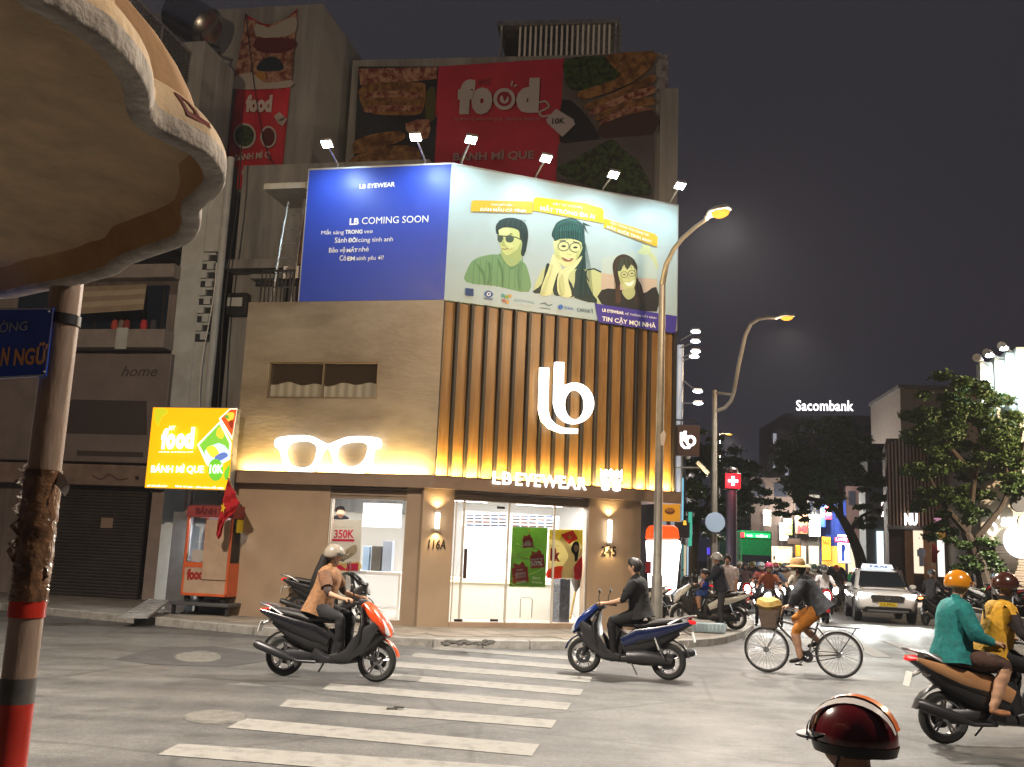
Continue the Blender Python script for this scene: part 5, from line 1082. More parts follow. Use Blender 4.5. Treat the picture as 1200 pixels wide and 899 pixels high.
# painted letters follow the curved outer face
acc = [0]
for i in range(len(rim)): acc.append(acc[-1]+(rim[(i+1) % len(rim)]-rim[i]).length)
def surf(sx, t, off):
    sx = sx % acc[-1]; j = max(k for k in range(len(rim)) if acc[k] <= sx); f_ = (sx-acc[j])/(acc[j+1]-acc[j]); return sh(j, t, off).lerp(sh(j+1, t, off), f_)+V((0, 0, .03))
m_let = M('letter_maroon', (.16, .035, .03), .8, var=.3, scale=30)
idx = lambda x, y: min(range(len(rim)), key=lambda i: (rim[i]-G(x, y, CZ)).length)
for s, x, y, wd, hh_ in (('C', 60, 5, .10, .42), ('O', 104, 34, .075, .42), ('P', 243, 181, .05, .42)):
    s0 = acc[idx(x, y)]; sg_ = 1
    me_ = text_mesh(s, (0, 0, 0), (.38, 0, 0), m_let, h=wd, ext=.002, bold=.0, fn=lambda a_, b_, c_: surf(s0-b_, .10+a_*.8, .0015+c_*.3))
    obj('painted_letter', me_, None, cp, sharp=None)

# ================================================================ street lamps
m_pole = M('lamp_pole', (.2, .19, .17), .45, .5, var=.15, scale=4)
m_sod = M('sodium_lens', (0, 0, 0), 1, spec=0, emit=1.5, ecol=(1, .43, .045))
SOD = (1, .93, .83)
def lamp_head(t, a, b, power, target, share=.12):
    d = (b-a).normalized(); s = d.cross(V((0, 0, 1))).normalized(); u = s.cross(d)
    rg = []
    for f_, wd, ht in ((-.15, .05, .05), (0, .07, .06), (.25, .14, .10), (.6, .17, .11), (.9, .12, .08), (1.0, .03, .03)):
        c = a+(b-a)*f_; rg.append([c+s*math.cos(k*PI/6)*wd+u*(max(math.sin(k*PI/6), -.25)*ht) for k in range(12)])
    obj('lamp_head', MB().ring_loft(rg), m_steel, t); c = a.lerp(b, .62)-u*.035
    lm = MB(); rgs = []
    for f_ in (0, .35, .7, 1): rgs.append([c+(s*math.cos(k*PI/7)*.14+d*math.sin(k*PI/7)*.27)*math.cos(f_*PI/2*.98)-u*math.sin(f_*PI/2)*.09 for k in range(14)])
    lm.ring_loft(rgs); obj('lens', lm, m_sod, t); lamp('POINT', c-u*.16, power*share, (1, .70, .42), t, rad=.12, name='sodium_light'); lamp('SPOT', c-u*.16, power*.9, SOD, t, target, angle=138, blend=.8, rad=.12, name='sodium_light')
P1 = G(769, 746, .15); ly = P1.y
def at1(x, y, dy=0): return AY(x, y, ly+dy)
l1 = thing('street_lamp', 'tall grey street lamp with curved arm and glowing orange head before the shop', 'street lamp', P1, 'street lamps')
top = V((P1.x+.02, ly, AY(777, 330, ly).z)); cv = [(777, 330, 0), (781, 310, -.4), (789, 293, -.9), (800, 279, -1.5), (815, 266, -2.3), (829, 256, -3.0)]
pth = [P1, V((P1.x, ly, 4)), top]+[at1(*c) for c in cv[1:]]
obj('pole', MB().tube([P1, P1+V((0, 0, 1.2)), P1+V((0, 0, 1.25)), V((P1.x+.01, ly, 5)), top], [.12, .115, .095, .085, .07], 14), m_pole, l1); obj('arm', MB().tube([top-V((0, 0, .05))]+[at1(*c) for c in cv[1:]], [.07, .06, .05, .045, .04, .035], 10), m_pole, l1)
obj('base_plate', MB().lathe([(.0, 0), (.2, 0), (.2, .03), (.13, .06), (.12, .12)], 16, P1, mat=m_pole), None, l1)
lamp_head(l1, at1(831, 254, -3.1), at1(853, 243, -4.0), 6300, at1(853, 243, -4.0)+V((-.6, -3.6, -8)))
tw_ = P1+V((0, 0, AY(774, 518, ly).z)); obj('paper_scrap', MB().prism([tw_+V((.08, -.09, .1)), tw_+V((.13, -.1, 0)), tw_+V((.08, -.1, -.25)), tw_+V((.02, -.1, -.22)), tw_+V((.0, -.1, -.02))], (0, -.004, 0)), M('scrap', (.45, .42, .4), .8), l1)
# second lamp further up the avenue
Y2 = 31.0; B2 = AY(836, 700, Y2); B2.z = .15
l2 = thing('street_lamp', 'farther street lamp on a stepped bracket, orange head over the avenue', 'street lamp', B2, 'street lamps')
def at2(x, y, dy=0): return AY(x, y, Y2+dy)
zt3 = at2(838, 461).z; pt2 = V((B2.x, B2.y, zt3)); kx = lambda x, y, dy=0: at2(780+x/2.809, 340+y/2.809, dy)
obj('pole', MB().tube([B2, V((B2.x, B2.y, zt3+.1))], [.13, .075], 12), m_pole, l2)
obj('arm', MB().tube([kx(167, 398), kx(195, 388, -.1), kx(215, 365, -.2), kx(225, 335, -.3), kx(240, 250, -.5), kx(262, 150, -.8), kx(280, 112, -1.1), kx(305, 95, -1.5), kx(335, 90, -2), kx(365, 91, -2.4)], .06, 10), m_pole, l2); obj('bracket', MB().tube([pt2+V((0, 0, .02)), kx(222, 345, -.28)], .045, 8), m_pole, l2)
lamp_head(l2, kx(370, 91, -2.5), kx(418, 84, -3.3), 4200, kx(400, 84, -3)+V((0, -1, -9)))
# third, small, farther
Y3 = 75.0; B3 = AY(842, 690, Y3); B3.z = .15
l3 = thing('street_lamp', 'tiny distant street lamp glowing orange above the trees', 'street lamp', B3, 'street lamps')
h3 = AY(852, 509, Y3); obj('pole', MB().tube([B3, V((B3.x, Y3, h3.z)), h3+V((-.3, 0, .1)), h3+V((.0, -.2, .05))], .09, 8), m_pole, l3); lamp_head(l3, h3+V((-.3, 0, .05)), h3+V((.35, -.3, 0)), 9000, h3+V((0, -1, -8)))
# unseen lamps beyond the frame, added to light the road, left houses and tree
for x, y, pw, lb in ((9.5, 1.5, 3600, 'unseen added street lamp on the near kerb, right of the viewer'), (-8.5, 7, 8800, 'unseen added street lamp on the left street by the old house'), (29.5, 41, 24000, 'unseen added street lamp on the right pavement beyond the edge of the view')):
    t = thing('street_lamp', lb, 'street lamp', (x, y, 0), 'street lamps'); d = (V((0, 13, 0))-V((x, y, 0))).normalized()
    obj('pole', MB().tube([(x, y, 0), (x, y, 9)], [.12, .07], 12), m_pole, t); hd = V((x, y, 9.7))+d*1.9; obj('arm', MB().tube([(x, y, 8.9), V((x, y, 9.5))+d*.4, hd], .05, 8), m_pole, t); lamp_head(t, hd, hd+d*.8, pw, hd+d*(1.5 if y < 40 else -2)-V((0, 0, 9)), .30)
# ================================================================ motor scooters, built once and copied
def paint(n, h): return M('paint_'+n, h, .25, coat=.6, var=.05, scale=6)
m_hl = M('headlight_on', (1, 1, 1), emit=28, ecol=(1, .97, .9)); m_hl_off = M('headlight_off', (.55, .58, .62), .1, coat=1)
m_tail = M('tail_light', (.5, .01, .01), .2, emit=.5, ecol=(1, .02, .02)); m_seat = M('seat_vinyl', (.018, .016, .016), .5); m_bodyblk = M('body_black', (.02, .02, .022), .35, var=.1)
m_plate = M('number_plate', (.6, .6, .58), .5)
def make_wheel(root, x, r=.262, w=.045, name='wheel', spokes=5, wire=False):
    wh = bpy.data.objects.new(name, None); COL.objects.link(wh); wh.parent = root; wh.location = (x, 0, r); wh.empty_display_size = .1
    prof = [(r-w*1.7, -w*.75), (r-w*.7, -w), (r-w*.15, -w*.62), (r, 0), (r-w*.15, w*.62), (r-w*.7, w), (r-w*1.7, w*.75)]
    me = MB().lathe(prof, 30, axis='y'); o = obj('tyre', me.mesh('tyre', m_rubber), None, wh)
    rr = r-w*1.6; mb = MB(); mb.lathe([(rr-.02, -w*.7), (rr+.012, -w*.8), (rr+.012, w*.8), (rr-.02, w*.7), (rr-.02, -w*.7)], 30, axis='y', mat=m_alu)
    mb.lathe([(.0, -.05), (.04, -.05), (.045, .05), (.0, .05)], 14, axis='y', mat=m_alu)
    if wire:
        for k in range(28):
            a = 2*PI*k/28; s = 1 if k % 2 else -1; b = a+.35*(1 if k % 4 < 2 else -1); mb.tube([(math.cos(b)*.03, s*.025, math.sin(b)*.03), (math.cos(a)*rr, 0, math.sin(a)*rr)], .0022, 4, m_alu, False)
    else:
        for k in range(spokes):
            a = 2*PI*k/spokes+.3
            for d in (-.13, .13): mb.tube([(math.cos(a)*.035, 0, math.sin(a)*.035), (math.cos(a+d)*rr, 0, math.sin(a+d)*rr)], [.016, .011], 6, m_alu, False)
        mb.lathe([(.06, .055), (.115, .055), (.115, .06), (.06, .06), (.06, .055)], 20, axis='y', mat=m_dkmetal)
    obj('rim', mb.mesh('rim'), None, wh)
    return wh
def part(root, name, mb, mat=None, sharp=40): return obj(name, mb.mesh(name, mat, None, sharp), None, root)
def make_scooter(label, body='paint_main', light_on=False, old=False, side=None):
    main = _mats[body]; sidem = _mats[side or body]
    t = thing('motor_scooter', label, 'motorbike')
    WB = .64
    make_wheel(t, WB, wire=old); make_wheel(t, -WB, w=.05, wire=old)
    f = MB(); arcp = [(WB+math.cos(a)*.30, .262+math.sin(a)*.30, .06, .012) for a in np.linspace(.25, 2.75, 9)]; f.sweep(arcp, 10); part(t, 'front_fender', f, main)
    f = MB(); arcp = [(-WB+math.cos(a)*.315, .262+math.sin(a)*.315, .065, .012) for a in np.linspace(.5, 2.9, 9)]; f.sweep(arcp, 10); part(t, 'rear_fender', f, m_bodyblk)
    f = MB()
    for y in (-.085, .085): f.tube([(WB, y, .262), (.52, y, .62)], [.024, .028], 8)
    f.tube([(.53, 0, .58), (.40, 0, .98)], .03, 8); part(t, 'fork', f, m_dkmetal)
    f = MB(); f.sweep([(.35, 1.02, .06, .025), (.46, .97, .115, .05), (.57, .87, .165, .07), (.67, .76, .175, .072), (.76, .645, .13, .05), (.81, .575, .05, .018)], 18, e=3.2); part(t, 'front_cowl', f, main)
    f = MB(); f.sweep([(.74, .60, .08, .03), (.64, .56, .15, .09), (.54, .46, .16, .09), (.44, .34, .14, .06)], 14); part(t, 'nose_lower', f, m_bodyblk)
    for s in (-1, 1): f = MB(); f.sweep([(.66, .74, .012, .05), (.54, .62, .025, .10), (.42, .46, .03, .12), (.28, .32, .03, .08), (.05, .28, .02, .05)], 10, y=s*.165); part(t, 'side_fairing', f, m_bodyblk)
    f = MB(); f.sweep([(.10, .28, .12, .07), (.07, .46, .12, .10), (.0, .64, .12, .10)], 12); part(t, 'seat_support', f, m_bodyblk)
    f = MB(); f.sweep([(.02, .44, .14, .14), (-.28, .52, .14, .18), (-.55, .60, .13, .13), (-.8, .71, .10, .06)], 14); part(t, 'under_body', f, m_bodyblk)
    f = MB(); f.tube([(-.62, .14, .30), (-.56, .14, .42), (-.55, .14, .43), (-.48, .14, .60)], [.02, .02, .034, .034], 8); part(t, 'shock_absorber', f, m_chrome)
    f = MB(); f.sweep([(.42, .92, .11, .03), (.46, .74, .20, .045), (.43, .55, .235, .05), (.36, .36, .19, .05), (.26, .27, .13, .04)], 14); part(t, 'leg_shield', f, m_bodyblk)
    f = MB(); f.sweep([(.40, .27, .12, .035), (.2, .25, .165, .05), (-.05, .27, .17, .07), (-.2, .34, .16, .10)], 14); part(t, 'floorboard', f, m_bodyblk)
    f = MB(); f.sweep([(.0, .47, .13, .10), (-.2, .58, .17, .15), (-.5, .66, .165, .12), (-.78, .75, .12, .075), (-.98, .83, .05, .03)], 16); part(t, 'rear_body', f, m_bodyblk)
    for s in (-1, 1):
        f = MB(); f.sweep([(.02, .50, .02, .07), (-.2, .61, .025, .09), (-.5, .68, .025, .075), (-.78, .77, .02, .05), (-.97, .84, .012, .02)], 10, y=s*.155*.95); part(t, 'side_panel', f, sidem)
    f = MB(); f.sweep([(.07, .745, .09, .035), (-.05, .765, .13, .05), (-.3, .765, .15, .055), (-.42, .80, .145, .055), (-.7, .84, .13, .05), (-.86, .855, .08, .03)], 14); part(t, 'seat', f, m_seat)
    f = MB(); f.tube([(-.66, .13, .80), (-.86, .12, .90), (-1.02, .06, .93), (-1.04, 0, .93), (-1.02, -.06, .93), (-.86, -.12, .90), (-.66, -.13, .80)], .016, 8); part(t, 'grab_rail', f, m_alu)
    f = MB(); f.sweep([(-.93, .84, .07, .03), (-1.01, .835, .06, .028), (-1.04, .83, .02, .012)], 10); part(t, 'tail_light', f, m_tail)
    f = MB(); f.hexa([(-1.02, -.07, .56), (-1.02, .07, .56), (-1.03, .07, .56), (-1.03, -.07, .56), (-.98, -.07, .70), (-.98, .07, .70), (-.99, .07, .70), (-.99, -.07, .70)]); f.tube([(-.85, 0, .72), (-.98, 0, .66)], .02, 6); part(t, 'number_plate', f, m_plate)
    f = MB(); f.sweep([(-.05, .29, .12, .10), (-.3, .30, .13, .12), (-.55, .28, .09, .09), (-.72, .265, .06, .06)], 12, y=.05); part(t, 'engine_case', f, m_dkmetal)
    f = MB(); f.tube([(-.15, -.13, .22), (-.4, -.15, .22), (-.5, -.16, .25), (-.55, -.165, .27), (-.95, -.17, .40), (-1.0, -.17, .415)], [.02, .02, .03, .055, .06, .045], 12); part(t, 'exhaust', f, m_dkmetal)
    f = MB(); f.sweep([(.34, .97, .10, .03), (.38, 1.01, .12, .04), (.44, 1.0, .10, .045), (.49, .96, .05, .02)], 12); part(t, 'handlebar_cover', f, m_bodyblk)
    f = MB(); f.tube([(.26, -.36, 1.0), (.31, -.26, 1.02), (.38, -.1, 1.0), (.38, .1, 1.0), (.31, .26, 1.02), (.26, .36, 1.0)], .013, 8)
    for s in (-1, 1): f.tube([(.26, s*.36, 1.0), (.30, s*.27, 1.018)], .02, 8); f.tube([(.32, s*.24, 1.0), (.36, s*.30, 1.0), (.30, s*.37, .99)], .007, 6)
    part(t, 'handlebar', f, m_black)
    for s in (-1, 1):
        f = MB(); f.tube([(.35, s*.22, 1.02), (.36, s*.27, 1.12), (.34, s*.30, 1.2)], .007, 6); f.ball((.335, s*.31, 1.22), (.015, .055, .035), 10, 6); part(t, 'mirror', f, m_black)
    f = MB()
    if light_on or old: f.sweep([(.60, .915, .06, .02), (.69, .83, .10, .045), (.775, .72, .09, .04), (.80, .665, .03, .02)], 12); hm = m_hl if light_on else m_hl_off; part(t, 'headlight', f, hm)
    else:
        for s in (-1, 1):
            f = MB(); f.sweep([(.60, .875, .015, .02), (.69, .775, .03, .045), (.775, .665, .026, .035), (.815, .60, .01, .012)], 10, y=s*.105); part(t, 'headlight', f, m_hl_off)
    f = MB(); f.tube([(-.1, .12, .24), (-.22, .18, .06)], .012, 6); part(t, 'stand', f, m_dkmetal)
    return t
paint('gloss_black', '#15151a'); paint('navy', '#0a1840'); paint('orange', '#c8441a'); paint('blue', '#0c2a6e'); paint('tan', '#a87c54'); paint('white', '#c9c9c2'); paint('red', '#8c1418'); paint('black', '#101114'); paint('grey', '#4a4d52'); paint('silver', '#8a8d90')
# ================================================================ people
SEG_SHIRT, SEG_SLEEVE, SEG_SKIN, SEG_TROU, SEG_SHIN, SEG_SHOE, SEG_HAND = range(7)
def lerp3(a, b, f): return tuple(a[i]+(b[i]-a[i])*f for i in range(3))
def person_mesh(J, female=False, fingers=True, scale=1.0, sub=2, face=True):
    """J: joint dictionary; returns one continuous body mesh with material slots shirt, sleeve, skin, trousers, shin, shoe"""
    vs = []; es = []; rad = []; lab = []
    def v(p, r): vs.append(tuple(p)); rad.append(r if isinstance(r, tuple) else (r, r)); return len(vs)-1
    def e(a, b, l): es.append((a, b)); lab.append(l)
    k = .93 if female else 1.0
    pel = v(J['pelvis'], (.138, .138)); ch = J['chest']; b1 = v(lerp3(J['pelvis'], ch, .45), (.128*k, .128*k)); c1 = v(ch, (.148*k, .148*k)); e(pel, b1, SEG_SHIRT); e(b1, c1, SEG_SHIRT)
    nk = v(lerp3(ch, J['neck'], .78), (.075, .075)); e(c1, nk, SEG_SHIRT); n2 = v(J['neck'], (.05, .05)); e(nk, n2, SEG_SKIN)
    hd = V(J['head']); nkv = V(J['neck']); fw = V(J.get('face', (1, 0, 0))).normalized(); upv = (hd-nkv).normalized()
    h0 = v(hd-upv*.075+fw*.018, .066); h1 = v(hd+fw*.008, .089); h2 = v(hd+upv*.065-fw*.006, .078); h3 = v(hd+upv*.10-fw*.008, .045)
    e(n2, h0, SEG_SKIN); e(h0, h1, SEG_SKIN); e(h1, h2, SEG_SKIN); e(h2, h3, SEG_SKIN)
    if face: n_ = v(hd+fw*.108-upv*.018, .014); e(h1, n_, SEG_SKIN)
    for s in ('L', 'R'):
        sh = v(J['sh'+s], .074*k); e(c1, sh, SEG_SHIRT); um = v(lerp3(J['sh'+s], J['el'+s], .45), .063*k); e(sh, um, SEG_SLEEVE); el = v(J['el'+s], .048*k); e(um, el, SEG_SLEEVE)
        fm_ = v(lerp3(J['el'+s], J['wr'+s], .3), .040*k); e(el, fm_, SEG_HAND); wr = v(J['wr'+s], .027*k); e(fm_, wr, SEG_HAND)
        d = (V(J['wr'+s])-V(J['el'+s])).normalized(); hv = V(J.get('hd'+s, tuple(d))).normalized(); pm = V(J['wr'+s])+hv*.06; p = v(pm, (.034, .034)); e(wr, p, SEG_SKIN)
        side = hv.cross(V((0, 0, 1))); side = side.normalized() if side.length > .2 else V((0, 1, 0)); dn = side.cross(hv).normalized()
        if dn.z > 0: dn = -dn
        if fingers:
            for i, (o, ln) in enumerate(((-.03, .028), (-.01, .034), (.01, .032), (.03, .024))):
                a = v(pm+hv*.038+side*o, .0105); b = v(pm+hv*(.045+ln*.6)+side*o*1.05+dn*.018, .0095); c = v(pm+hv*(.045+ln*.35)+side*o*1.0+dn*.05, .008); e(p, a, SEG_SKIN); e(a, b, SEG_SKIN); e(b, c, SEG_SKIN)
            ts = 1 if s == 'L' else -1
            a = v(pm-hv*.005-side*.038*ts+dn*.012, .012); b = v(pm+hv*.025-side*.045*ts+dn*.04, .0095); e(p, a, SEG_SKIN); e(a, b, SEG_SKIN)
        else: a = v(pm+hv*.06+dn*.02, .02); e(p, a, SEG_SKIN)
        hp = v(J['hp'+s], .108); e(pel, hp, SEG_TROU); tm = v(lerp3(J['hp'+s], J['kn'+s], .5), .096); e(hp, tm, SEG_TROU); kn = v(J['kn'+s], .072); e(tm, kn, SEG_TROU)
        cm = v(lerp3(J['kn'+s], J['an'+s], .35), .066); e(kn, cm, SEG_SHIN); an = v(J['an'+s], .038); e(cm, an, SEG_SHIN)
        fd = V(J.get('ft'+s, (1, 0, 0))).normalized(); hl = v(V(J['an'+s])-fd*.03+V((0, 0, -.04)), .036); e(an, hl, SEG_SHOE); bl = v(V(J['an'+s])+fd*.09+V((0, 0, -.05)), .036); e(hl, bl, SEG_SHOE); tt = v(V(J['an'+s])+fd*.165+V((0, 0, -.055)), .026); e(bl, tt, SEG_SHOE)
    me = bpy.data.meshes.new('body'); me.from_pydata(vs, es, []); ob = bpy.data.objects.new('body', me); COL.objects.link(ob)
    sk = ob.modifiers.new('skin', 'SKIN'); sk.use_smooth_shade = True; sk.branch_smoothing = .4; ss = ob.modifiers.new('sub', 'SUBSURF'); ss.levels = ss.render_levels = sub
    for i, r in enumerate(rad): me.skin_vertices[0].data[i].radius = r; me.skin_vertices[0].data[i].use_root = (i == pel)
    dg = bpy.context.evaluated_depsgraph_get(); out = bpy.data.meshes.new_from_object(ob.evaluated_get(dg)); bpy.data.objects.remove(ob); bpy.data.meshes.remove(me)
    A = np.array([vs[a] for a, b in es]); B = np.array([vs[b] for a, b in es]); ra = np.array([rad[a][0]*.5+rad[b][0]*.5 for a, b in es]); D = B-A; L2 = (D**2).sum(1)+1e-9
    n = len(out.polygons); cen_ = np.zeros(n*3); out.polygons.foreach_get('center', cen_); cen_ = cen_.reshape(-1, 3)
    t = np.clip(((cen_[:, None, :]-A)*D).sum(2)/L2, 0, 1); dist = np.linalg.norm(cen_[:, None, :]-(A+t[..., None]*D), axis=2)-ra*.75; li = np.array(lab)[dist.argmin(1)]
    out.materials.clear()
    for k_ in range(7): out.materials.append(m_skin)
    from mathutils import noise as _nz
    vl = {}
    for p_ in out.polygons:
        for i_ in p_.vertices: vl.setdefault(i_, []).append(li[p_.index])
    nr2 = [tuple(v_.normal) for v_ in out.vertices]
    for i_, v_ in enumerate(out.vertices):
        q = vl.get(i_, [SEG_SKIN])
        if any(z in (SEG_SKIN, SEG_SHOE) for z in q) or (SEG_HAND in q): continue
        c_ = v_.co; s_ = _nz.noise(V((c_.x*9, c_.y*9, c_.z*17)))*.012+_nz.noise(V((c_.x*23+5, c_.y*23, c_.z*34)))*.005+.006
        v_.co = c_+V(nr2[i_])*s_
    out.polygons.foreach_set('material_index', li.tolist()); out.polygons.foreach_set('use_smooth', [True]*n)
    return out
def cloth(h, name=None): return M('cloth_'+h.strip('#'), h, .85, var=.22, scale=14, bump=.9, bscale=11)
def dress(me, shirt, sleeve=None, trousers='#1a1a1e', shin=None, shoe='#2a2420', forearm=None):
    me = me.copy(); sl = [shirt, sleeve or shirt, None, trousers, shin or trousers, shoe, forearm]
    for i, s in enumerate(sl): me.materials[i] = m_skin if s in (None, 'skin') else cloth(s)
    return me
def sit(lean=.1, hand=(.29, .29, 1.04), hipz=.90, foot=(.2, .17, .36), hipx=-.22, kx=.20, kz=.80, ky=.2, headx=0, shx=None):
    cx = hipx+lean; j = dict(pelvis=(hipx, 0, hipz), chest=(cx, 0, hipz+.37), neck=(cx+.03+headx*.5, 0, hipz+.56), head=(cx+.055+headx, 0, hipz+.69), face=(1, 0, -.05))
    for s, k in (('L', 1), ('R', -1)):
        j['sh'+s] = (cx+.0, k*.175, hipz+.47); j['wr'+s] = (hand[0]-.07, k*hand[1], hand[2]+.01); mid = [(j['sh'+s][i]+j['wr'+s][i])/2 for i in range(3)]; j['el'+s] = (mid[0]-.05, k*(abs(mid[1])+.06), mid[2]-.10); j['hd'+s] = (1, 0, .05)
        j['hp'+s] = (hipx+.04, k*.10, hipz-.03); j['kn'+s] = (kx, k*ky, kz); j['an'+s] = (foot[0], k*foot[1], foot[2]); j['ft'+s] = (1, k*.1, 0)
    return j
def stand(armL=(.05, .26, .85), armR=(.05, -.26, .85), h=1.0, lean=0, stride=0):
    j = dict(pelvis=(0, 0, .95*h), chest=(lean, 0, 1.30*h), neck=(lean+.01, 0, 1.49*h), head=(lean+.035, 0, 1.62*h), face=(1, 0, -.1))
    for s, k, w in (('L', 1, armL), ('R', -1, armR)):
        j['sh'+s] = (lean, k*.18, 1.41*h); j['wr'+s] = tuple(c*h if i == 2 else c for i, c in enumerate(w)); m_ = [(j['sh'+s][i]+j['wr'+s][i])/2 for i in range(3)]; j['el'+s] = (m_[0]-.05, m_[1]+k*.03, m_[2])
        j['hp'+s] = (0, k*.10, .90*h); j['kn'+s] = (.03+k*stride*.5, k*.11, .49*h); j['an'+s] = (k*stride, k*.11, .09); j['ft'+s] = (1, k*.15, 0)
    return j
def helmet(root, head, col, visor=True, face=(1, 0, -.05), full=False, brim='#15151a'):
    hd = V(head); f = V(face).normalized(); u = (V((0, 0, 1))-f*f.z).normalized(); s = u.cross(f); mt = M('helmet_'+col.strip('#'), col, .22, coat=.8)
    R_ = Matrix((f, s, u)).transposed(); mb = MB(); rings = []
    for i in range(10):
        a = -.42+(PI/2+.42)*i/9; ca = max(math.cos(a), .02); ring = []
        for k in range(24):
            th = 2*PI*k/24; lift = max(0, math.cos(th))**1.5*.045 if i < 3 else 0
            ring.append(hd+R_ @ V((.142*ca*math.cos(th)-.006, .122*ca*math.sin(th), .135*math.sin(a)+.028+lift*(1-i/3 if i < 3 else 0))))
        rings.append(ring)
    mb.ring_loft(rings, mt, False)
    o = obj('helmet', mb.mesh('helmet'), None, root); sd = o.modifiers.new('s', 'SOLIDIFY'); sd.thickness = .012
    pk = MB(); a = []; b = []
    for th in np.linspace(-1.05, 1.05, 11): a.append(hd+R_ @ V((.137*math.cos(th)-.006, .12*math.sin(th), .045))); b.append(hd+R_ @ V((.137*math.cos(th)+.05*math.cos(th)**.6, .125*math.sin(th), .032)))
    pk.ring_loft([a, b, [p-u*.008 for p in b], [p-u*.008 for p in a]], None, False, False); part(o, 'peak', pk, M('helmet_'+brim.strip('#'), brim, .3))
    st = MB()
    for k in (-1, 1): st.tube([hd+R_ @ V((.02, k*.10, .0)), hd+R_ @ V((.045, k*.075, -.07)), hd+R_ @ V((.05, 0, -.115))], .006, 5)
    part(o, 'chin_strap', st, m_black); return o
def hair(root, head, face=(1, 0, -.05), long=0, col=None, back=None):
    hd = V(head); f = V(face).normalized(); u = V((0, 0, 1)); s = u.cross(f).normalized(); f = s.cross(u); R_ = Matrix((f, s, u)).transposed(); rings = []
    for i in range(9):
        a = -.75+(PI/2+.75)*i/8; ca = max(math.cos(a), .02); ring = []
        for k in range(20):
            th = 2*PI*k/20; front = max(0, math.cos(th)); z = .122*math.sin(a)+.02+(front**.8)*.095*(1-i/8); ring.append(hd+R_ @ V((.113*ca*math.cos(th)-.012+random.uniform(-.002, .002), .1*ca*math.sin(th), z+random.uniform(-.003, .003))))
        rings.append(ring)
    o = obj('hair', MB().ring_loft(rings, m_hair, False).mesh('hair'), None, root)
    if long:
        bk = back or [(-.105, .02), (-.13, -.10), (-.15, -.25), (-.14, -.4)]; mb = MB(); pts = [(hd.x+f.x*x, hd.y+f.y*x, hd.z+z) for x, z in bk]; n = max(2, int(len(pts)*min(1, long)))
        mb.tube(pts[:n]+[V(pts[n-1])+V((-.01, 0, -.08))], [.07]+[.075]*(n-2)+[.06, .02], 10); part(o, 'long_hair', mb, m_hair)
    return o
def eyes(root, head, face=(1, 0, -.05), mask=None, lips=True):
    hd = V(head); f = V(face).normalized(); s = V((0, 0, 1)).cross(f).normalized(); u = f.cross(s)
    for k in (-1, 1):
        part(root, 'eye', MB().ball(hd+f*.088+s*k*.033+u*.008, (.009, .013, .007), 8, 6), M('eye_dark', (.02, .015, .012), .3)); part(root, 'eyebrow', MB().tube([hd+f*.093+s*k*.018+u*.028, hd+f*.088+s*k*.05+u*.03], .004, 5), m_hair); part(root, 'ear', MB().ball(hd-f*.005+s*k*.09, (.02, .012, .032), 8, 6), m_skin)
    if mask:
        rg = [[hd+f*(.108 if j in (2, 3, 4) else .07 if j in (1, 5) else .02)*(1 if i != 2 else .9)+s*(j-3)*.029+u*(-.005-i*.038) for j in range(7)] for i in range(3)]; part(root, 'face_mask', MB().ring_loft(rg, None, False, False), cloth(mask))
    elif lips: part(root, 'mouth', MB().ball(hd+f*.088-u*.052, (.008, .022, .006), 8, 5), M('lips', (.30, .10, .08), .5))
def shirt(t, J, col, sleeve=.62, scol=None, hem=.10, wide=1.0):
    from mathutils import noise as _nz
    P_, C_, N_ = V(J['pelvis']), V(J['chest']), V(J['neck']); up = (N_-P_).normalized(); fwd = V((1, 0, 0)); fwd = (fwd-up*fwd.dot(up)).normalized(); sd_ = up.cross(fwd); rg = []
    for f_, a, b in ((-hem, .205, .225), (0, .19, .21), (.25, .165, .18), (.45, .160, .178), (.65, .162, .188), (.80, .155, .20), (.92, .12, .165), (.985, .075, .10), (1.0, .058, .062)):
        c = P_.lerp(C_, f_/.66) if f_ < .66 else C_.lerp(N_, (f_-.66)/.34)
        ring = []
        for k in range(28):
            th = 2*PI*k/28; w_ = wide*(1+.09*_nz.noise(V((math.cos(th)*2.2, math.sin(th)*2.2, f_*5+C_.x)))+(.05*math.sin(th*7+f_*6) if f_ < .3 else 0)); ring.append(c+fwd*(math.cos(th)*a*w_)+sd_*(math.sin(th)*b*w_)+up*(.012*math.sin(th*3) if f_ < 0 else 0))
        rg.append(ring)
    part(t, 'shirt', MB().ring_loft(rg, None, False), cloth(col), 60)
    for s in ('L', 'R'):
        a, b = V(J['sh'+s]), V(J['el'+s]); w = V(J['wr'+s]); path = [a.lerp(b, x) for x in np.linspace(0, min(1, sleeve), 5)]+([b.lerp(w, x) for x in (.2, .45, .7, .9)] if sleeve > 1 else [])
        rr = list(np.linspace(.086, .080, 5))+([.064, .056, .05, .046] if sleeve > 1 else []); m_ = MB().tube(path, rr, 14, None, False)
        m_.v = [tuple(V(p)+V((_nz.noise(V(p)*16), _nz.noise(V(p)*16+V((9, 0, 0))), _nz.noise(V(p)*16+V((0, 9, 0)))))*.012) for p in m_.v]; part(t, 'sleeve', m_, cloth(scol or col), 60)
def place(t, loc, rz): t.location = loc; t.rotation_euler = (0, 0, rz)
def person(label, me, group=None, loc=None, rz=0):
    t = thing('person', label, 'person', (0, 0, 0), group); obj('body', me, None, t); return t
def ang(a, b): d = G(*b)-G(*a); return math.atan2(d.y, d.x)
def mid(a, b, f=.5): p = G(*a).lerp(G(*b), f); p.z = 0; return p

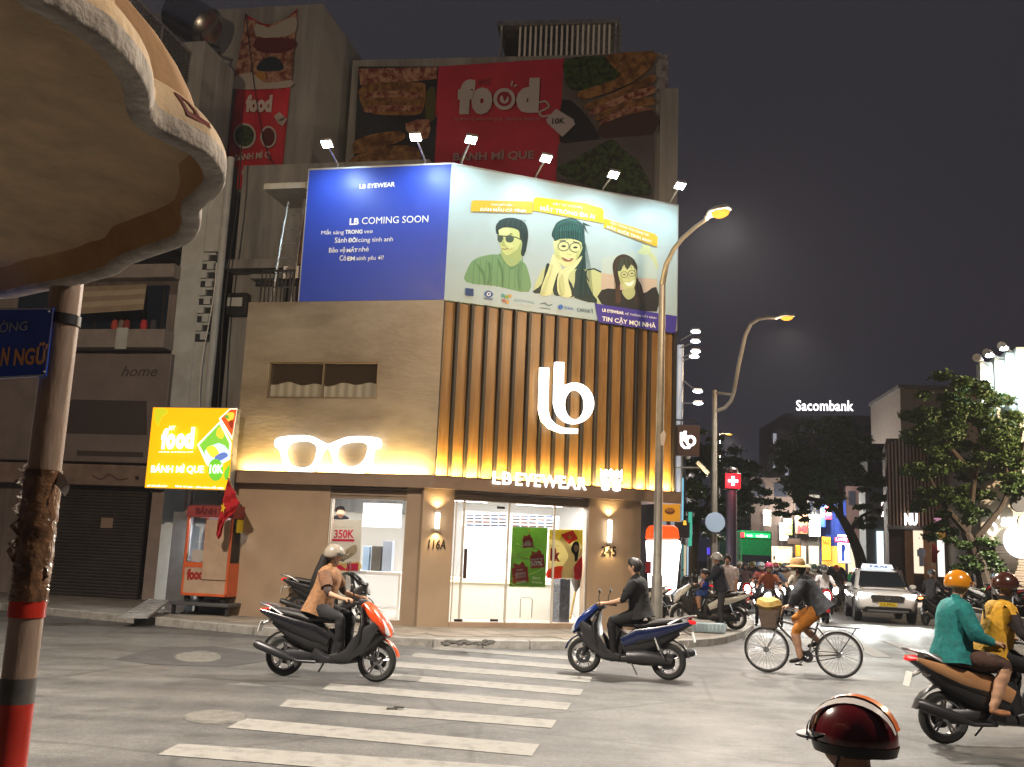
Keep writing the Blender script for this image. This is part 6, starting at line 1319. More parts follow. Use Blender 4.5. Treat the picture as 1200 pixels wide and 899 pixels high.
# ---- woman on the orange scooter, riding right
sc_or = make_scooter('orange and black scooter ridden to the right across the crossing', 'paint_orange', side='paint_gloss_black')
rz = ang((331, 792), (441, 799.5)); wl = mid((331, 792), (441, 799.5)); place(sc_or, wl, rz)
# a rear body in black, pale grab rail
J = sit(lean=.12, hand=(.30, .31, 1.04), foot=(.18, .15, .36), kx=.17)
wm = person('woman in pale cap helmet and tan top riding the orange scooter', dress(person_mesh(J, True), '#8a6444', '#3a2c28', '#101014', None, '#8a5a38', None)); helmet(wm, J['head'], '#8c8478', brim='#2a2624'); hair(wm, J['head'], long=1, back=[(-.11, .0), (-.15, -.12), (-.20, -.24), (-.235, -.36), (-.25, -.46)]); eyes(wm, J['head'])
tail = MB(); tail.ring_loft([[(x+math.cos(a)*r+.012*math.sin(a*6+z*9), math.sin(a)*r*1.1, z+.012*math.sin(a*4)) for a in np.linspace(0, 2*PI, 22, endpoint=False)] for x, r, z in ((-.10, .085, 1.40), (-.10, .155, 1.33), (-.13, .17, 1.2), (-.18, .175, 1.06), (-.22, .20, .94), (-.24, .225, .86), (-.25, .235, .82))], None, False); shirt(wm, J, '#8a6444', .7, '#6a4a34', .12, 1.0); place(wm, wl, rz)
# ---- man on the blue scooter, riding left
sc_bl = make_scooter('dark blue scooter with purple white nose ridden to the left', 'paint_blue', side='paint_navy'); rz = ang((782, 797), (685, 788.5)); bl_ = mid((782, 797), (685, 788.5)); place(sc_bl, bl_, rz)
J = sit(lean=.06, hand=(.30, .31, 1.04), foot=(.15, .15, .36), kx=.18); mn = person('bareheaded man in black t-shirt riding the blue scooter', dress(person_mesh(J), '#0d0d10', '#0d0d10', '#0a0b10', None, '#6a3a28', None)); hair(mn, J['head']); eyes(mn, J['head']); shirt(mn, J, '#101013', .65, None, .08); place(mn, bl_, rz)
# ---- tan scooter with driver and passenger at the right edge
sc_tn = make_scooter('tan orange scooter carrying two people at the right edge', 'paint_tan'); r0_ = G(1107, 872); rz = .06; tn = V((r0_.x+.64, r0_.y+.04, 0)); place(sc_tn, tn, rz)
J = sit(lean=.10, hand=(.30, .31, 1.04), foot=(.2, .15, .36), hipx=-.10, kx=.26, headx=.02); dv = person('scooter driver in brown helmet and yellow vest with dark sleeves', dress(person_mesh(J), '#b98a1e', '#1d1416', '#0e0c10', None, '#7a4a30', '#1d1416')); helmet(dv, J['head'], '#3c2018', brim='#241410'); eyes(dv, J['head'], mask='#3a3a44')
part(dv, 'collar', MB().ring_loft([[(J['neck'][0]-.02+math.cos(a)*r, math.sin(a)*r, J['neck'][2]+z) for a in np.linspace(0, 2*PI, 16, endpoint=False)] for r, z in ((.10, -.05), (.085, .0), (.09, .05))], None, False), cloth('#14100f'))
part(dv, 'bag_strap', MB().tube([(J['chest'][0]-.13, .08, J['chest'][2]+.13), (J['chest'][0]-.16, 0, J['chest'][2]), (J['chest'][0]-.13, -.12, J['chest'][2]-.15)], .014, 6), m_black)
shirt(dv, J, '#b98a1e', .0, '#b98a1e', .08, 1.02); place(dv, tn, rz)
J = sit(lean=.03, hand=(-.13, .2, 1.02), foot=(-.22, .2, .40), hipx=-.52, kx=-.10, kz=.83, ky=.25); J['hdL'] = J['hdR'] = (1, 0, 0)
ps = person('passenger in orange helmet and loose teal top behind the yellow vest driver', dress(person_mesh(J), '#0f6a6a', '#0f6a6a', '#3a241c', 'skin', '#9a6a48', '#0f6a6a')); helmet(ps, J['head'], '#c07a12', brim='#8c5010'); eyes(ps, J['head'])
shirt(ps, J, '#0f6a6a', 1.25, None, .16, 1.08); place(ps, tn, rz)
# ---- rider whose helmet shows at the bottom edge
J = sit(lean=.1); hp_ = AY(1000, 895, 2.75); hz = hp_.z; nh = person('nearest rider, red and black helmet rising at the bottom edge of the view', dress(person_mesh(J, fingers=False), '#2a2422', None, '#151519')); hr = helmet(nh, J['head'], '#4c0c10', brim='#15151a')
st = MB(); hd = V(J['head'])
for k, (y0, y1, cc) in enumerate(((-.03, .03, '#c0632c'), (.045, .07, '#b8b2b0'), (-.07, -.045, '#b8b2b0'))):
    rg = []
    for a in np.linspace(-.2, 2.9, 16): rg.append([hd+V((.146*math.cos(a)-.006, y, math.sqrt(max(.2, 1-(y/.122)**2))*.139*math.sin(a)+.03)) for y in (y0, y1)])
    st.ring_loft(rg, ink(cc, .25), False, False)
    rg = [[hd+V((.146*math.cos(a)*c2-.006, .126*math.sin(a)*c2, z)) for a in np.linspace(0, 2*PI, 24, endpoint=False)] for c2, z in ((.925, -.022), (.985, .01))]
obj('helmet_stripes', st.mesh('stripes'), None, hr); obj('helmet_band', MB().ring_loft(rg, ink('#0c0c0e', .3), False).mesh('band'), None, hr)
NS = .80; rzh = 2.6; cR = Matrix.Rotation(rzh, 3, 'Z') @ V(J['head'])*NS; place(nh, (hp_.x-cR.x, hp_.y-cR.y, 0), rzh); nh.scale = (NS,)*3
copy_thing(sc_bl, nh.location, rzh, 'scooter under the nearest rider, just below the bottom edge', scale=NS)
# ---- bicycle and its rider
def make_bicycle(label):
    t = thing('bicycle', label, 'bicycle'); R_ = .35; WB = .54
    make_wheel(t, WB, R_, .019, wire=True); make_wheel(t, -WB, R_, .019, wire=True)
    bb_, st_, hd_, hb = V((-.08, 0, .29)), V((-.24, 0, .80)), V((.33, 0, .86)), V((.37, 0, .74)); fr = MB()
    for a, b, r in ((bb_, st_, .015), (bb_, hb, .018), (hd_, hb, .02), (st_+V((.03, 0, -.1)), hb+V((-.02, 0, .06)), .014)): fr.tube([a, b], r, 8)
    for y in (-.05, .05): fr.tube([bb_+V((0, y*.6, 0)), (-WB, y, R_)], .009, 6); fr.tube([st_+V((.02, y*.3, -.05)), (-WB, y, R_)], .008, 6)
    part(t, 'frame', fr, M('bike_frame', (.07, .06, .06), .4)); f = MB()
    for y in (-.05, .05): f.tube([hb+V((.01, y, -.05)), (.43, y, .55), (WB, y, R_)], .01, 6)
    part(t, 'fork', f, m_chrome); part(t, 'handlebar', MB().tube([hd_, hd_+V((-.02, 0, .12))], .012, 8).tube([(.08, -.27, .98), (.24, -.25, 1.0), (.31, 0, .98), (.24, .25, 1.0), (.08, .27, .98)], .011, 8), m_chrome)
    part(t, 'seat_post', MB().tube([st_, st_+V((-.03, 0, .10))], .013, 8), m_chrome); s = MB(); s.sweep([(-.42, .93, .10, .03), (-.33, .92, .10, .04), (-.2, .92, .05, .03), (-.1, .92, .02, .015)], 12); part(t, 'saddle', s, m_seat)
    for x in (WB, -WB): f = MB(); f.sweep([(x+math.cos(a)*.375, R_+math.sin(a)*.375, .025, .004) for a in (np.linspace(.3, 2.2, 10) if x > 0 else np.linspace(.5, 2.9, 12))], 8); part(t, 'mudguard', f, m_chrome)
    part(t, 'rear_rack', MB().tube([(-.28, -.05, .76), (-.85, -.06, .76)], .007, 6).tube([(-.28, .05, .76), (-.85, .06, .76)], .007, 6).tube([(-.8, -.06, .76), (-WB, -.06, R_)], .006, 6).tube([(-.8, .06, .76), (-WB, .06, R_)], .006, 6), m_dkmetal)
    ck = MB().lathe([(.03, .055), (.09, .055), (.09, .06), (.03, .06), (.03, .055)], 20, tuple(bb_), 'y'); ck.tube([bb_+V((0, .07, 0)), bb_+V((.12, .08, -.12))], .01, 6).tube([bb_+V((0, -.07, 0)), bb_+V((-.12, -.08, .12))], .01, 6); ck.tube([bb_+V((0, .058, .09)), (-WB, .058, R_+.035)], .006, 5).tube([bb_+V((0, .058, -.09)), (-WB, .058, R_-.035)], .006, 5); part(t, 'crank', ck, m_dkmetal)
    for x, y, z in ((.04, .13, .17), (-.20, -.13, .41)): part(t, 'pedal', MB().box((x-.05, y-.04, z-.012), (x+.05, y+.04, z+.012)), m_black)
    k = MB(); rg = [[(.50+.15*sx*w_, .13*sy*w_, z) for sx, sy in ((-1, -1), (1, -1), (1, 1), (-1, 1))] for w_, z in ((.72, .68), (1, .97))]; k.ring_loft(rg); part(t, 'basket', k, M('basket_brown', (.12, .085, .065), .8, var=.3, scale=30))
    return t
by = make_bicycle('old dark bicycle with a front basket ridden left in front of the traffic'); rz = ang((982, 795), (900, 788)); bc = mid((982, 795), (900, 788)); place(by, bc, rz); by.scale = (1.03,)*3
J = dict(pelvis=(-.29, 0, 1.03), chest=(-.08, 0, 1.34), neck=(.01, 0, 1.49), head=(.06, 0, 1.60), face=(1, 0, -.1))
for s, k in (('L', 1), ('R', -1)):
    J['sh'+s] = (-.05, k*.17, 1.42); J['wr'+s] = (.14, k*.27, 1.05); J['el'+s] = (.06, k*.29, 1.2); J['hd'+s] = (1, 0, -.2); J['hp'+s] = (-.25, k*.1, 1.0)
J.update(knL=(.09, .13, .66), anL=(.02, .13, .29), ftL=(1, 0, -.2), knR=(.14, -.13, .84), anR=(-.22, -.13, .53), ftR=(1, 0, -.3))
cy = person('cyclist in straw hat, dark jacket and mustard trousers on the bicycle', dress(person_mesh(J), '#23262c', '#23262c', '#9a5e14', 'skin', '#1c1614', '#23262c')); hair(cy, J['head']); eyes(cy, J['head'], mask='#b8b4ac')
hh_ = MB(); H = V(J['head']); hh_.lathe([(.185, .035), (.19, .045), (.118, .075), (.112, .13), (.085, .175), (.01, .185)], 24, tuple(H), mat=M('straw_hat', (.34, .20, .075), .85, var=.25, scale=30, bump=.4)); ho = obj('hat', hh_.mesh('hat'), None, cy); sd = ho.modifiers.new('s', 'SOLIDIFY'); sd.thickness = .006
shirt(cy, J, '#23262c', 1.2, None, .12); place(cy, bc, rz); cy.scale = (1.03,)*3
sk = MB(); sk.ring_loft([[(.5+math.cos(a)*r*1.1, math.sin(a)*r, z+.02*math.sin(a*3)) for a in np.linspace(0, 2*PI, 16, endpoint=False)] for r, z in ((.13, .965), (.19, 1.02), (.17, 1.1), (.08, 1.14), (.02, 1.145))]); so = obj('cloth_bundle', sk.mesh('cloth_bundle', cloth('#a88c4c')), None, None); tag(so, 'tan cloth bundle piled in the bicycle basket', 'bundle'); place(so, bc, rz); so.scale = (1.03,)*3
# ================================================================ the avenue behind
PERP = V((RD.y, -RD.x, 0))
def row(px, perp): # point on a line parallel to the avenue
    o = e0+PERP*perp; return Pl(o, RD).at(px, 655)
# right pavement
rc_ = [G(1096, 706), G(1128, 714), G(1165, 722), G(1205, 731)]
rk = [rc_[0]+RD*300]+[V(p) for p in catmull([tuple(p) for p in rc_], 4, False)]+[rc_[-1]+V((25, -3, 0))]
rk = [V((p.x, p.y, 0)) for p in rk]
pv2 = obj('pavement', sheet(rk, [(rk[-1].x, 420), (rk[0].x, rk[0].y)], .146, m_pave), m_pave); tag(pv2, kind='structure')
for a, b in zip(rk[1:-1], rk[2:]):
    t = (b-a).normalized(); nn = V((-t.y, t.x, 0)); mb = MB(); q = [a+t*.01, b-t*.01, b-t*.01+nn*.2, a+t*.01+nn*.2]; mb.hexa([p-V((0, 0, .05)) for p in q]+[p+V((0, 0, .155)) for p in q], m_kerb); obj('kerb_stone', mb, None, pv2, bev=.012)
# ---- trees
m_bark = M('bark', (.055, .042, .03), .9, var=.35, scale=9, bump=.8, bscale=25)
m_leaf = [M('leaf_a', (.050, .105, .022), .55), M('leaf_b', (.075, .14, .034), .55), M('leaf_c', (.034, .075, .016), .55)]
def crown_mesh(parent, clumps, n, size, seed=1):
    rng = np.random.default_rng(seed); w_ = np.array([c[3] for c in clumps])**2; w_ = w_/w_.sum(); verts = []; mi = []
    for ci, (x, y, z, r) in enumerate(clumps):
        m_ = int(n*w_[ci]); sub = rng.normal(size=(max(3, int(r*7)), 3)); sub = sub/np.linalg.norm(sub, axis=1)[:, None]*r*rng.uniform(.45, 1, (len(sub), 1))*np.array([1, 1, .75])
        idx_ = rng.integers(0, len(sub), m_); p = sub[idx_]+rng.normal(size=(m_, 3))*np.array([.30, .30, .15])*max(.5, r*.42)
        p = p+np.array([x, y, z]); d = rng.normal(size=(m_, 3)); d[:, 2] = d[:, 2]*.5-.3; d /= np.linalg.norm(d, axis=1)[:, None]; s = np.cross(d, rng.normal(size=(m_, 3))); s /= np.linalg.norm(s, axis=1)[:, None]
        L_ = size*rng.uniform(.7, 1.4, (m_, 1)); W_ = L_*.28
        verts.append(np.stack([p-d*L_*.5, p+s*W_, p+d*L_*.5, p-s*W_], 1).reshape(-1, 3)); mi.append(np.where(rng.random(m_) < .5, ci % 3, rng.integers(0, 3, m_)))
    vv = np.concatenate(verts); mi = np.concatenate(mi); off = np.array(wloc(parent)); vv = vv-off; me = bpy.data.meshes.new('crown'); k = len(vv)//4
    me.from_pydata(vv.tolist(), [], (np.arange(k*4).reshape(-1, 4)).tolist())
    for q in m_leaf: me.materials.append(q)
    me.polygons.foreach_set('material_index', mi.tolist()); return obj('crown', me, None, parent)
def tree(label, Y, trunk, limbs, clumps, n, leaf, seed=1, r0=.35):
    """trunk and limbs in photo pixels on the tree's own distance, clumps (px, py, radius m, depth offset)"""
    at = lambda x, y, d=0: AY(x, y, Y+d)
    b = at(*trunk[0]); b.z = .1; t = thing('street_tree', label, 'tree', b, 'street trees'); p = [b]+[at(*q) for q in trunk[1:]]
    obj('trunk', MB().tube([V(q) for q in catmull([tuple(q) for q in p], 4, False)], list(np.linspace(r0, r0*.5, (len(p)-1)*4+1)), 10), m_bark, t)
    for lm in limbs: q = [at(*c) for c in lm]; q = [V(c) for c in catmull([tuple(c) for c in q], 3, False)]; obj('limb', MB().tube(q, list(np.linspace(r0*.45, r0*.1, len(q))), 7), m_bark, t)
    crown_mesh(t, [(*at(x, y, d), r) for x, y, r, d in clumps], n, leaf, seed); return t
tree('big leafy street tree on the right pavement with forked dark trunk', 46, [(1158, 716), (1153, 680), (1143, 650), (1132, 625)], [[(1132, 628), (1138, 590), (1142, 560), (1150, 520), (1140, 480)], [(1137, 640), (1160, 612), (1176, 590), (1182, 560), (1170, 530)], [(1134, 625), (1105, 590), (1085, 550)], [(1142, 560), (1110, 520), (1095, 490)], [(1180, 570), (1196, 540), (1205, 500)]],
     [(1088, 480, 1.3, 0), (1120, 462, 1.5, 0), (1150, 470, 1.4, 1), (1068, 505, 1.0, 0), (1100, 510, 1.5, -1), (1140, 510, 1.6, 0), (1175, 495, 1.4, 0), (1085, 545, 1.3, 0), (1120, 550, 1.5, 1), (1160, 545, 1.4, 0), (1195, 525, 1.2, 0), (1092, 585, 1.1, 0), (1115, 595, 1.2, -1), (1150, 590, 1.1, 1), (1110, 625, .9, 0), (1150, 640, .9, -.5), (1190, 570, 1.0, 0), (1165, 665, .6, 0), (1130, 660, .7, -.6)], 80000, .17, 3, .42)
tree('slanting dark street tree before the signs in the middle of the right row', 62, [(1013, 680), (1008, 655), (995, 622), (982, 600)], [[(984, 604), (965, 580), (945, 550)], [(985, 602), (985, 560), (990, 530)], [(996, 622), (1010, 605), (1022, 600)], [(975, 590), (935, 580), (915, 560)]],
     [(945, 530, 2.0, 0), (975, 515, 2.0, 0), (1005, 530, 1.8, 0), (925, 560, 1.8, 0), (955, 565, 2.0, -1), (990, 560, 1.8, 1), (1015, 560, 1.4, 0), (925, 595, 1.2, 0), (950, 600, 1.2, 0), (1012, 612, .9, 0), (1022, 590, 1, 0), (985, 495, 1.2, 0)], 32000, .21, 5, .42)
tree('dark tree behind the second street lamp on the left row', 66, [(812, 690), (814, 640), (820, 600)], [[(818, 610), (840, 570), (850, 550)], [(816, 620), (800, 580), (805, 550)]],
     [(812, 545, 1.8, 0), (840, 540, 1.8, 0), (865, 555, 1.6, 0), (825, 580, 2.0, 0), (855, 590, 1.8, 0), (800, 600, 1.6, 0), (840, 615, 1.5, 1), (880, 585, 1.4, 0), (830, 520, 1.2, 0)], 18000, .24, 8, .35)
tree('farther dim tree at the end of the left row over the bus', 105, [(880, 672), (880, 640), (878, 610)], [[(878, 615), (890, 590), (895, 570)], [(878, 612), (862, 590), (860, 575)]], [(870, 575, 2.6, 0), (892, 590, 2.4, 0), (880, 610, 2.4, 0), (858, 605, 2.2, 0), (900, 615, 1.8, 0), (885, 560, 1.8, 0)], 6000, .45, 9, .4)

# ---- buildings along the right side
def bplane(Y, sl=.12): return Pl((0, Y), (1, -sl))
def block(pl, x0, x1, yt, yb=None, depth=6, mt=None, off=0, mb=None):
    a = pl.rect(x0, yt, x1, 700, off); mb = mb or MB(); return mb.wall(pl, a[0], a[1], 0 if yb is None else pl.uz((x0+x1)/2, yb, off)[1], a[3], off-depth, off, mt)
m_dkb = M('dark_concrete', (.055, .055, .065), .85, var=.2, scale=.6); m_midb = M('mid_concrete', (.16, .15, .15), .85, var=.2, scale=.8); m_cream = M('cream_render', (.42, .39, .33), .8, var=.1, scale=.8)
# white floodlit building at the right edge
P1B = bplane(54, .25)
wb_ = thing('white_building', 'floodlit white building with stepped panels behind the big tree at the right edge', 'building', P1B.at(1190, 690))
obj('house_wall', block(P1B, 1150, 1330, 520, None, 10, m_cream, -.6), None, wb_)
m_wp = M('white_panel', (.62, .66, .64), .6, var=.05)
for x0, x1, yt, o in ((1154, 1171, 424, .3), (1171.4, 1184, 418, .7), (1184.4, 1197, 412, 1.0), (1197.4, 1330, 406, 1.5)): obj('facade_panel', block(P1B, x0, x1, yt, 520 if o < 1.2 else 560, o+.55, m_wp, o), None, wb_, bev=.02)
obj('lower_facade', block(P1B, 1150, 1330, 561, 640, .5, M('lower_cream', (.40, .36, .28), .8, var=.1), .6), None, wb_)
a = P1B.rect(1168, 640, 1240, 706, .3); rs3 = obj('roller_shutter', MB().wall(P1B, a[0]-.1, a[1]+.1, a[3], a[3]+.2, -.2, .36, m_midb), None, wb_)
for k in range(22): z = .15+(a[3]-.15)*k/22; obj('slat', MB().wall(P1B, a[0], a[1], z+.01, z+(a[3]-.15)/22-.01, .0, .22+.03*(k % 2), M('shutter_beige', (.30, .24, .18), .5, .2)), None, rs3)
for i, (x, y, bx, by, on, nm_) in enumerate(((1175, 406, 1189, 414, 1, 'brightest, nearest the white corner'), (1158, 414, 1176, 421, 1, 'middle one of the three'), (1146, 420, 1158, 428, 0, 'unlit, leftmost of the three'))):
    t = thing('flood_light', 'rooftop arm flood light on the white building, '+nm_, 'flood light', P1B.at(bx, by, .7), 'flood lights on the white building'); a, b = P1B.at(bx, by, .7), P1B.at(x, y, 2.6)
    obj('arm', MB().tube([a, b], .05, 6), m_steel, t); d = (b-a).normalized(); obj('lamp_head', MB().tube([b-d*.3, b+d*.25], [.16, .2], 8), m_steel, t); obj('lens', MB().ball(b-V((0, .1, .12)), (.22, .18, .1), 8, 6), m_led if on else m_steel, t)
    if on: lamp('SPOT', b-V((0, .1, .3)), 700 if i == 0 else 250, (.85, .98, 1), t, P1B.at(x+16, y+75, .8), angle=140, blend=1)
sgn = thing('script_sign', 'white glowing script lettering on the cream wall at the right edge', 'sign', P1B.at(1165, 622, .7)); m_lw = M('lit_far', (1, 1, 1), emit=2)
ptext(P1B, 'S', 1158, 627, 1172, 627, .7, m_lw, sgn, hp=24, ext=.05, shear=.3); ptext(P1B, 'ame', 1173, 616, 1196, 616, .7, m_lw, sgn, hp=10, ext=.05, shear=.3, bold=.02)
for x, y, r, mt, lb in ((1196, 634, 17, m_lw, 'big round lit white blade sign at the right edge'), (1194, 590, 9, M('round_dark', (.05, .05, .05), .5), 'small round dark blade sign above the lit script'), (1201, 612, 8, M('round_beige', (.45, .38, .3), .6), 'round beige sign below the dark round one')):
    c = P1B.at(x, y, 1.4); rr = r/1138*54; t = thing('round_sign', lb, 'sign', c); obj('disc', MB().lathe([(.0, -.08), (rr*.96, -.08), (rr, -.05), (rr, .05), (rr*.96, .08), (.0, .08)], 28, tuple(c), 'y'), mt, t); obj('bracket', MB().tube([c, c+V((.3, 1, 0))], .03, 6), m_dkmetal, t)
# wood slat shop
PN_ = bplane(66, .35); z7b = lambda x, y: (1030+x/5.618, 560+y/5.618)
nu = thing('slat_shop', 'shop with brown vertical slats above and orange wood columns below', 'shop', PN_.at(1070, 680)); obj('house_wall', block(PN_, 1041, 1130, 514, None, 8, M('slat_wall', (.09, .055, .045), .7), -.2), None, nu)
m_sl = M('slat_brown', (.30, .17, .11), .6, var=.15)
for k in range(16): x = 1042.5+k*4.2; obj('slat', block(PN_, x, x+1.9, 513+max(0, (1058-x))*.45, 617, .3, m_sl, .2), None, nu)
obj('ledge', block(PN_, 1041, 1112, 617, 621, .8, M('slat_ledge', (.25, .22, .2), .6), .4), None, nu)
m_wc = M('wood_column', (.36, .17, .07), .5, var=.2, scale=3)
for x0, x1 in ((1061, 1071), (1083, 1097)): obj('wood_column', block(PN_, x0, x1, 621.5, None, .6, m_wc, .3), None, nu)
obj('lit_interior', block(PN_, 1071, 1083, 622, 672, .1, M('warm_interior', (.6, .5, .4), .6, emit=.9, ecol=(1, .8, .6)), -.1), None, nu)
lt = thing('lit_letters', 'lit white square letters NU on the slatted shop', 'sign', PN_.at(1068, 615, .5)); ptext(PN_, 'NU', 1060, 614.5, 1075.5, 614.5, .45, m_lw, lt, hp=13, ext=.08, bold=.06)
for x0, y0, x1, y1, h, st, lb in ((1095, 607, 1105, 619, '#d898b4', .5, 'small pink sign at the right end of the slatted shop'), (1097, 620, 1108, 632, '#9c6c2c', .4, 'small ochre sign below the pink one'), (1099, 633, 1107, 676, '#e8e4dc', 1.1, 'narrow lit shelf sign beside the slatted shop')):
    a = PN_.rect(x0, y0, x1, y1, 1.2); tag(obj('shop_sign', MB().wall(PN_, a[0], a[1], a[2], a[3], 1.05, 1.2, lit(h, st)), None, origin=PN_.P(a[0], a[2], 1.1)), lb, 'sign')
a = PN_.rect(1075, 640, 1085, 672, .6); tag(obj('garment', MB().wall(PN_, a[0]+.1, a[1]-.1, a[2]+.4, a[3]-.1, .5, .62).wall(PN_, a[0], a[1], a[3]-.6, a[3]-.2, .52, .6), ink('#c8d0e4'), None, origin=PN_.P(a[0], a[2], .5)), 'pale blue garment hanging before the slatted shop', 'garment')
rf_ = thing('flag', 'red flag hanging before the right column of the slatted shop', 'flag', PN_.at(1093, 640, 1)); obj('cloth', MB().poly([PN_.at(*p, 1+.1*i) for i, p in enumerate([(1092, 636), (1097, 640), (1102, 645), (1098, 650), (1097, 660), (1092, 659)])]), M('flag_red'), rf_); obj('staff', MB().tube([PN_.at(1092, 634, 1), PN_.at(1093, 664, .8)], .03, 6), m_steel, rf_)
# grey house with the blade sign
PG = bplane(78, .3); gh = thing('grey_house', 'grey blue house with a brown blade sign beside the slatted shop', 'house', PG.at(1030, 680)); obj('house_wall', block(PG, 1015, 1060, 570, None, 8, M('house_blue_grey', (.26, .30, .32), .8, var=.1), 0), None, gh); obj('dark_storey', block(PG, 1018, 1060, 520, 569, 8, m_dkb, -.4), None, gh)
obj('shop_window', block(PG, 1028, 1057, 623, 668, .1, M('cold_interior', (.7, .8, .85), .6, emit=1.1, ecol=(.8, .95, 1)), .08), None, gh)
for x in (1036, 1047): obj('window_post', block(PG, x, x+1.2, 623, None, .15, m_wf, .25), None, gh)
obj('shop_sign', block(PG, 1019, 1043, 603, 613, .15, M('pale_sign', (.4, .45, .48), .6), .16), None, gh)
bs2 = thing('blade_sign', 'brown blade sign with a lit white curl on the grey house', 'sign', PG.at(1037, 610, .8)); a = PG.rect(1030, 580, 1042, 608, .8); obj('sign_box', MB().wall(PG, a[0], a[1], a[2], a[3], .5, .8, M('sign_brown2', (.12, .08, .06), .5)), None, bs2); ptext(PG, '2', 1033, 604.5, 1040, 604.5, .81, m_lw, bs2, hp=20, ext=.05, bold=.04)
# bank tower and dark stepped house
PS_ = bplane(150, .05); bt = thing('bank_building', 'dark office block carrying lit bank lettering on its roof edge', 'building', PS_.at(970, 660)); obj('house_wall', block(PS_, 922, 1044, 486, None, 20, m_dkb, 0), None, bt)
for r in range(5):
    for c in range(9): x = 930+c*12; y = 498+r*16; a = PS_.rect(x, y, x+7, y+9, .1); obj('window', MB().wall(PS_, a[0], a[1], a[2], a[3], -.1, .06, M('dark_pane', (.02, .022, .03), .1)), None, bt)
bl_s = thing('bank_lettering', 'lit white Sacombank roof lettering', 'sign', PS_.at(966, 482, .5)); ptext(PS_, 'Sacombank', 933, 481, 1000, 481.5, .5, m_lw, bl_s, hp=12, ext=.1, bold=.012, space=1.05)
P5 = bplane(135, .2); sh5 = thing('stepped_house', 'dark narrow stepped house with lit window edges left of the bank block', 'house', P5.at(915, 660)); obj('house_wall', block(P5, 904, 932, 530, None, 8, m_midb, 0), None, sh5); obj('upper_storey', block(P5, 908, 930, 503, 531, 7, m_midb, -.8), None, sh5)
for x, y in ((906, 508), (906, 540), (910, 560), (920, 545)): a = P5.rect(x, y, x+4, y+12, .1); obj('window', MB().wall(P5, a[0], a[1], a[2], a[3], -.1, .1, lit('#c8ccd8', .35)), None, sh5)
# row of small lit shops under the middle tree
P6 = bplane(100, .3); z9 = lambda x, y: (880+x/6.422, 560+y/6.422)
sr = [('shop_house', 'narrow brown shop house behind the white and lime signs', 880, 930, 560, '#4a3c34'), ('shop_house', 'shop house behind the sign with red letters', 930.4, 946, 575, '#54483e'), ('shop_house', 'shop house behind the framed pale board', 946.4, 961, 580, '#5c5850'), ('shop_house', 'bright blue painted shop house behind the round red sign', 961.4, 992, 585, '#2a48a8'), ('shop_house', 'brown shop house behind the slanting tree trunk', 992.4, 1020, 570, '#4e3a36')]
for n_, lb, x0, x1, yt, h in sr:
    t = thing(n_, lb, 'house', P6.at((x0+x1)/2, 672), 'shop houses in the right row'); obj('house_wall', block(P6, x0, x1, yt, None, 8, M('wall_'+h.strip('#'), h, .8, var=.15), 0), None, t)
    for k in range(2): xx = x0+2+k*(x1-x0)*.5; a = P6.rect(xx, yt+6, xx+(x1-x0)*.3, yt+22, .1); obj('window', MB().wall(P6, a[0], a[1], a[2], a[3], -.1, .06, M('dark_pane')), None, t)
    a = P6.rect(x0+1.5, 640, x1-1.5, 672, .1); obj('shop_window', MB().wall(P6, a[0], a[1], .3, a[3], -.1, .06, lit({'#2a48a8': '#e8b850', '#4a3c34': '#d8c8a0'}.get(h, '#d8ccb0'), .9)), None, t)
signs = [((95, 245), (148, 360), '#f0ecc0', 1.3, 'leaning pale yellow lit sign at the left end of the row', 1.5), ((215, 340), (252, 425), '#ffffff', 2.2, 'lit white sign left of the lime sign', 1.2), ((252, 310), (308, 428), '#b0c83a', 1.2, 'lit lime green sign', 1.3), ((218, 428), (280, 470), '#f8f4e8', 2.0, 'lit white strip sign below the lime sign', 1.0), ((335, 270), (425, 420), '#8c6844', .6, 'brown sign board with red lettering', 1.0), ((438, 280), (520, 440), '#e8ead8', 1.5, 'tall framed pale lit board', 1.3), ((525, 190), (560, 370), '#2a58d0', .9, 'tall blue lit panel left of the round red sign', 1.0), ((560, 220), (607, 312), '#d01838', 1.4, 'rounded red blade sign with a white bar', 2.0), ((655, 430), (745, 640), '#f4f4fa', 1.6, 'tall lit white poster sign with a blue figure', 1.5), ((632, 450), (735, 484), '#e03878', 1.4, 'pink sign strip with white lettering above the white poster', 2.0), ((535, 445), (600, 620), '#e8a828', 1.1, 'warm yellow lit shopfront panel', .6), ((240, 540), (300, 585), '#fffaf0', 2.2, 'small lit white box sign low in the row', 1.5), ((275, 460), (370, 500), '#3c2a1c', .1, 'dark brown sign board under the lime sign', 1.6), ((335, 500), (372, 590), '#d8922c', .9, 'orange lit doorway panel', .8)]
sg_t = {}
for (x0, y0), (x1, y1), h, st_, lb, o in signs:
    A0, A1 = z9(x0, y0), z9(x1, y1); a = P6.rect(*A0, *A1, o); t = thing('shop_sign', lb, 'sign', P6.P(a[0], a[2], o)); f = obj('sign_face', MB().wall(P6, a[0], a[1], a[2], a[3], o-.15, o, lit(h, st_*1.5)), None, t)
    obj('frame', MB().wall(P6, a[0]-.06, a[1]+.06, a[2]-.06, a[3]+.06, o-.3, o-.16, m_dkmetal), None, t); sg_t[lb] = (t, o)
    if st_ > 1.1 and y1 < 470: c_ = P6.P((a[0]+a[1])/2, a[3]+.5, o+1.6); obj('sign_fill_lamp', MB().tube([P6.P((a[0]+a[1])/2, a[3]+.1, o-.2), P6.P((a[0]+a[1])/2, a[3]+.7, o+.5), c_], .05, 6), m_dkmetal, t); lamp('POINT', c_-V((0, 0, .3)), 800, (1, .95, .88), t, rad=.15)  # arm lamps, mostly added to brighten the facades and the street
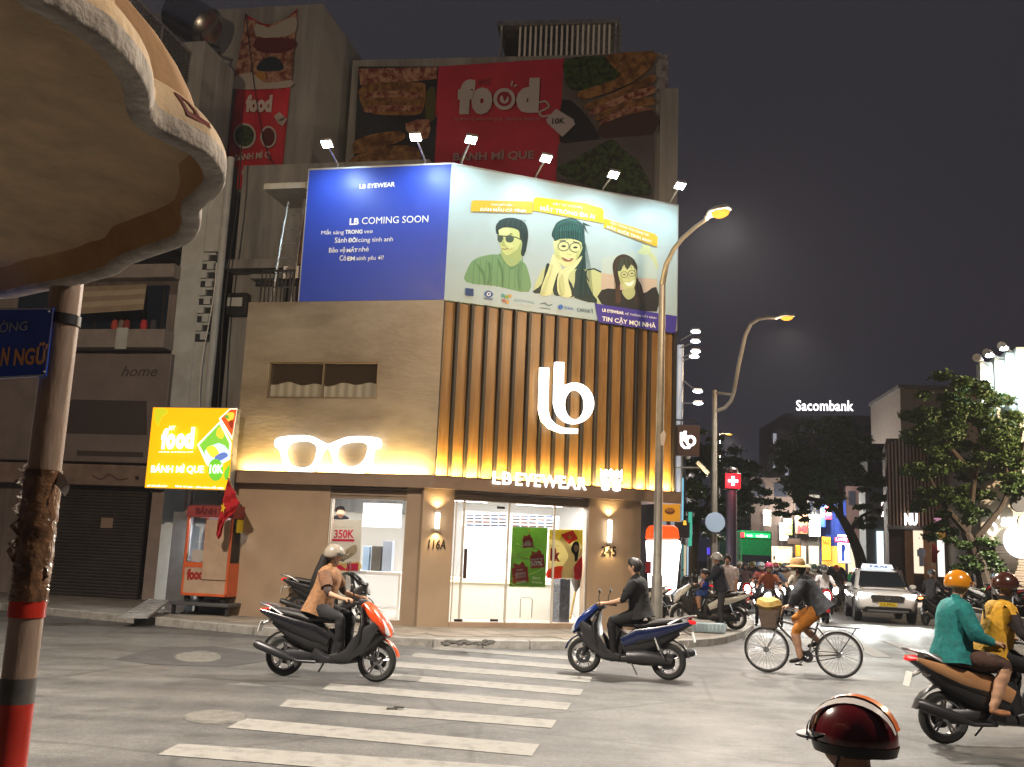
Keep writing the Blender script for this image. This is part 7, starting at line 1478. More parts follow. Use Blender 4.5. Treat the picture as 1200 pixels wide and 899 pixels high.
t, o = sg_t['brown sign board with red lettering']; ptext(P6, 'Mì', *z9(350, 410), *z9(425, 405), o+.02, lit('#e01820', 2), t, hp=8, ext=.1, bold=.05)
for lb, s, x0, x1, y, hx_, h_, bd in (('lit white sign left of the lime sign', 'CAFE', 219, 248, 388, '#8a3a20', 6, .02), ('lit lime green sign', 'Trà', 258, 302, 380, '#2c5a18', 7, .02), ('lit white strip sign below the lime sign', 'BÚN', 226, 272, 458, '#b03020', 5, .03), ('warm yellow lit shopfront panel', 'SALE', 542, 592, 500, '#8a2c10', 5, .02), ('tall blue lit panel left of the round red sign', 'ĐT', 530, 556, 300, '#f0f4ff', 6, .02), ('pink sign strip with white lettering above the white poster', 'Lovely', 640, 728, 474, '#ffffff', 4, .02)):
    t, o = sg_t[lb]; ptext(P6, s, *z9(x0, y), *z9(x1, y), o+.02, lit(hx_, .8), t, hp=h_, ext=.05, bold=bd)
t, o = sg_t['rounded red blade sign with a white bar']; a = P6.rect(*z9(566, 250), *z9(602, 278), o+.02); obj('white_bar', MB().wall(P6, a[0], a[1], a[2], a[3], o, o+.03, lit('#ffffff', 1.6)), None, t)
t, o = sg_t['tall lit white poster sign with a blue figure']; q = MB(); q.draw(P6, catmull([z9(680, 510), z9(700, 500), z9(712, 530), z9(702, 570), z9(706, 620), z9(684, 625), z9(682, 570)], 3), o+.02, lit('#2a48a0', .8)); obj('print', q, None, t)
t, o = sg_t['tall framed pale lit board']; a = P6.rect(*z9(450, 296), *z9(508, 425), o+.02); obj('print', MB().wall(P6, a[0], a[1], a[2], a[3], o, o+.02, lit('#93a890', .6)), None, t)
# cream block behind the big tree, far street end
t = thing('cream_building', 'cream rounded building rising behind the big tree', 'building', bplane(85).at(1075, 670)); obj('house_wall', block(bplane(85), 1058, 1160, 456, None, 10, M('cream_far', (.30, .25, .22), .8, var=.1), 0), None, t); obj('roof_slab', block(bplane(85), 1056, 1162, 452, 456, 10.2, m_midb, .3), None, t)
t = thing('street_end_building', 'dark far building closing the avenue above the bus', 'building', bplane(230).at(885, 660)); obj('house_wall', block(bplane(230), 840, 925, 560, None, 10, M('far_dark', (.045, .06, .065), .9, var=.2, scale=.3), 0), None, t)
# left side of the avenue beyond the shop
LW = Pl(e0-PERP*3.2+RD*3, RD)
lw = thing('row_house', 'dark house row on the left of the avenue behind the shop', 'house', LW.P(20, 0)); obj('house_wall', MB().wall(LW, 6, 60, 0, 9.5, -8, 0, m_dkb), None, lw)
for k in range(8): u = 10+k*6; obj('shop_window', MB().wall(LW, u, u+3.2, .3, 2.6, -.05, .04, lit(['#e8d8b0', '#a8c8e8', '#f0f0f0', '#d8a060'][k % 4], .5)), None, lw); obj('window', MB().wall(LW, u, u+2.2, 4, 5.6, -.05, .04, M('dark_pane')), None, lw)
P8 = bplane(33, -.1); zf4 = lambda x, y: (780+x/2.809, 340+y/2.809)
sb8 = thing('edge_billboard', 'tall narrow white lit board seen edge on beyond the shop', 'billboard', P8.at(796, 660)); a = P8.rect(793.5, 404, 798, 660); obj('board', MB().wall(P8, a[0], a[1], .2, a[3], -2.5, 0, M('cold_board', (.55, .6, .7), .6, emit=.22, ecol=(.8, .88, 1))), None, sb8); a = P8.rect(798, 404, 799.5, 660); obj('board_edge', MB().wall(P8, a[0], a[1], .2, a[3], -.3, .05, m_steel), None, sb8)
for i, (hx, hy, bx, by) in enumerate(((98, 138, 50, 165), (97, 170, 50, 190), (98, 203, 56, 222), (93, 220, 56, 232), (105, 334, 62, 300), (106, 373, 62, 372))):
    A0, B0 = P8.at(*zf4(bx, by), .1), P8.at(*zf4(hx, hy), 1.2); t = thing('flood_light', 'small white flood light on the edge on board, '+['topmost', 'second from the top', 'third from the top', 'fourth from the top', 'fifth, flat and pale', 'lowest'][i], 'flood light', A0, 'flood lights on the edge on board')
    obj('arm', MB().tube([A0, B0], .025, 6), m_steel, t); obj('lamp_head', MB().box(B0-V((.13, .1, -.02)), B0+V((.13, .1, .09))), m_steel, t); obj('lens', MB().ball(B0-V((0, .05, 0)), (.17, .12, .06), 8, 6), M('led_far', (1, 1, 1), emit=8, ecol=(.85, .93, 1)), t)
P9 = bplane(28, 0); z3 = lambda x, y: (760+x/4.995, 580+y/4.995)
a = P9.rect(774, 588, 797, 611); t = thing('shop_sign', 'yellow sign board with a brown bun picture beyond the shop end', 'sign', P9.P(a[0], a[2])); obj('sign_face', MB().wall(P9, a[0], a[1], a[2], a[3], -.1, 0, lit('#c88a18', .45)), None, t); q = MB(); q.draw(P9, ell(785, 599, 6, 4, 18), .01, ink('#7a4210')); q.draw(P9, ell(785, 597.5, 5.2, 2.4, 16), .014, ink('#b87a30')); obj('print', q, None, t); obj('post', MB().wall(P9, a[0]+.2, a[0]+.3, 0, a[2], -.15, -.05), m_dkmetal, t)
a = P9.rect(790, 612, 803, 630); t = thing('shop_sign', 'small dark sign with a lit letter below the yellow board', 'sign', P9.P(a[0], a[2])); obj('sign_face', MB().wall(P9, a[0], a[1]+.1, a[2], a[3], .05, .15, m_black), None, t); ptext(P9, 'a', 800.5, 615, 804.5, 615, .16, lit('#e0a030', 1.5), t, hp=5, ext=.01, bold=.03); obj('post', MB().wall(P9, a[0]+.1, a[0]+.18, 0, a[2], .02, .1), m_dkmetal, t)
for x0, y0, x1, y1, h, st_, lb in ((807, 600, 811, 640, '#3aa890', .5, 'thin teal lit strip sign beyond the yellow board'), (796, 638, 801, 682, '#2c6a72', .35, 'narrow dark teal board beside the white light box'), (829, 642, 838, 650, '#4a3cd0', .7, 'small violet lit panel behind the man on the white moped'), (798, 560, 801, 610, '#6ab8d8', .7, 'pale blue light tube below the blade sign')):
    pp = bplane(36, 0); a = pp.rect(x0, y0, x1, y1); t = thing('shop_sign', lb, 'sign', pp.P(a[0], a[2])); obj('sign_face', MB().wall(pp, a[0], a[1], a[2], a[3], -.1, 0, lit(h, st_)), None, t); obj('post', MB().wall(pp, a[0]+.02, a[0]+.08, 0, a[2], -.1, -.04), m_dkmetal, t)
# white and orange light box on the pavement
Pb9 = bplane(24.6, -.1); LBX = [(760, 640), (759, 632), (763, 617), (775, 615), (790, 616), (796, 620), (797, 632)]
t = thing('light_box', 'tall rounded light box, glowing white body and orange top, at the shop end', 'light box', Pb9.at(778, 700)); 
obj('lit_body', MB().prism([Pb9.at(*p) for p in [(761, 633), (797, 633), (799, 640), (797, 650), (793, 690), (786, 697), (765, 697)]], -Pb9.n*.45, lit('#fffdf8', 3.2)), None, t, bev=.04); obj('orange_top', MB().prism([Pb9.at(*p) for p in [(761, 632), (762, 620), (766, 615.5), (790, 615.5), (795, 619), (797, 632)]], -Pb9.n*.47, lit('#f0521a', .9)), None, t, bev=.04)
for x in (768, 772, 788): a = Pb9.at(x, 697, -.2); obj('leg', MB().tube([a, V((a.x, a.y, .15))], .025, 6), m_dkmetal, t)
a = Pb9.rect(744, 690, 752, 705, .4); tag(obj('red_sign', MB().wall(Pb9, *Pb9.rect(757, 658, 763, 672, .3), .25, .3, ink('#b02838')), None), 'small red and white board behind the blue scooter rider', 'sign')
# traffic column with the red cross
B7 = G(857, 737, .0); B7.z = 0 if B7.y > 26 else .15; Y7 = B7.y; k7 = lambda x, y: AY(780+x/2.809, 340+y/2.809, Y7)
t = thing('signal_column', 'stout violet grey traffic signal column with a red lit cross', 'traffic light', B7); wcol = .145
zt7 = k7(217, 650).z; obj('column', MB().lathe([(wcol*1.05, B7.z-.05), (wcol, B7.z+.4), (wcol*.95, zt7)], 16, (B7.x, B7.y, 0)), M('column_violet', (.075, .075, .13), .45, .3), t)
c = k7(216, 630); hb = .225; obj('signal_head', MB().box((c.x-hb, c.y-.2, c.z-.22), (c.x+hb, c.y+.2, c.z+.22)), m_black, t, bev=.03); obj('hood', MB().lathe([(.0, .16), (.12, .14), (.18, .08), (.19, 0), (.0, 0)], 16, (c.x, c.y, c.z+.23)), m_dkmetal, t)
obj('red_face', MB().box((c.x-.2, c.y-.208, c.z-.19), (c.x+.2, c.y-.202, c.z+.19)), M('red_glow', (.6, .01, .02), .4, emit=.55, ecol=(1, .02, .05)), t); m_cross = M('cross_led', (1, .8, .8), emit=6, ecol=(1, .35, .38)); obj('cross', MB().box((c.x-.13, c.y-.225, c.z-.035), (c.x+.13, c.y-.21, c.z+.035)).box((c.x-.04, c.y-.224, c.z-.12), (c.x+.04, c.y-.211, c.z+.12)), m_cross, t)
lamp('POINT', (c.x, c.y-.5, c.z), 25, (1, .1, .12), t, rad=.15)
c = at2(838, 612, -.25); t = thing('road_sign', 'round pale blue road sign seen on the second lamp post', 'sign', c); rr = 11.5/1138*Y2; obj('disc', MB().lathe([(.0, -.01), (rr, -.01), (rr, .01), (.0, .01)], 28, tuple(c), 'y'), M('sign_pale_blue', (.22, .30, .42), .5), t); obj('bracket', MB().box((c.x-.2, c.y+.01, c.z-.03), (c.x+.2, c.y+.12, c.z+.03)), m_steel, t)

# ================================================================ cars and bus
def make_suv(label, pm, taxi=True, lights=True):
    t = thing('car', label, 'car'); N = 28
    def rr(hw, hh, cy, cz, e=5): return [(cy+math.copysign(abs(math.cos(a))**(2/e), math.cos(a))*hw, cz+math.copysign(abs(math.sin(a))**(2/e), math.sin(a))*hh) for a in [2*PI*k/N for k in range(N)]]
    mb = MB(); rg = []
    for x, hw, zb, zt in ((-2.3, .74, .5, .92), (-2.2, .87, .34, 1.04), (-1.5, .925, .28, 1.07), (0, .925, .27, 1.06), (.9, .925, .28, 1.05), (1.35, .92, .29, 1.04), (1.8, .90, .30, 1.0), (2.08, .86, .33, .94), (2.22, .80, .38, .86), (2.28, .70, .44, .76)): rg.append([(x, y, z) for y, z in rr(hw, (zt-zb)/2, 0, (zt+zb)/2)])
    mb.ring_loft(rg); part(t, 'body', mb, pm, 50)
    mb = MB(); rg = []
    lev = [(1.02, -2.2, 1.2, .87), (1.2, -2.12, .92, .83), (1.42, -1.98, .55, .755), (1.58, -1.85, .22, .69), (1.655, -1.7, .0, .62), (1.68, -1.4, -.2, .45)]
    for z, xa, xb, hw in lev: rg.append([((xa+xb)/2+math.copysign(abs(math.cos(a))**.35, math.cos(a))*(xb-xa)/2, math.copysign(abs(math.sin(a))**.35, math.sin(a))*hw, z) for a in [2*PI*k/N for k in range(N)]])
    mb.ring_loft(rg); part(t, 'cabin', mb, pm, 50)
    gl = M('car_glass', (.012, .014, .018), .05, spec=.9); 
    f = MB(); f.poly([(1.10, -.74, 1.09), (1.10, .74, 1.09), (.30, .60, 1.56), (.30, -.60, 1.56)]); f.v = [(x+.035, y, z+.03) for x, y, z in f.v]; part(t, 'windscreen', f, gl)
    for s in (-1, 1):
        f = MB(); f.poly([(.78, s*.862, 1.12), (-.35, s*.875, 1.12), (-.35, s*.755, 1.53), (.22, s*.742, 1.53)]); part(t, 'front_window', f, gl); f = MB(); f.poly([(-.45, s*.875, 1.12), (-1.75, s*.87, 1.12), (-1.55, s*.752, 1.53), (-.45, s*.755, 1.53)]); part(t, 'rear_window', f, gl)
        f = MB(); f.sweep([(.55, 1.12, .03, .03), (.66, 1.13, .11, .075), (.74, 1.13, .09, .05)], 12, y=s*1.0); part(t, 'wing_mirror', f, pm)
        f = MB(); f.hexa([(2.13, s*.52, .80), (2.02, s*.87, .80), (1.95, s*.86, .80), (2.0, s*.5, .80), (2.14, s*.50, .90), (1.99, s*.86, .92), (1.9, s*.85, .92), (1.95, s*.5, .9)]); f.v = [(x+.10, y, z+.005) for x, y, z in f.v]; f.ball((2.17, s*.69, .865), (.10, .17, .055), 12, 6); part(t, 'headlight', f, m_hl if lights else m_hl_off)
        f = MB(); f.hexa([(2.12, s*.66, .46), (2.02, s*.82, .46), (1.9, s*.8, .46), (1.9, s*.6, .46), (2.15, s*.74, .66), (2.03, s*.84, .66), (1.9, s*.8, .66), (1.9, s*.65, .66)]); f.v = [(x+.09, y, z) for x, y, z in f.v]; part(t, 'fog_housing', f, m_black)
        for x in (1.38, -1.38):
            wh = MB(); wh.lathe([(.2, -.11), (.34, -.11), (.36, -.08), (.36, .08), (.34, .11), (.2, .11)], 24, (x, s*.82, .36), 'y', m_rubber); wh.lathe([(.0, .09*s), (.06, .115*s), (.2, .10*s), (.235, .115*s)], 24, (x, s*.82, .36), 'y', m_alu)
            part(t, 'wheel', wh); ar = MB(); ar.sweep([(x+math.cos(a)*.42, .36+math.sin(a)*.42, .06, .035) for a in np.linspace(-.1, PI+.1, 12)], 8, y=s*.885); part(t, 'wheel_arch', ar, m_black)
    f = MB(); f.hexa([(2.20, -.46, .66), (2.20, .46, .66), (2.1, .46, .66), (2.1, -.46, .66), (2.16, -.52, .86), (2.16, .52, .86), (2.05, .52, .86), (2.05, -.52, .86)]); f.v = [(x+.105, y, z) for x, y, z in f.v]; gr = part(t, 'grille', f, m_black)
    em = MB(); 
    for rx, rz in ((.075, .05), (.04, .045)): em.ring_loft([[(2.315-.0*i, math.cos(a)*(rx+d), .78+math.sin(a)*(rz+d)) for a in np.linspace(0, 2*PI, 20, endpoint=False)] for i, d in enumerate((-.008, .008))], None, False)
    part(t, 'emblem', em, m_chrome)
    f = MB(); f.hexa([(2.2, -.78, .34), (2.2, .78, .34), (2.0, .8, .34), (2.0, -.8, .34), (2.24, -.66, .50), (2.24, .66, .50), (2.0, .7, .5), (2.0, -.7, .5)]); f.v = [(x+.06, y, z) for x, y, z in f.v]; part(t, 'lower_bumper', f, m_black); f = MB(); f.box((2.25, -.6, .36), (2.315, .6, .41)); part(t, 'skid_plate', f, m_alu)
    pl_ = MB().box((2.30, -.26, .535), (2.33, .26, .645)); pp = part(t, 'number_plate', pl_, ink('#e8c818') if taxi else m_plate)
    if taxi:
        me = text_mesh('51K-970.62', (2.331, -.22, .56), (2.331, .22, .56), m_black, h=.07, ext=.003, bold=.02); obj('plate_text', me.mesh('plate_text'), None, pp)
        f = MB(); f.hexa([(-.05, -.52, 1.69), (.0, .52, 1.69), (-.3, .5, 1.69), (-.35, -.5, 1.69), (-.1, -.46, 1.83), (-.05, .46, 1.83), (-.25, .44, 1.83), (-.3, -.44, 1.83)]); rs_ = part(t, 'roof_sign', f, M('taxi_sign', (.85, .9, .95), .4, emit=.75, ecol=(.75, .88, 1))); me = text_mesh('TAXI', (.0, -.3, 1.725), (.03, .3, 1.725), ink('#1c5ab0'), h=.07, ext=.004, bold=.05, up=V((-.3, 0, 1)).normalized()); obj('sign_text', me.mesh('sign_text'), None, rs_)
    return t
m_carw = M('car_white', (.62, .62, .61), .2, coat=1, var=.03); cx = AY(1036, 690, 34); cw_rz = math.atan2(-RD.y, -RD.x)-.02
suv = make_suv('white taxi suv with lit headlights and blue roof sign, first in the traffic', m_carw); cc_ = V((cx.x*32.6/34+.1, 33.4, 0)); place(suv, cc_, cw_rz)
hdg = V((math.cos(cw_rz), math.sin(cw_rz), 0)); sd_ = V((-hdg.y, hdg.x, 0))
for s in (-1, 1): p = cc_+hdg*2.45+sd_*s*.68+V((0, 0, .86)); lamp('SPOT', p, 520, (.93, 1, .96), None, p+hdg*9-V((0, 0, 1.0)), angle=70, blend=.9, rad=.05, name='car_headlight')
def car2(px, Y, h, n, lb): o = make_suv(lb, paint(n, h), False, False); p = AY(px, 660, Y); place(o, (p.x, p.y, 0), cw_rz)
car2(972, 47, '#3a1c12', 'dark_brown', 'dark brown car waiting behind the white taxi'); car2(942, 60, '#1c2420', 'dark_green', 'dark green car behind the masked riders')
Yb = 78; bx0, bx1 = AY(868, 655, Yb), AY(905, 655, Yb); bw = (bx1-bx0).length; bus = thing('bus', 'green city bus with a lit green destination sign coming up the avenue', 'bus', ((bx0.x+bx1.x)/2, Yb, 0)); bz = AY(886, 622, Yb).z
hb_ = bw/2; f = MB(); f.box((-hb_, 0, .35), (hb_, 9, bz)); ob = part(bus, 'body', f, paint('bus_green', '#0f6a3a')); bv = ob.modifiers.new('b', 'BEVEL'); bv.width = .15; bv.segments = 3
for nm_, q, mt in (('windscreen', (-hb_+.12, -.02, 1.0, hb_-.12, 2.25), M('car_glass')), ('bumper', (-hb_+.02, -.06, .35, hb_-.02, .62), m_black)): part(bus, nm_, MB().box((q[0], q[1], q[2]), (q[3], .02, q[4])), mt)
ds_ = part(bus, 'destination_sign', MB().box((-hb_+.3, -.04, bz-.55), (hb_-.15, .02, bz-.2)), lit('#18c060', 1.1)); obj('sign_text', text_mesh('93  BẾN', (-hb_+.45, -.05, bz-.48), (hb_-.4, -.05, bz-.48), lit('#e8fff0', 3), h=.2, ext=.01, bold=.04).mesh('t'), None, ds_); part(bus, 'route_sign', MB().box((-hb_+.02, -.05, bz-.55), (-hb_+.28, .02, bz-.2)), lit('#ff3040', 2))
for s in (-1, 1): part(bus, 'headlight', MB().ball((s*(hb_-.3), -.03, .8), (.16, .05, .12), 10, 6), m_hl); part(bus, 'mirror', MB().ball((s*(hb_+.12), -.1, 2.1), (.08, .05, .2), 8, 6), m_black)
for s in (-1, 1): part(bus, 'wheel', MB().lathe([(.0, -.12), (.45, -.12), (.45, .12), (.0, .12)], 18, (s*(hb_-.2), 2, .45), 'x'), m_rubber)

# ================================================================ riders waiting and coming on
base_on = make_scooter('scooter with lit headlight ridden by the pink helmet rider', 'paint_black', True)
JR = sit(lean=.06, hand=(.29, .31, 1.04), foot=(.18, .17, .36)); JF = sit(lean=.10, hand=(.29, .31, 1.04), foot=(-.05, .33, .12), kx=.12, kz=.62, ky=.28)
bm = [person_mesh(JR, fingers=False, sub=1), person_mesh(JF, fingers=False, sub=1), person_mesh(JR, True, fingers=False, sub=1)]
crowd = [  # px, distance, helmet, its name, shirt, its name, bike paint, mask, legs, lane
 (901, 27.0, '#c84a70', 'pink', '#7a4426', 'rust brown top', 'black', 0, 1), (966, 30.5, '#3c3c40', 'charcoal', '#c8c4c8', 'white shirt', 'red', '#d8dadc', 0), (935, 29.5, '#b8b4b0', 'pale grey', '#b8b0a4', 'cream jacket', 'silver', '#e0e0e0', 0), (919, 33.5, '#4e5258', 'slate grey', '#7a6654', 'brown jacket', 'black', '#c8c8c8', 0),
 (874, 35.0, '#22242a', 'black', '#3a2a28', 'maroon jacket', 'red', 0, 0), (890, 35.5, '#5a82b0', 'sky blue', '#1a2440', 'navy jacket', 'blue', 0, 1), (904, 39.0, '#c8d020', 'lime yellow', '#8c96a0', 'grey blue shirt', 'grey', 0, 0), (950, 37.0, '#d8d4cc', 'white', '#c8c0b8', 'pale shirt', 'white', '#b8c4d0', 2), (929, 41.0, '#70747a', 'grey', '#54463c', 'dark brown coat', 'black', '#e8e8e8', 0),
 (862, 42.0, '#181818', 'glossy black', '#28303a', 'dark slate shirt', 'black', 0, 1), (883, 45.0, '#a8b4c0', 'silver', '#202228', 'black jacket', 'silver', 0, 0), (914, 47.0, '#c8cc28', 'yellow', '#2c3850', 'blue jacket', 'blue', '#c8d0d8', 2), (942, 46.0, '#dcdcd8', 'ivory', '#9a8a80', 'taupe top', 'red', '#d0d0d0', 2), (960, 50.0, '#e0dcd0', 'cream', '#6a5a58', 'plum brown jacket', 'grey', '#dcdcdc', 0),
 (872, 54.0, '#8c2a24', 'brick red', '#4a3c38', 'brown shirt', 'black', 0, 0), (896, 55.0, '#30405c', 'deep blue', '#6c6c70', 'grey hoodie', 'white', '#c0c0c0', 0), (922, 57.0, '#b09a80', 'beige', '#3c3c44', 'dark grey jacket', 'black', 0, 2), (935, 62.0, '#505a48', 'olive', '#a09080', 'sand shirt', 'silver', 0, 0), (884, 64.0, '#c0c0c0', 'light silver', '#5c2a28', 'wine red top', 'red', 0, 2), (905, 66.0, '#202020', 'matte black', '#c0b8b0', 'off white shirt', 'grey', 0, 0), (866, 66.0, '#3a5a80', 'steel blue', '#2c2c30', 'black shirt', 'black', 0, 0), (909, 31.5, '#6a2c30', 'maroon', '#343c50', 'slate blue shirt', 'silver', '#c8ccd0', 0), (946, 33.0, '#f0ece0', 'chalk white', '#3a2e2a', 'umber jacket', 'red', 0, 2), (955, 35.0, '#2c4a3c', 'dark green', '#8c8880', 'stone grey shirt', 'black', '#dcdcdc', 0), (980, 38.0, '#b04a28', 'rust orange', '#26262c', 'charcoal shirt', 'grey', 0, 0), (867, 38.5, '#d8d8d8', 'bright white', '#50607a', 'denim jacket', 'blue', 0, 1), (926, 37.5, '#1c2c50', 'navy', '#a88c78', 'beige top', 'white', '#e0e0e0', 2), (881, 40.0, '#7a7a30', 'mustard', '#2a2024', 'black cherry jacket', 'black', 0, 0), (893, 33.0, '#94989c', 'steel grey', '#7c3c34', 'brick shirt', 'grey', '#c8c8c8', 0), (951, 70.0, '#9c9c94', 'ash grey', '#44506a', 'blue grey shirt', 'blue', 0, 0)]
bikes_done = {}
rng = random.Random(4)
for i, (px, Y, hc, hn, sc_, sn, bp_, mk, lg_) in enumerate(crowd):
    p = AY(px, 660, Y); rz = math.atan2(-p.y, -p.x)*.5+cw_rz*.5+rng.uniform(-.12, .12); lb = 'motorbike under the %s helmet rider in the %s' % (hn, sn)
    if i == 0: o = base_on; o['label'] = lb
    else: o = copy_thing(base_on, (0, 0, 0), 0, lb, None, {'paint_black': _mats['paint_'+bp_]})
    o['group'] = 'motorbikes in the oncoming traffic'; place(o, (p.x, p.y, 0), rz)
    r_ = person('rider in %s helmet and %s on a motorbike facing the crossing' % (hn, sn), dress(bm[lg_], sc_, None, rng.choice(['#16171c', '#22242c', '#2c2a2a', '#1c2438']), None, '#2a2420', None), 'riders in the oncoming traffic'); helmet(r_, JR['head'] if lg_ != 1 else JF['head'], hc); eyes(r_, JR['head'] if lg_ != 1 else JF['head'], mask=mk or None, lips=False)
    if lg_ == 2: hair(r_, JR['head'], long=.7)
    place(r_, (p.x, p.y, 0), rz)
    if Y < 36: h_ = V((math.cos(rz), math.sin(rz), 0)); q = p*1; q.z = .8; lamp('SPOT', q+h_*.9, 110, (1, .97, .9), None, q+h_*6-V((0, 0, .7)), angle=60, blend=.9, rad=.05, name='bike_headlight')
# biker with tail light, seen from behind on the right
p = G(1092, 724); p = AY(1094, 690, 31.5); tb = copy_thing(sc_bl, (p.x, p.y, 0), .75, 'dark scooter with glowing tail light turning away on the right', None, {'paint_blue': _mats['paint_black'], 'paint_navy': _mats['paint_black'], 'tail_light': M('tail_on', (1, .2, .05), .3, emit=6, ecol=(1, .25, .06))})
r_ = person('rider in black jacket and grey helmet turning away on the right', dress(person_mesh(JR, fingers=False), '#101014', None, '#16161a')); helmet(r_, JR['head'], '#3c4046'); place(r_, (p.x, p.y, 0), .75)
# ---- parked motorbikes
def park(px, py, rz, lb, src, swap=None, sc=None): p = G(px, py, .15); o = copy_thing(src, p, rz, lb, 'motorbikes parked on the pavement', swap, sc); return o
park(385, 729, .08, 'black scooter parked before the side window behind the orange scooter', sc_bl, {'paint_blue': _mats['paint_black'], 'paint_navy': _mats['paint_black']})
park(738, 729, PI-.35, 'white scooter with orange front parked by the end pillar behind the blue scooter', sc_or, {'paint_gloss_black': _mats['paint_white']})
m_old = make_scooter('old white moped carrying a man and a child at the kerb corner', 'paint_white', old=True); pm = G(830, 737, .15); rzm = PI-.02; place(m_old, pm, rzm)
park(796, 718, PI-.5, 'dark parked scooter behind the white moped', sc_bl, {'paint_blue': _mats['paint_black'], 'paint_navy': _mats['paint_black']}); park(816, 712, PI-.9, 'grey parked scooter farther behind the white moped', sc_bl, {'paint_blue': _mats['paint_grey'], 'paint_navy': _mats['paint_grey']})
b_on = copy_thing(base_on, AY(836, 690, 33)*1, -1.75, 'motorbike with bright headlight waiting by the second lamp post', 'motorbikes in the oncoming traffic', {'paint_black': _mats['paint_grey']}); b_on.location.z = 0.15
for i, (px, Y, rz, sw, lb) in enumerate(((1176, 44, 2.4, 'paint_red', 'red parked motorbike by the woman in white'), (1190, 45, 2.5, 'paint_black', 'black parked motorbike at the right edge'), (1200, 43, 2.2, 'paint_red', 'dark red motorbike cut by the right edge'), (1150, 44.5, .3, 'paint_silver', 'silver motorbike parked before the big tree'))):
    p = AY(px, 690, Y); p.z = .15; copy_thing(sc_bl, p, rz, lb, 'motorbikes parked by the big tree', {'paint_blue': _mats[sw], 'paint_navy': _mats[sw]})
# man, child and bystander
J = stand(armL=(.42, .16, 1.10), armR=(.42, -.2, 1.08), lean=.08); J['kn'+'L'] = (.06, .16, .49); J['anL'] = (.02, .2, .09); J['knR'] = (.06, -.14, .49); J['anR'] = (.02, -.18, .09)
mm = person('man in dark striped jacket and grey helmet standing astride the white moped', dress(person_mesh(J), '#1c2030', '#1c2030', '#34363c', None, '#4a3c34', '#1c2030')); helmet(mm, J['head'], '#a8acb0'); eyes(mm, J['head'])
for s in (-1, 1): part(mm, 'sleeve_stripe', MB().tube([V(J['shL' if s > 0 else 'shR'])+V((-.02, s*.065, 0)), V(J['elL' if s > 0 else 'elR'])+V((-.02, s*.045, 0))], .014, 6), ink('#d0d4d8'))
shirt(mm, J, '#1c2030', 1.2, None, .10); place(mm, pm+V((.30, .0, 0)), rzm); mm.location.z = .15
J = dict(pelvis=(.05, 0, .84), chest=(.07, 0, 1.02), neck=(.08, 0, 1.12), head=(.09, 0, 1.24), face=(1, .4, 0))
for s, k in (('L', 1), ('R', -1)): J.update({'sh'+s: (.07, k*.11, 1.08), 'el'+s: (.16, k*.17, .98), 'wr'+s: (.27, k*.16, 1.0), 'hp'+s: (.08, k*.06, .83), 'kn'+s: (.27, k*.13, .78), 'an'+s: (.25, k*.15, .50)})
kd = person('small child in blue shirt sitting in front on the white moped', dress(person_mesh(J, True, fingers=False), '#1c3aa0', '#1c3aa0', '#24407c', 'skin', '#6a4a38')); hair(kd, J['head'], (1, .4, 0)); eyes(kd, J['head'], (1, .4, 0)); place(kd, pm, rzm)
J = stand(armL=(.12, .2, .95), armR=(.1, -.2, .95)); J['head'] = (.08, 0, 1.60)
ws = person('man in white t-shirt and beige trousers standing by the signal column', dress(person_mesh(J), '#c4bcc0', '#c4bcc0', '#9a8c80', None, '#3a302c')); shirt(ws, J, '#c4bcc0', .7, None, .12); hair(ws, J['head']); eyes(ws, J['head']); p = G(856, 738, .15); place(ws, (p.x, p.y+.35, .15), -1.8)
cr = G(829, 741, .15); f = MB(); f.hexa([(-.34, -.15, 0), (.34, -.15, 0), (.34, .15, 0), (-.34, .15, 0), (-.37, -.18, .2), (.37, -.18, .2), (.37, .18, .2), (-.37, .18, .2)])
for k in range(8): f.box((-.33+k*.09, -.185, .02), (-.29+k*.09, -.165, .18))
o = obj('plastic_crate', f, M('crate_blue', (.42, .55, .62), .5), None, bev=.01); place(o, (cr.x, cr.y-.1, .156), .1); tag(o, 'pale blue plastic crate on the pavement under the white moped', 'crate')
p = pm+V((-.62, .05, 1.06)); hm = thing('motorbike_helmet', 'red helmet hung on the handlebar of the white moped', 'helmet', p-V((0, 0, .05))); obj('shell', MB().ball((0, 0, 0), (.13, .11, .12), 16, 10), M('helmet_red', (.5, .02, .03), .25, coat=.7), hm)
pb = G(845, 728, .15); bd = thing('green_bundle', 'pale green cloth bundle on the pavement behind the white moped', 'bundle', pb); f = MB(); f.lathe([(.02, .0), (.28, .02), (.25, .25), (.15, .5), (.05, .62), (.01, .63)], 14); ob = part(bd, 'cloth', f, cloth('#5aa890'))
# people by the big tree
def walker(lb, px, py, shirt, trou, rz, female=False, h=1, long=False, Y=None, skirt=None):
    J = stand(h=h, stride=.06); t = person(lb, dress(person_mesh(J, female, fingers=False, sub=1), shirt, None, trou, None, '#2c2826'), 'people by the big tree'); hair(t, J['head'], long=1 if long else 0, back=[(-.10, .0), (-.12, -.12), (-.13, -.26), (-.14, -.42)]); eyes(t, J['head']); p = G(px, py, .15) if Y is None else AY(px, py, Y); p.z = .15; place(t, p, rz); return t
walker('man in black shirt standing beside the big tree trunk', 1142, 700, '#121318', '#14161c', 2.6, Y=45.5); walker('man in blue grey shirt leaning by the tree on its right', 1165, 700, '#32465a', '#1c2028', 2.4, Y=45); walker('woman with long dark hair in white blouse walking right of the tree', 1182, 700, '#d0c4c0', '#7c848c', -2.2, True, .97, True, Y=42); walker('man in tan shirt behind the one in black by the tree', 1147, 700, '#8c6448', '#24262c', 2.8, Y=48)
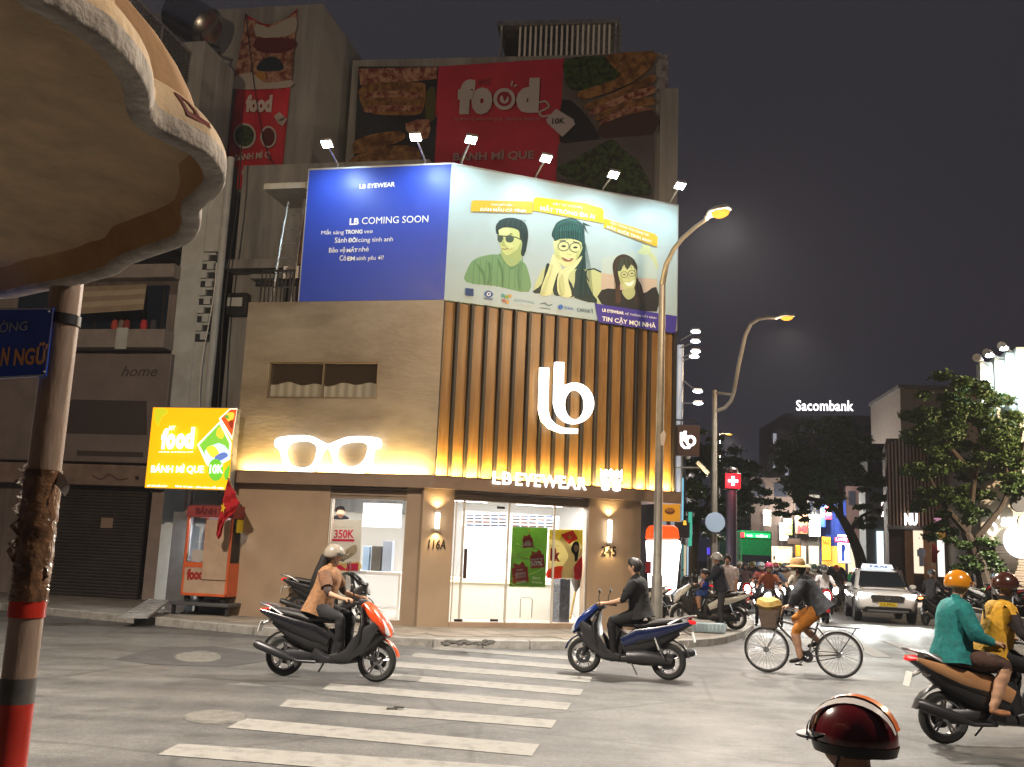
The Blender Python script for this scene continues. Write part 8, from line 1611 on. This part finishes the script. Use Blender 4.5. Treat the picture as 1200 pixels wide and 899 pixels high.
gb = AY(1153, 690, 44.6); gb.z = .15; t = thing('green_bag', 'pale green bag standing before the big tree trunk', 'bag', gb); part(t, 'bag_body', MB().lathe([(.16, 0), (.22, .1), (.2, .55), (.14, .8), (.03, .85)], 12), cloth('#7a9c74'))
for px, Y, lb, sc_, tr in ((1045, 52, 'person in pale shirt behind the right side of the white taxi', '#c8c8cc', '#3a3c44'), (1052, 54, 'person in pinkish shirt farther behind the white taxi', '#c0a0a0', '#22242a')): walker(lb, px, 690, sc_, tr, -2, Y=Y)
# motorbike under a dark cover
cp3 = AY(1078, 690, 42); cp3.z = .0; cv = thing('covered_motorbike', 'motorbike under a dark blue cover behind the white taxi', 'motorbike', cp3); rg = []
for i in range(26):
    x = -1.15+2.3*i/25; h_ = .78+.24*math.exp(-((x-.72)/.28)**2)+.2*math.exp(-((x+.55)/.4)**2)-.12*math.exp(-((x-.1)/.3)**2); ring = []
    for k in range(14): a = PI*k/13; wv = 1+.12*math.sin(k*2.1+i*.9); edge = min(1, (1.22-abs(x))*2.2); ring.append((x, -math.cos(a)*.36*wv*max(.3, edge), .18+max(0, math.sin(a))**.6*(h_-.18)*max(.35, edge)+.02*math.sin(i*1.3+k)))
    rg.append(ring)
part(cv, 'cover', MB().ring_loft(rg, None, False, False), M('cover_navy', (.018, .025, .055), .55, bump=.4, bscale=12)); cv.rotation_euler = (0, 0, .12)
# ================================================================ humid night air, a thin haze added to give the lamps halos
hz_ = MB(); hz_.box((-130, -14, -1.6), (190, 290, 30))
hm_ = bpy.data.materials.new('night_haze'); hm_.use_nodes = True; hn_ = hm_.node_tree; hn_.nodes.remove(hn_.nodes['Principled BSDF'])
pv_ = hn_.nodes.new('ShaderNodeVolumePrincipled'); pv_.inputs['Color'].default_value = (.84, .86, .93, 1); pv_.inputs['Density'].default_value = .0003; pv_.inputs['Anisotropy'].default_value = .35
hn_.links.new(pv_.outputs[0], hn_.nodes['Material Output'].inputs['Volume'])
tag(obj('haze', hz_, hm_, sharp=None), kind='stuff')
S.cycles.volume_bounces = 0
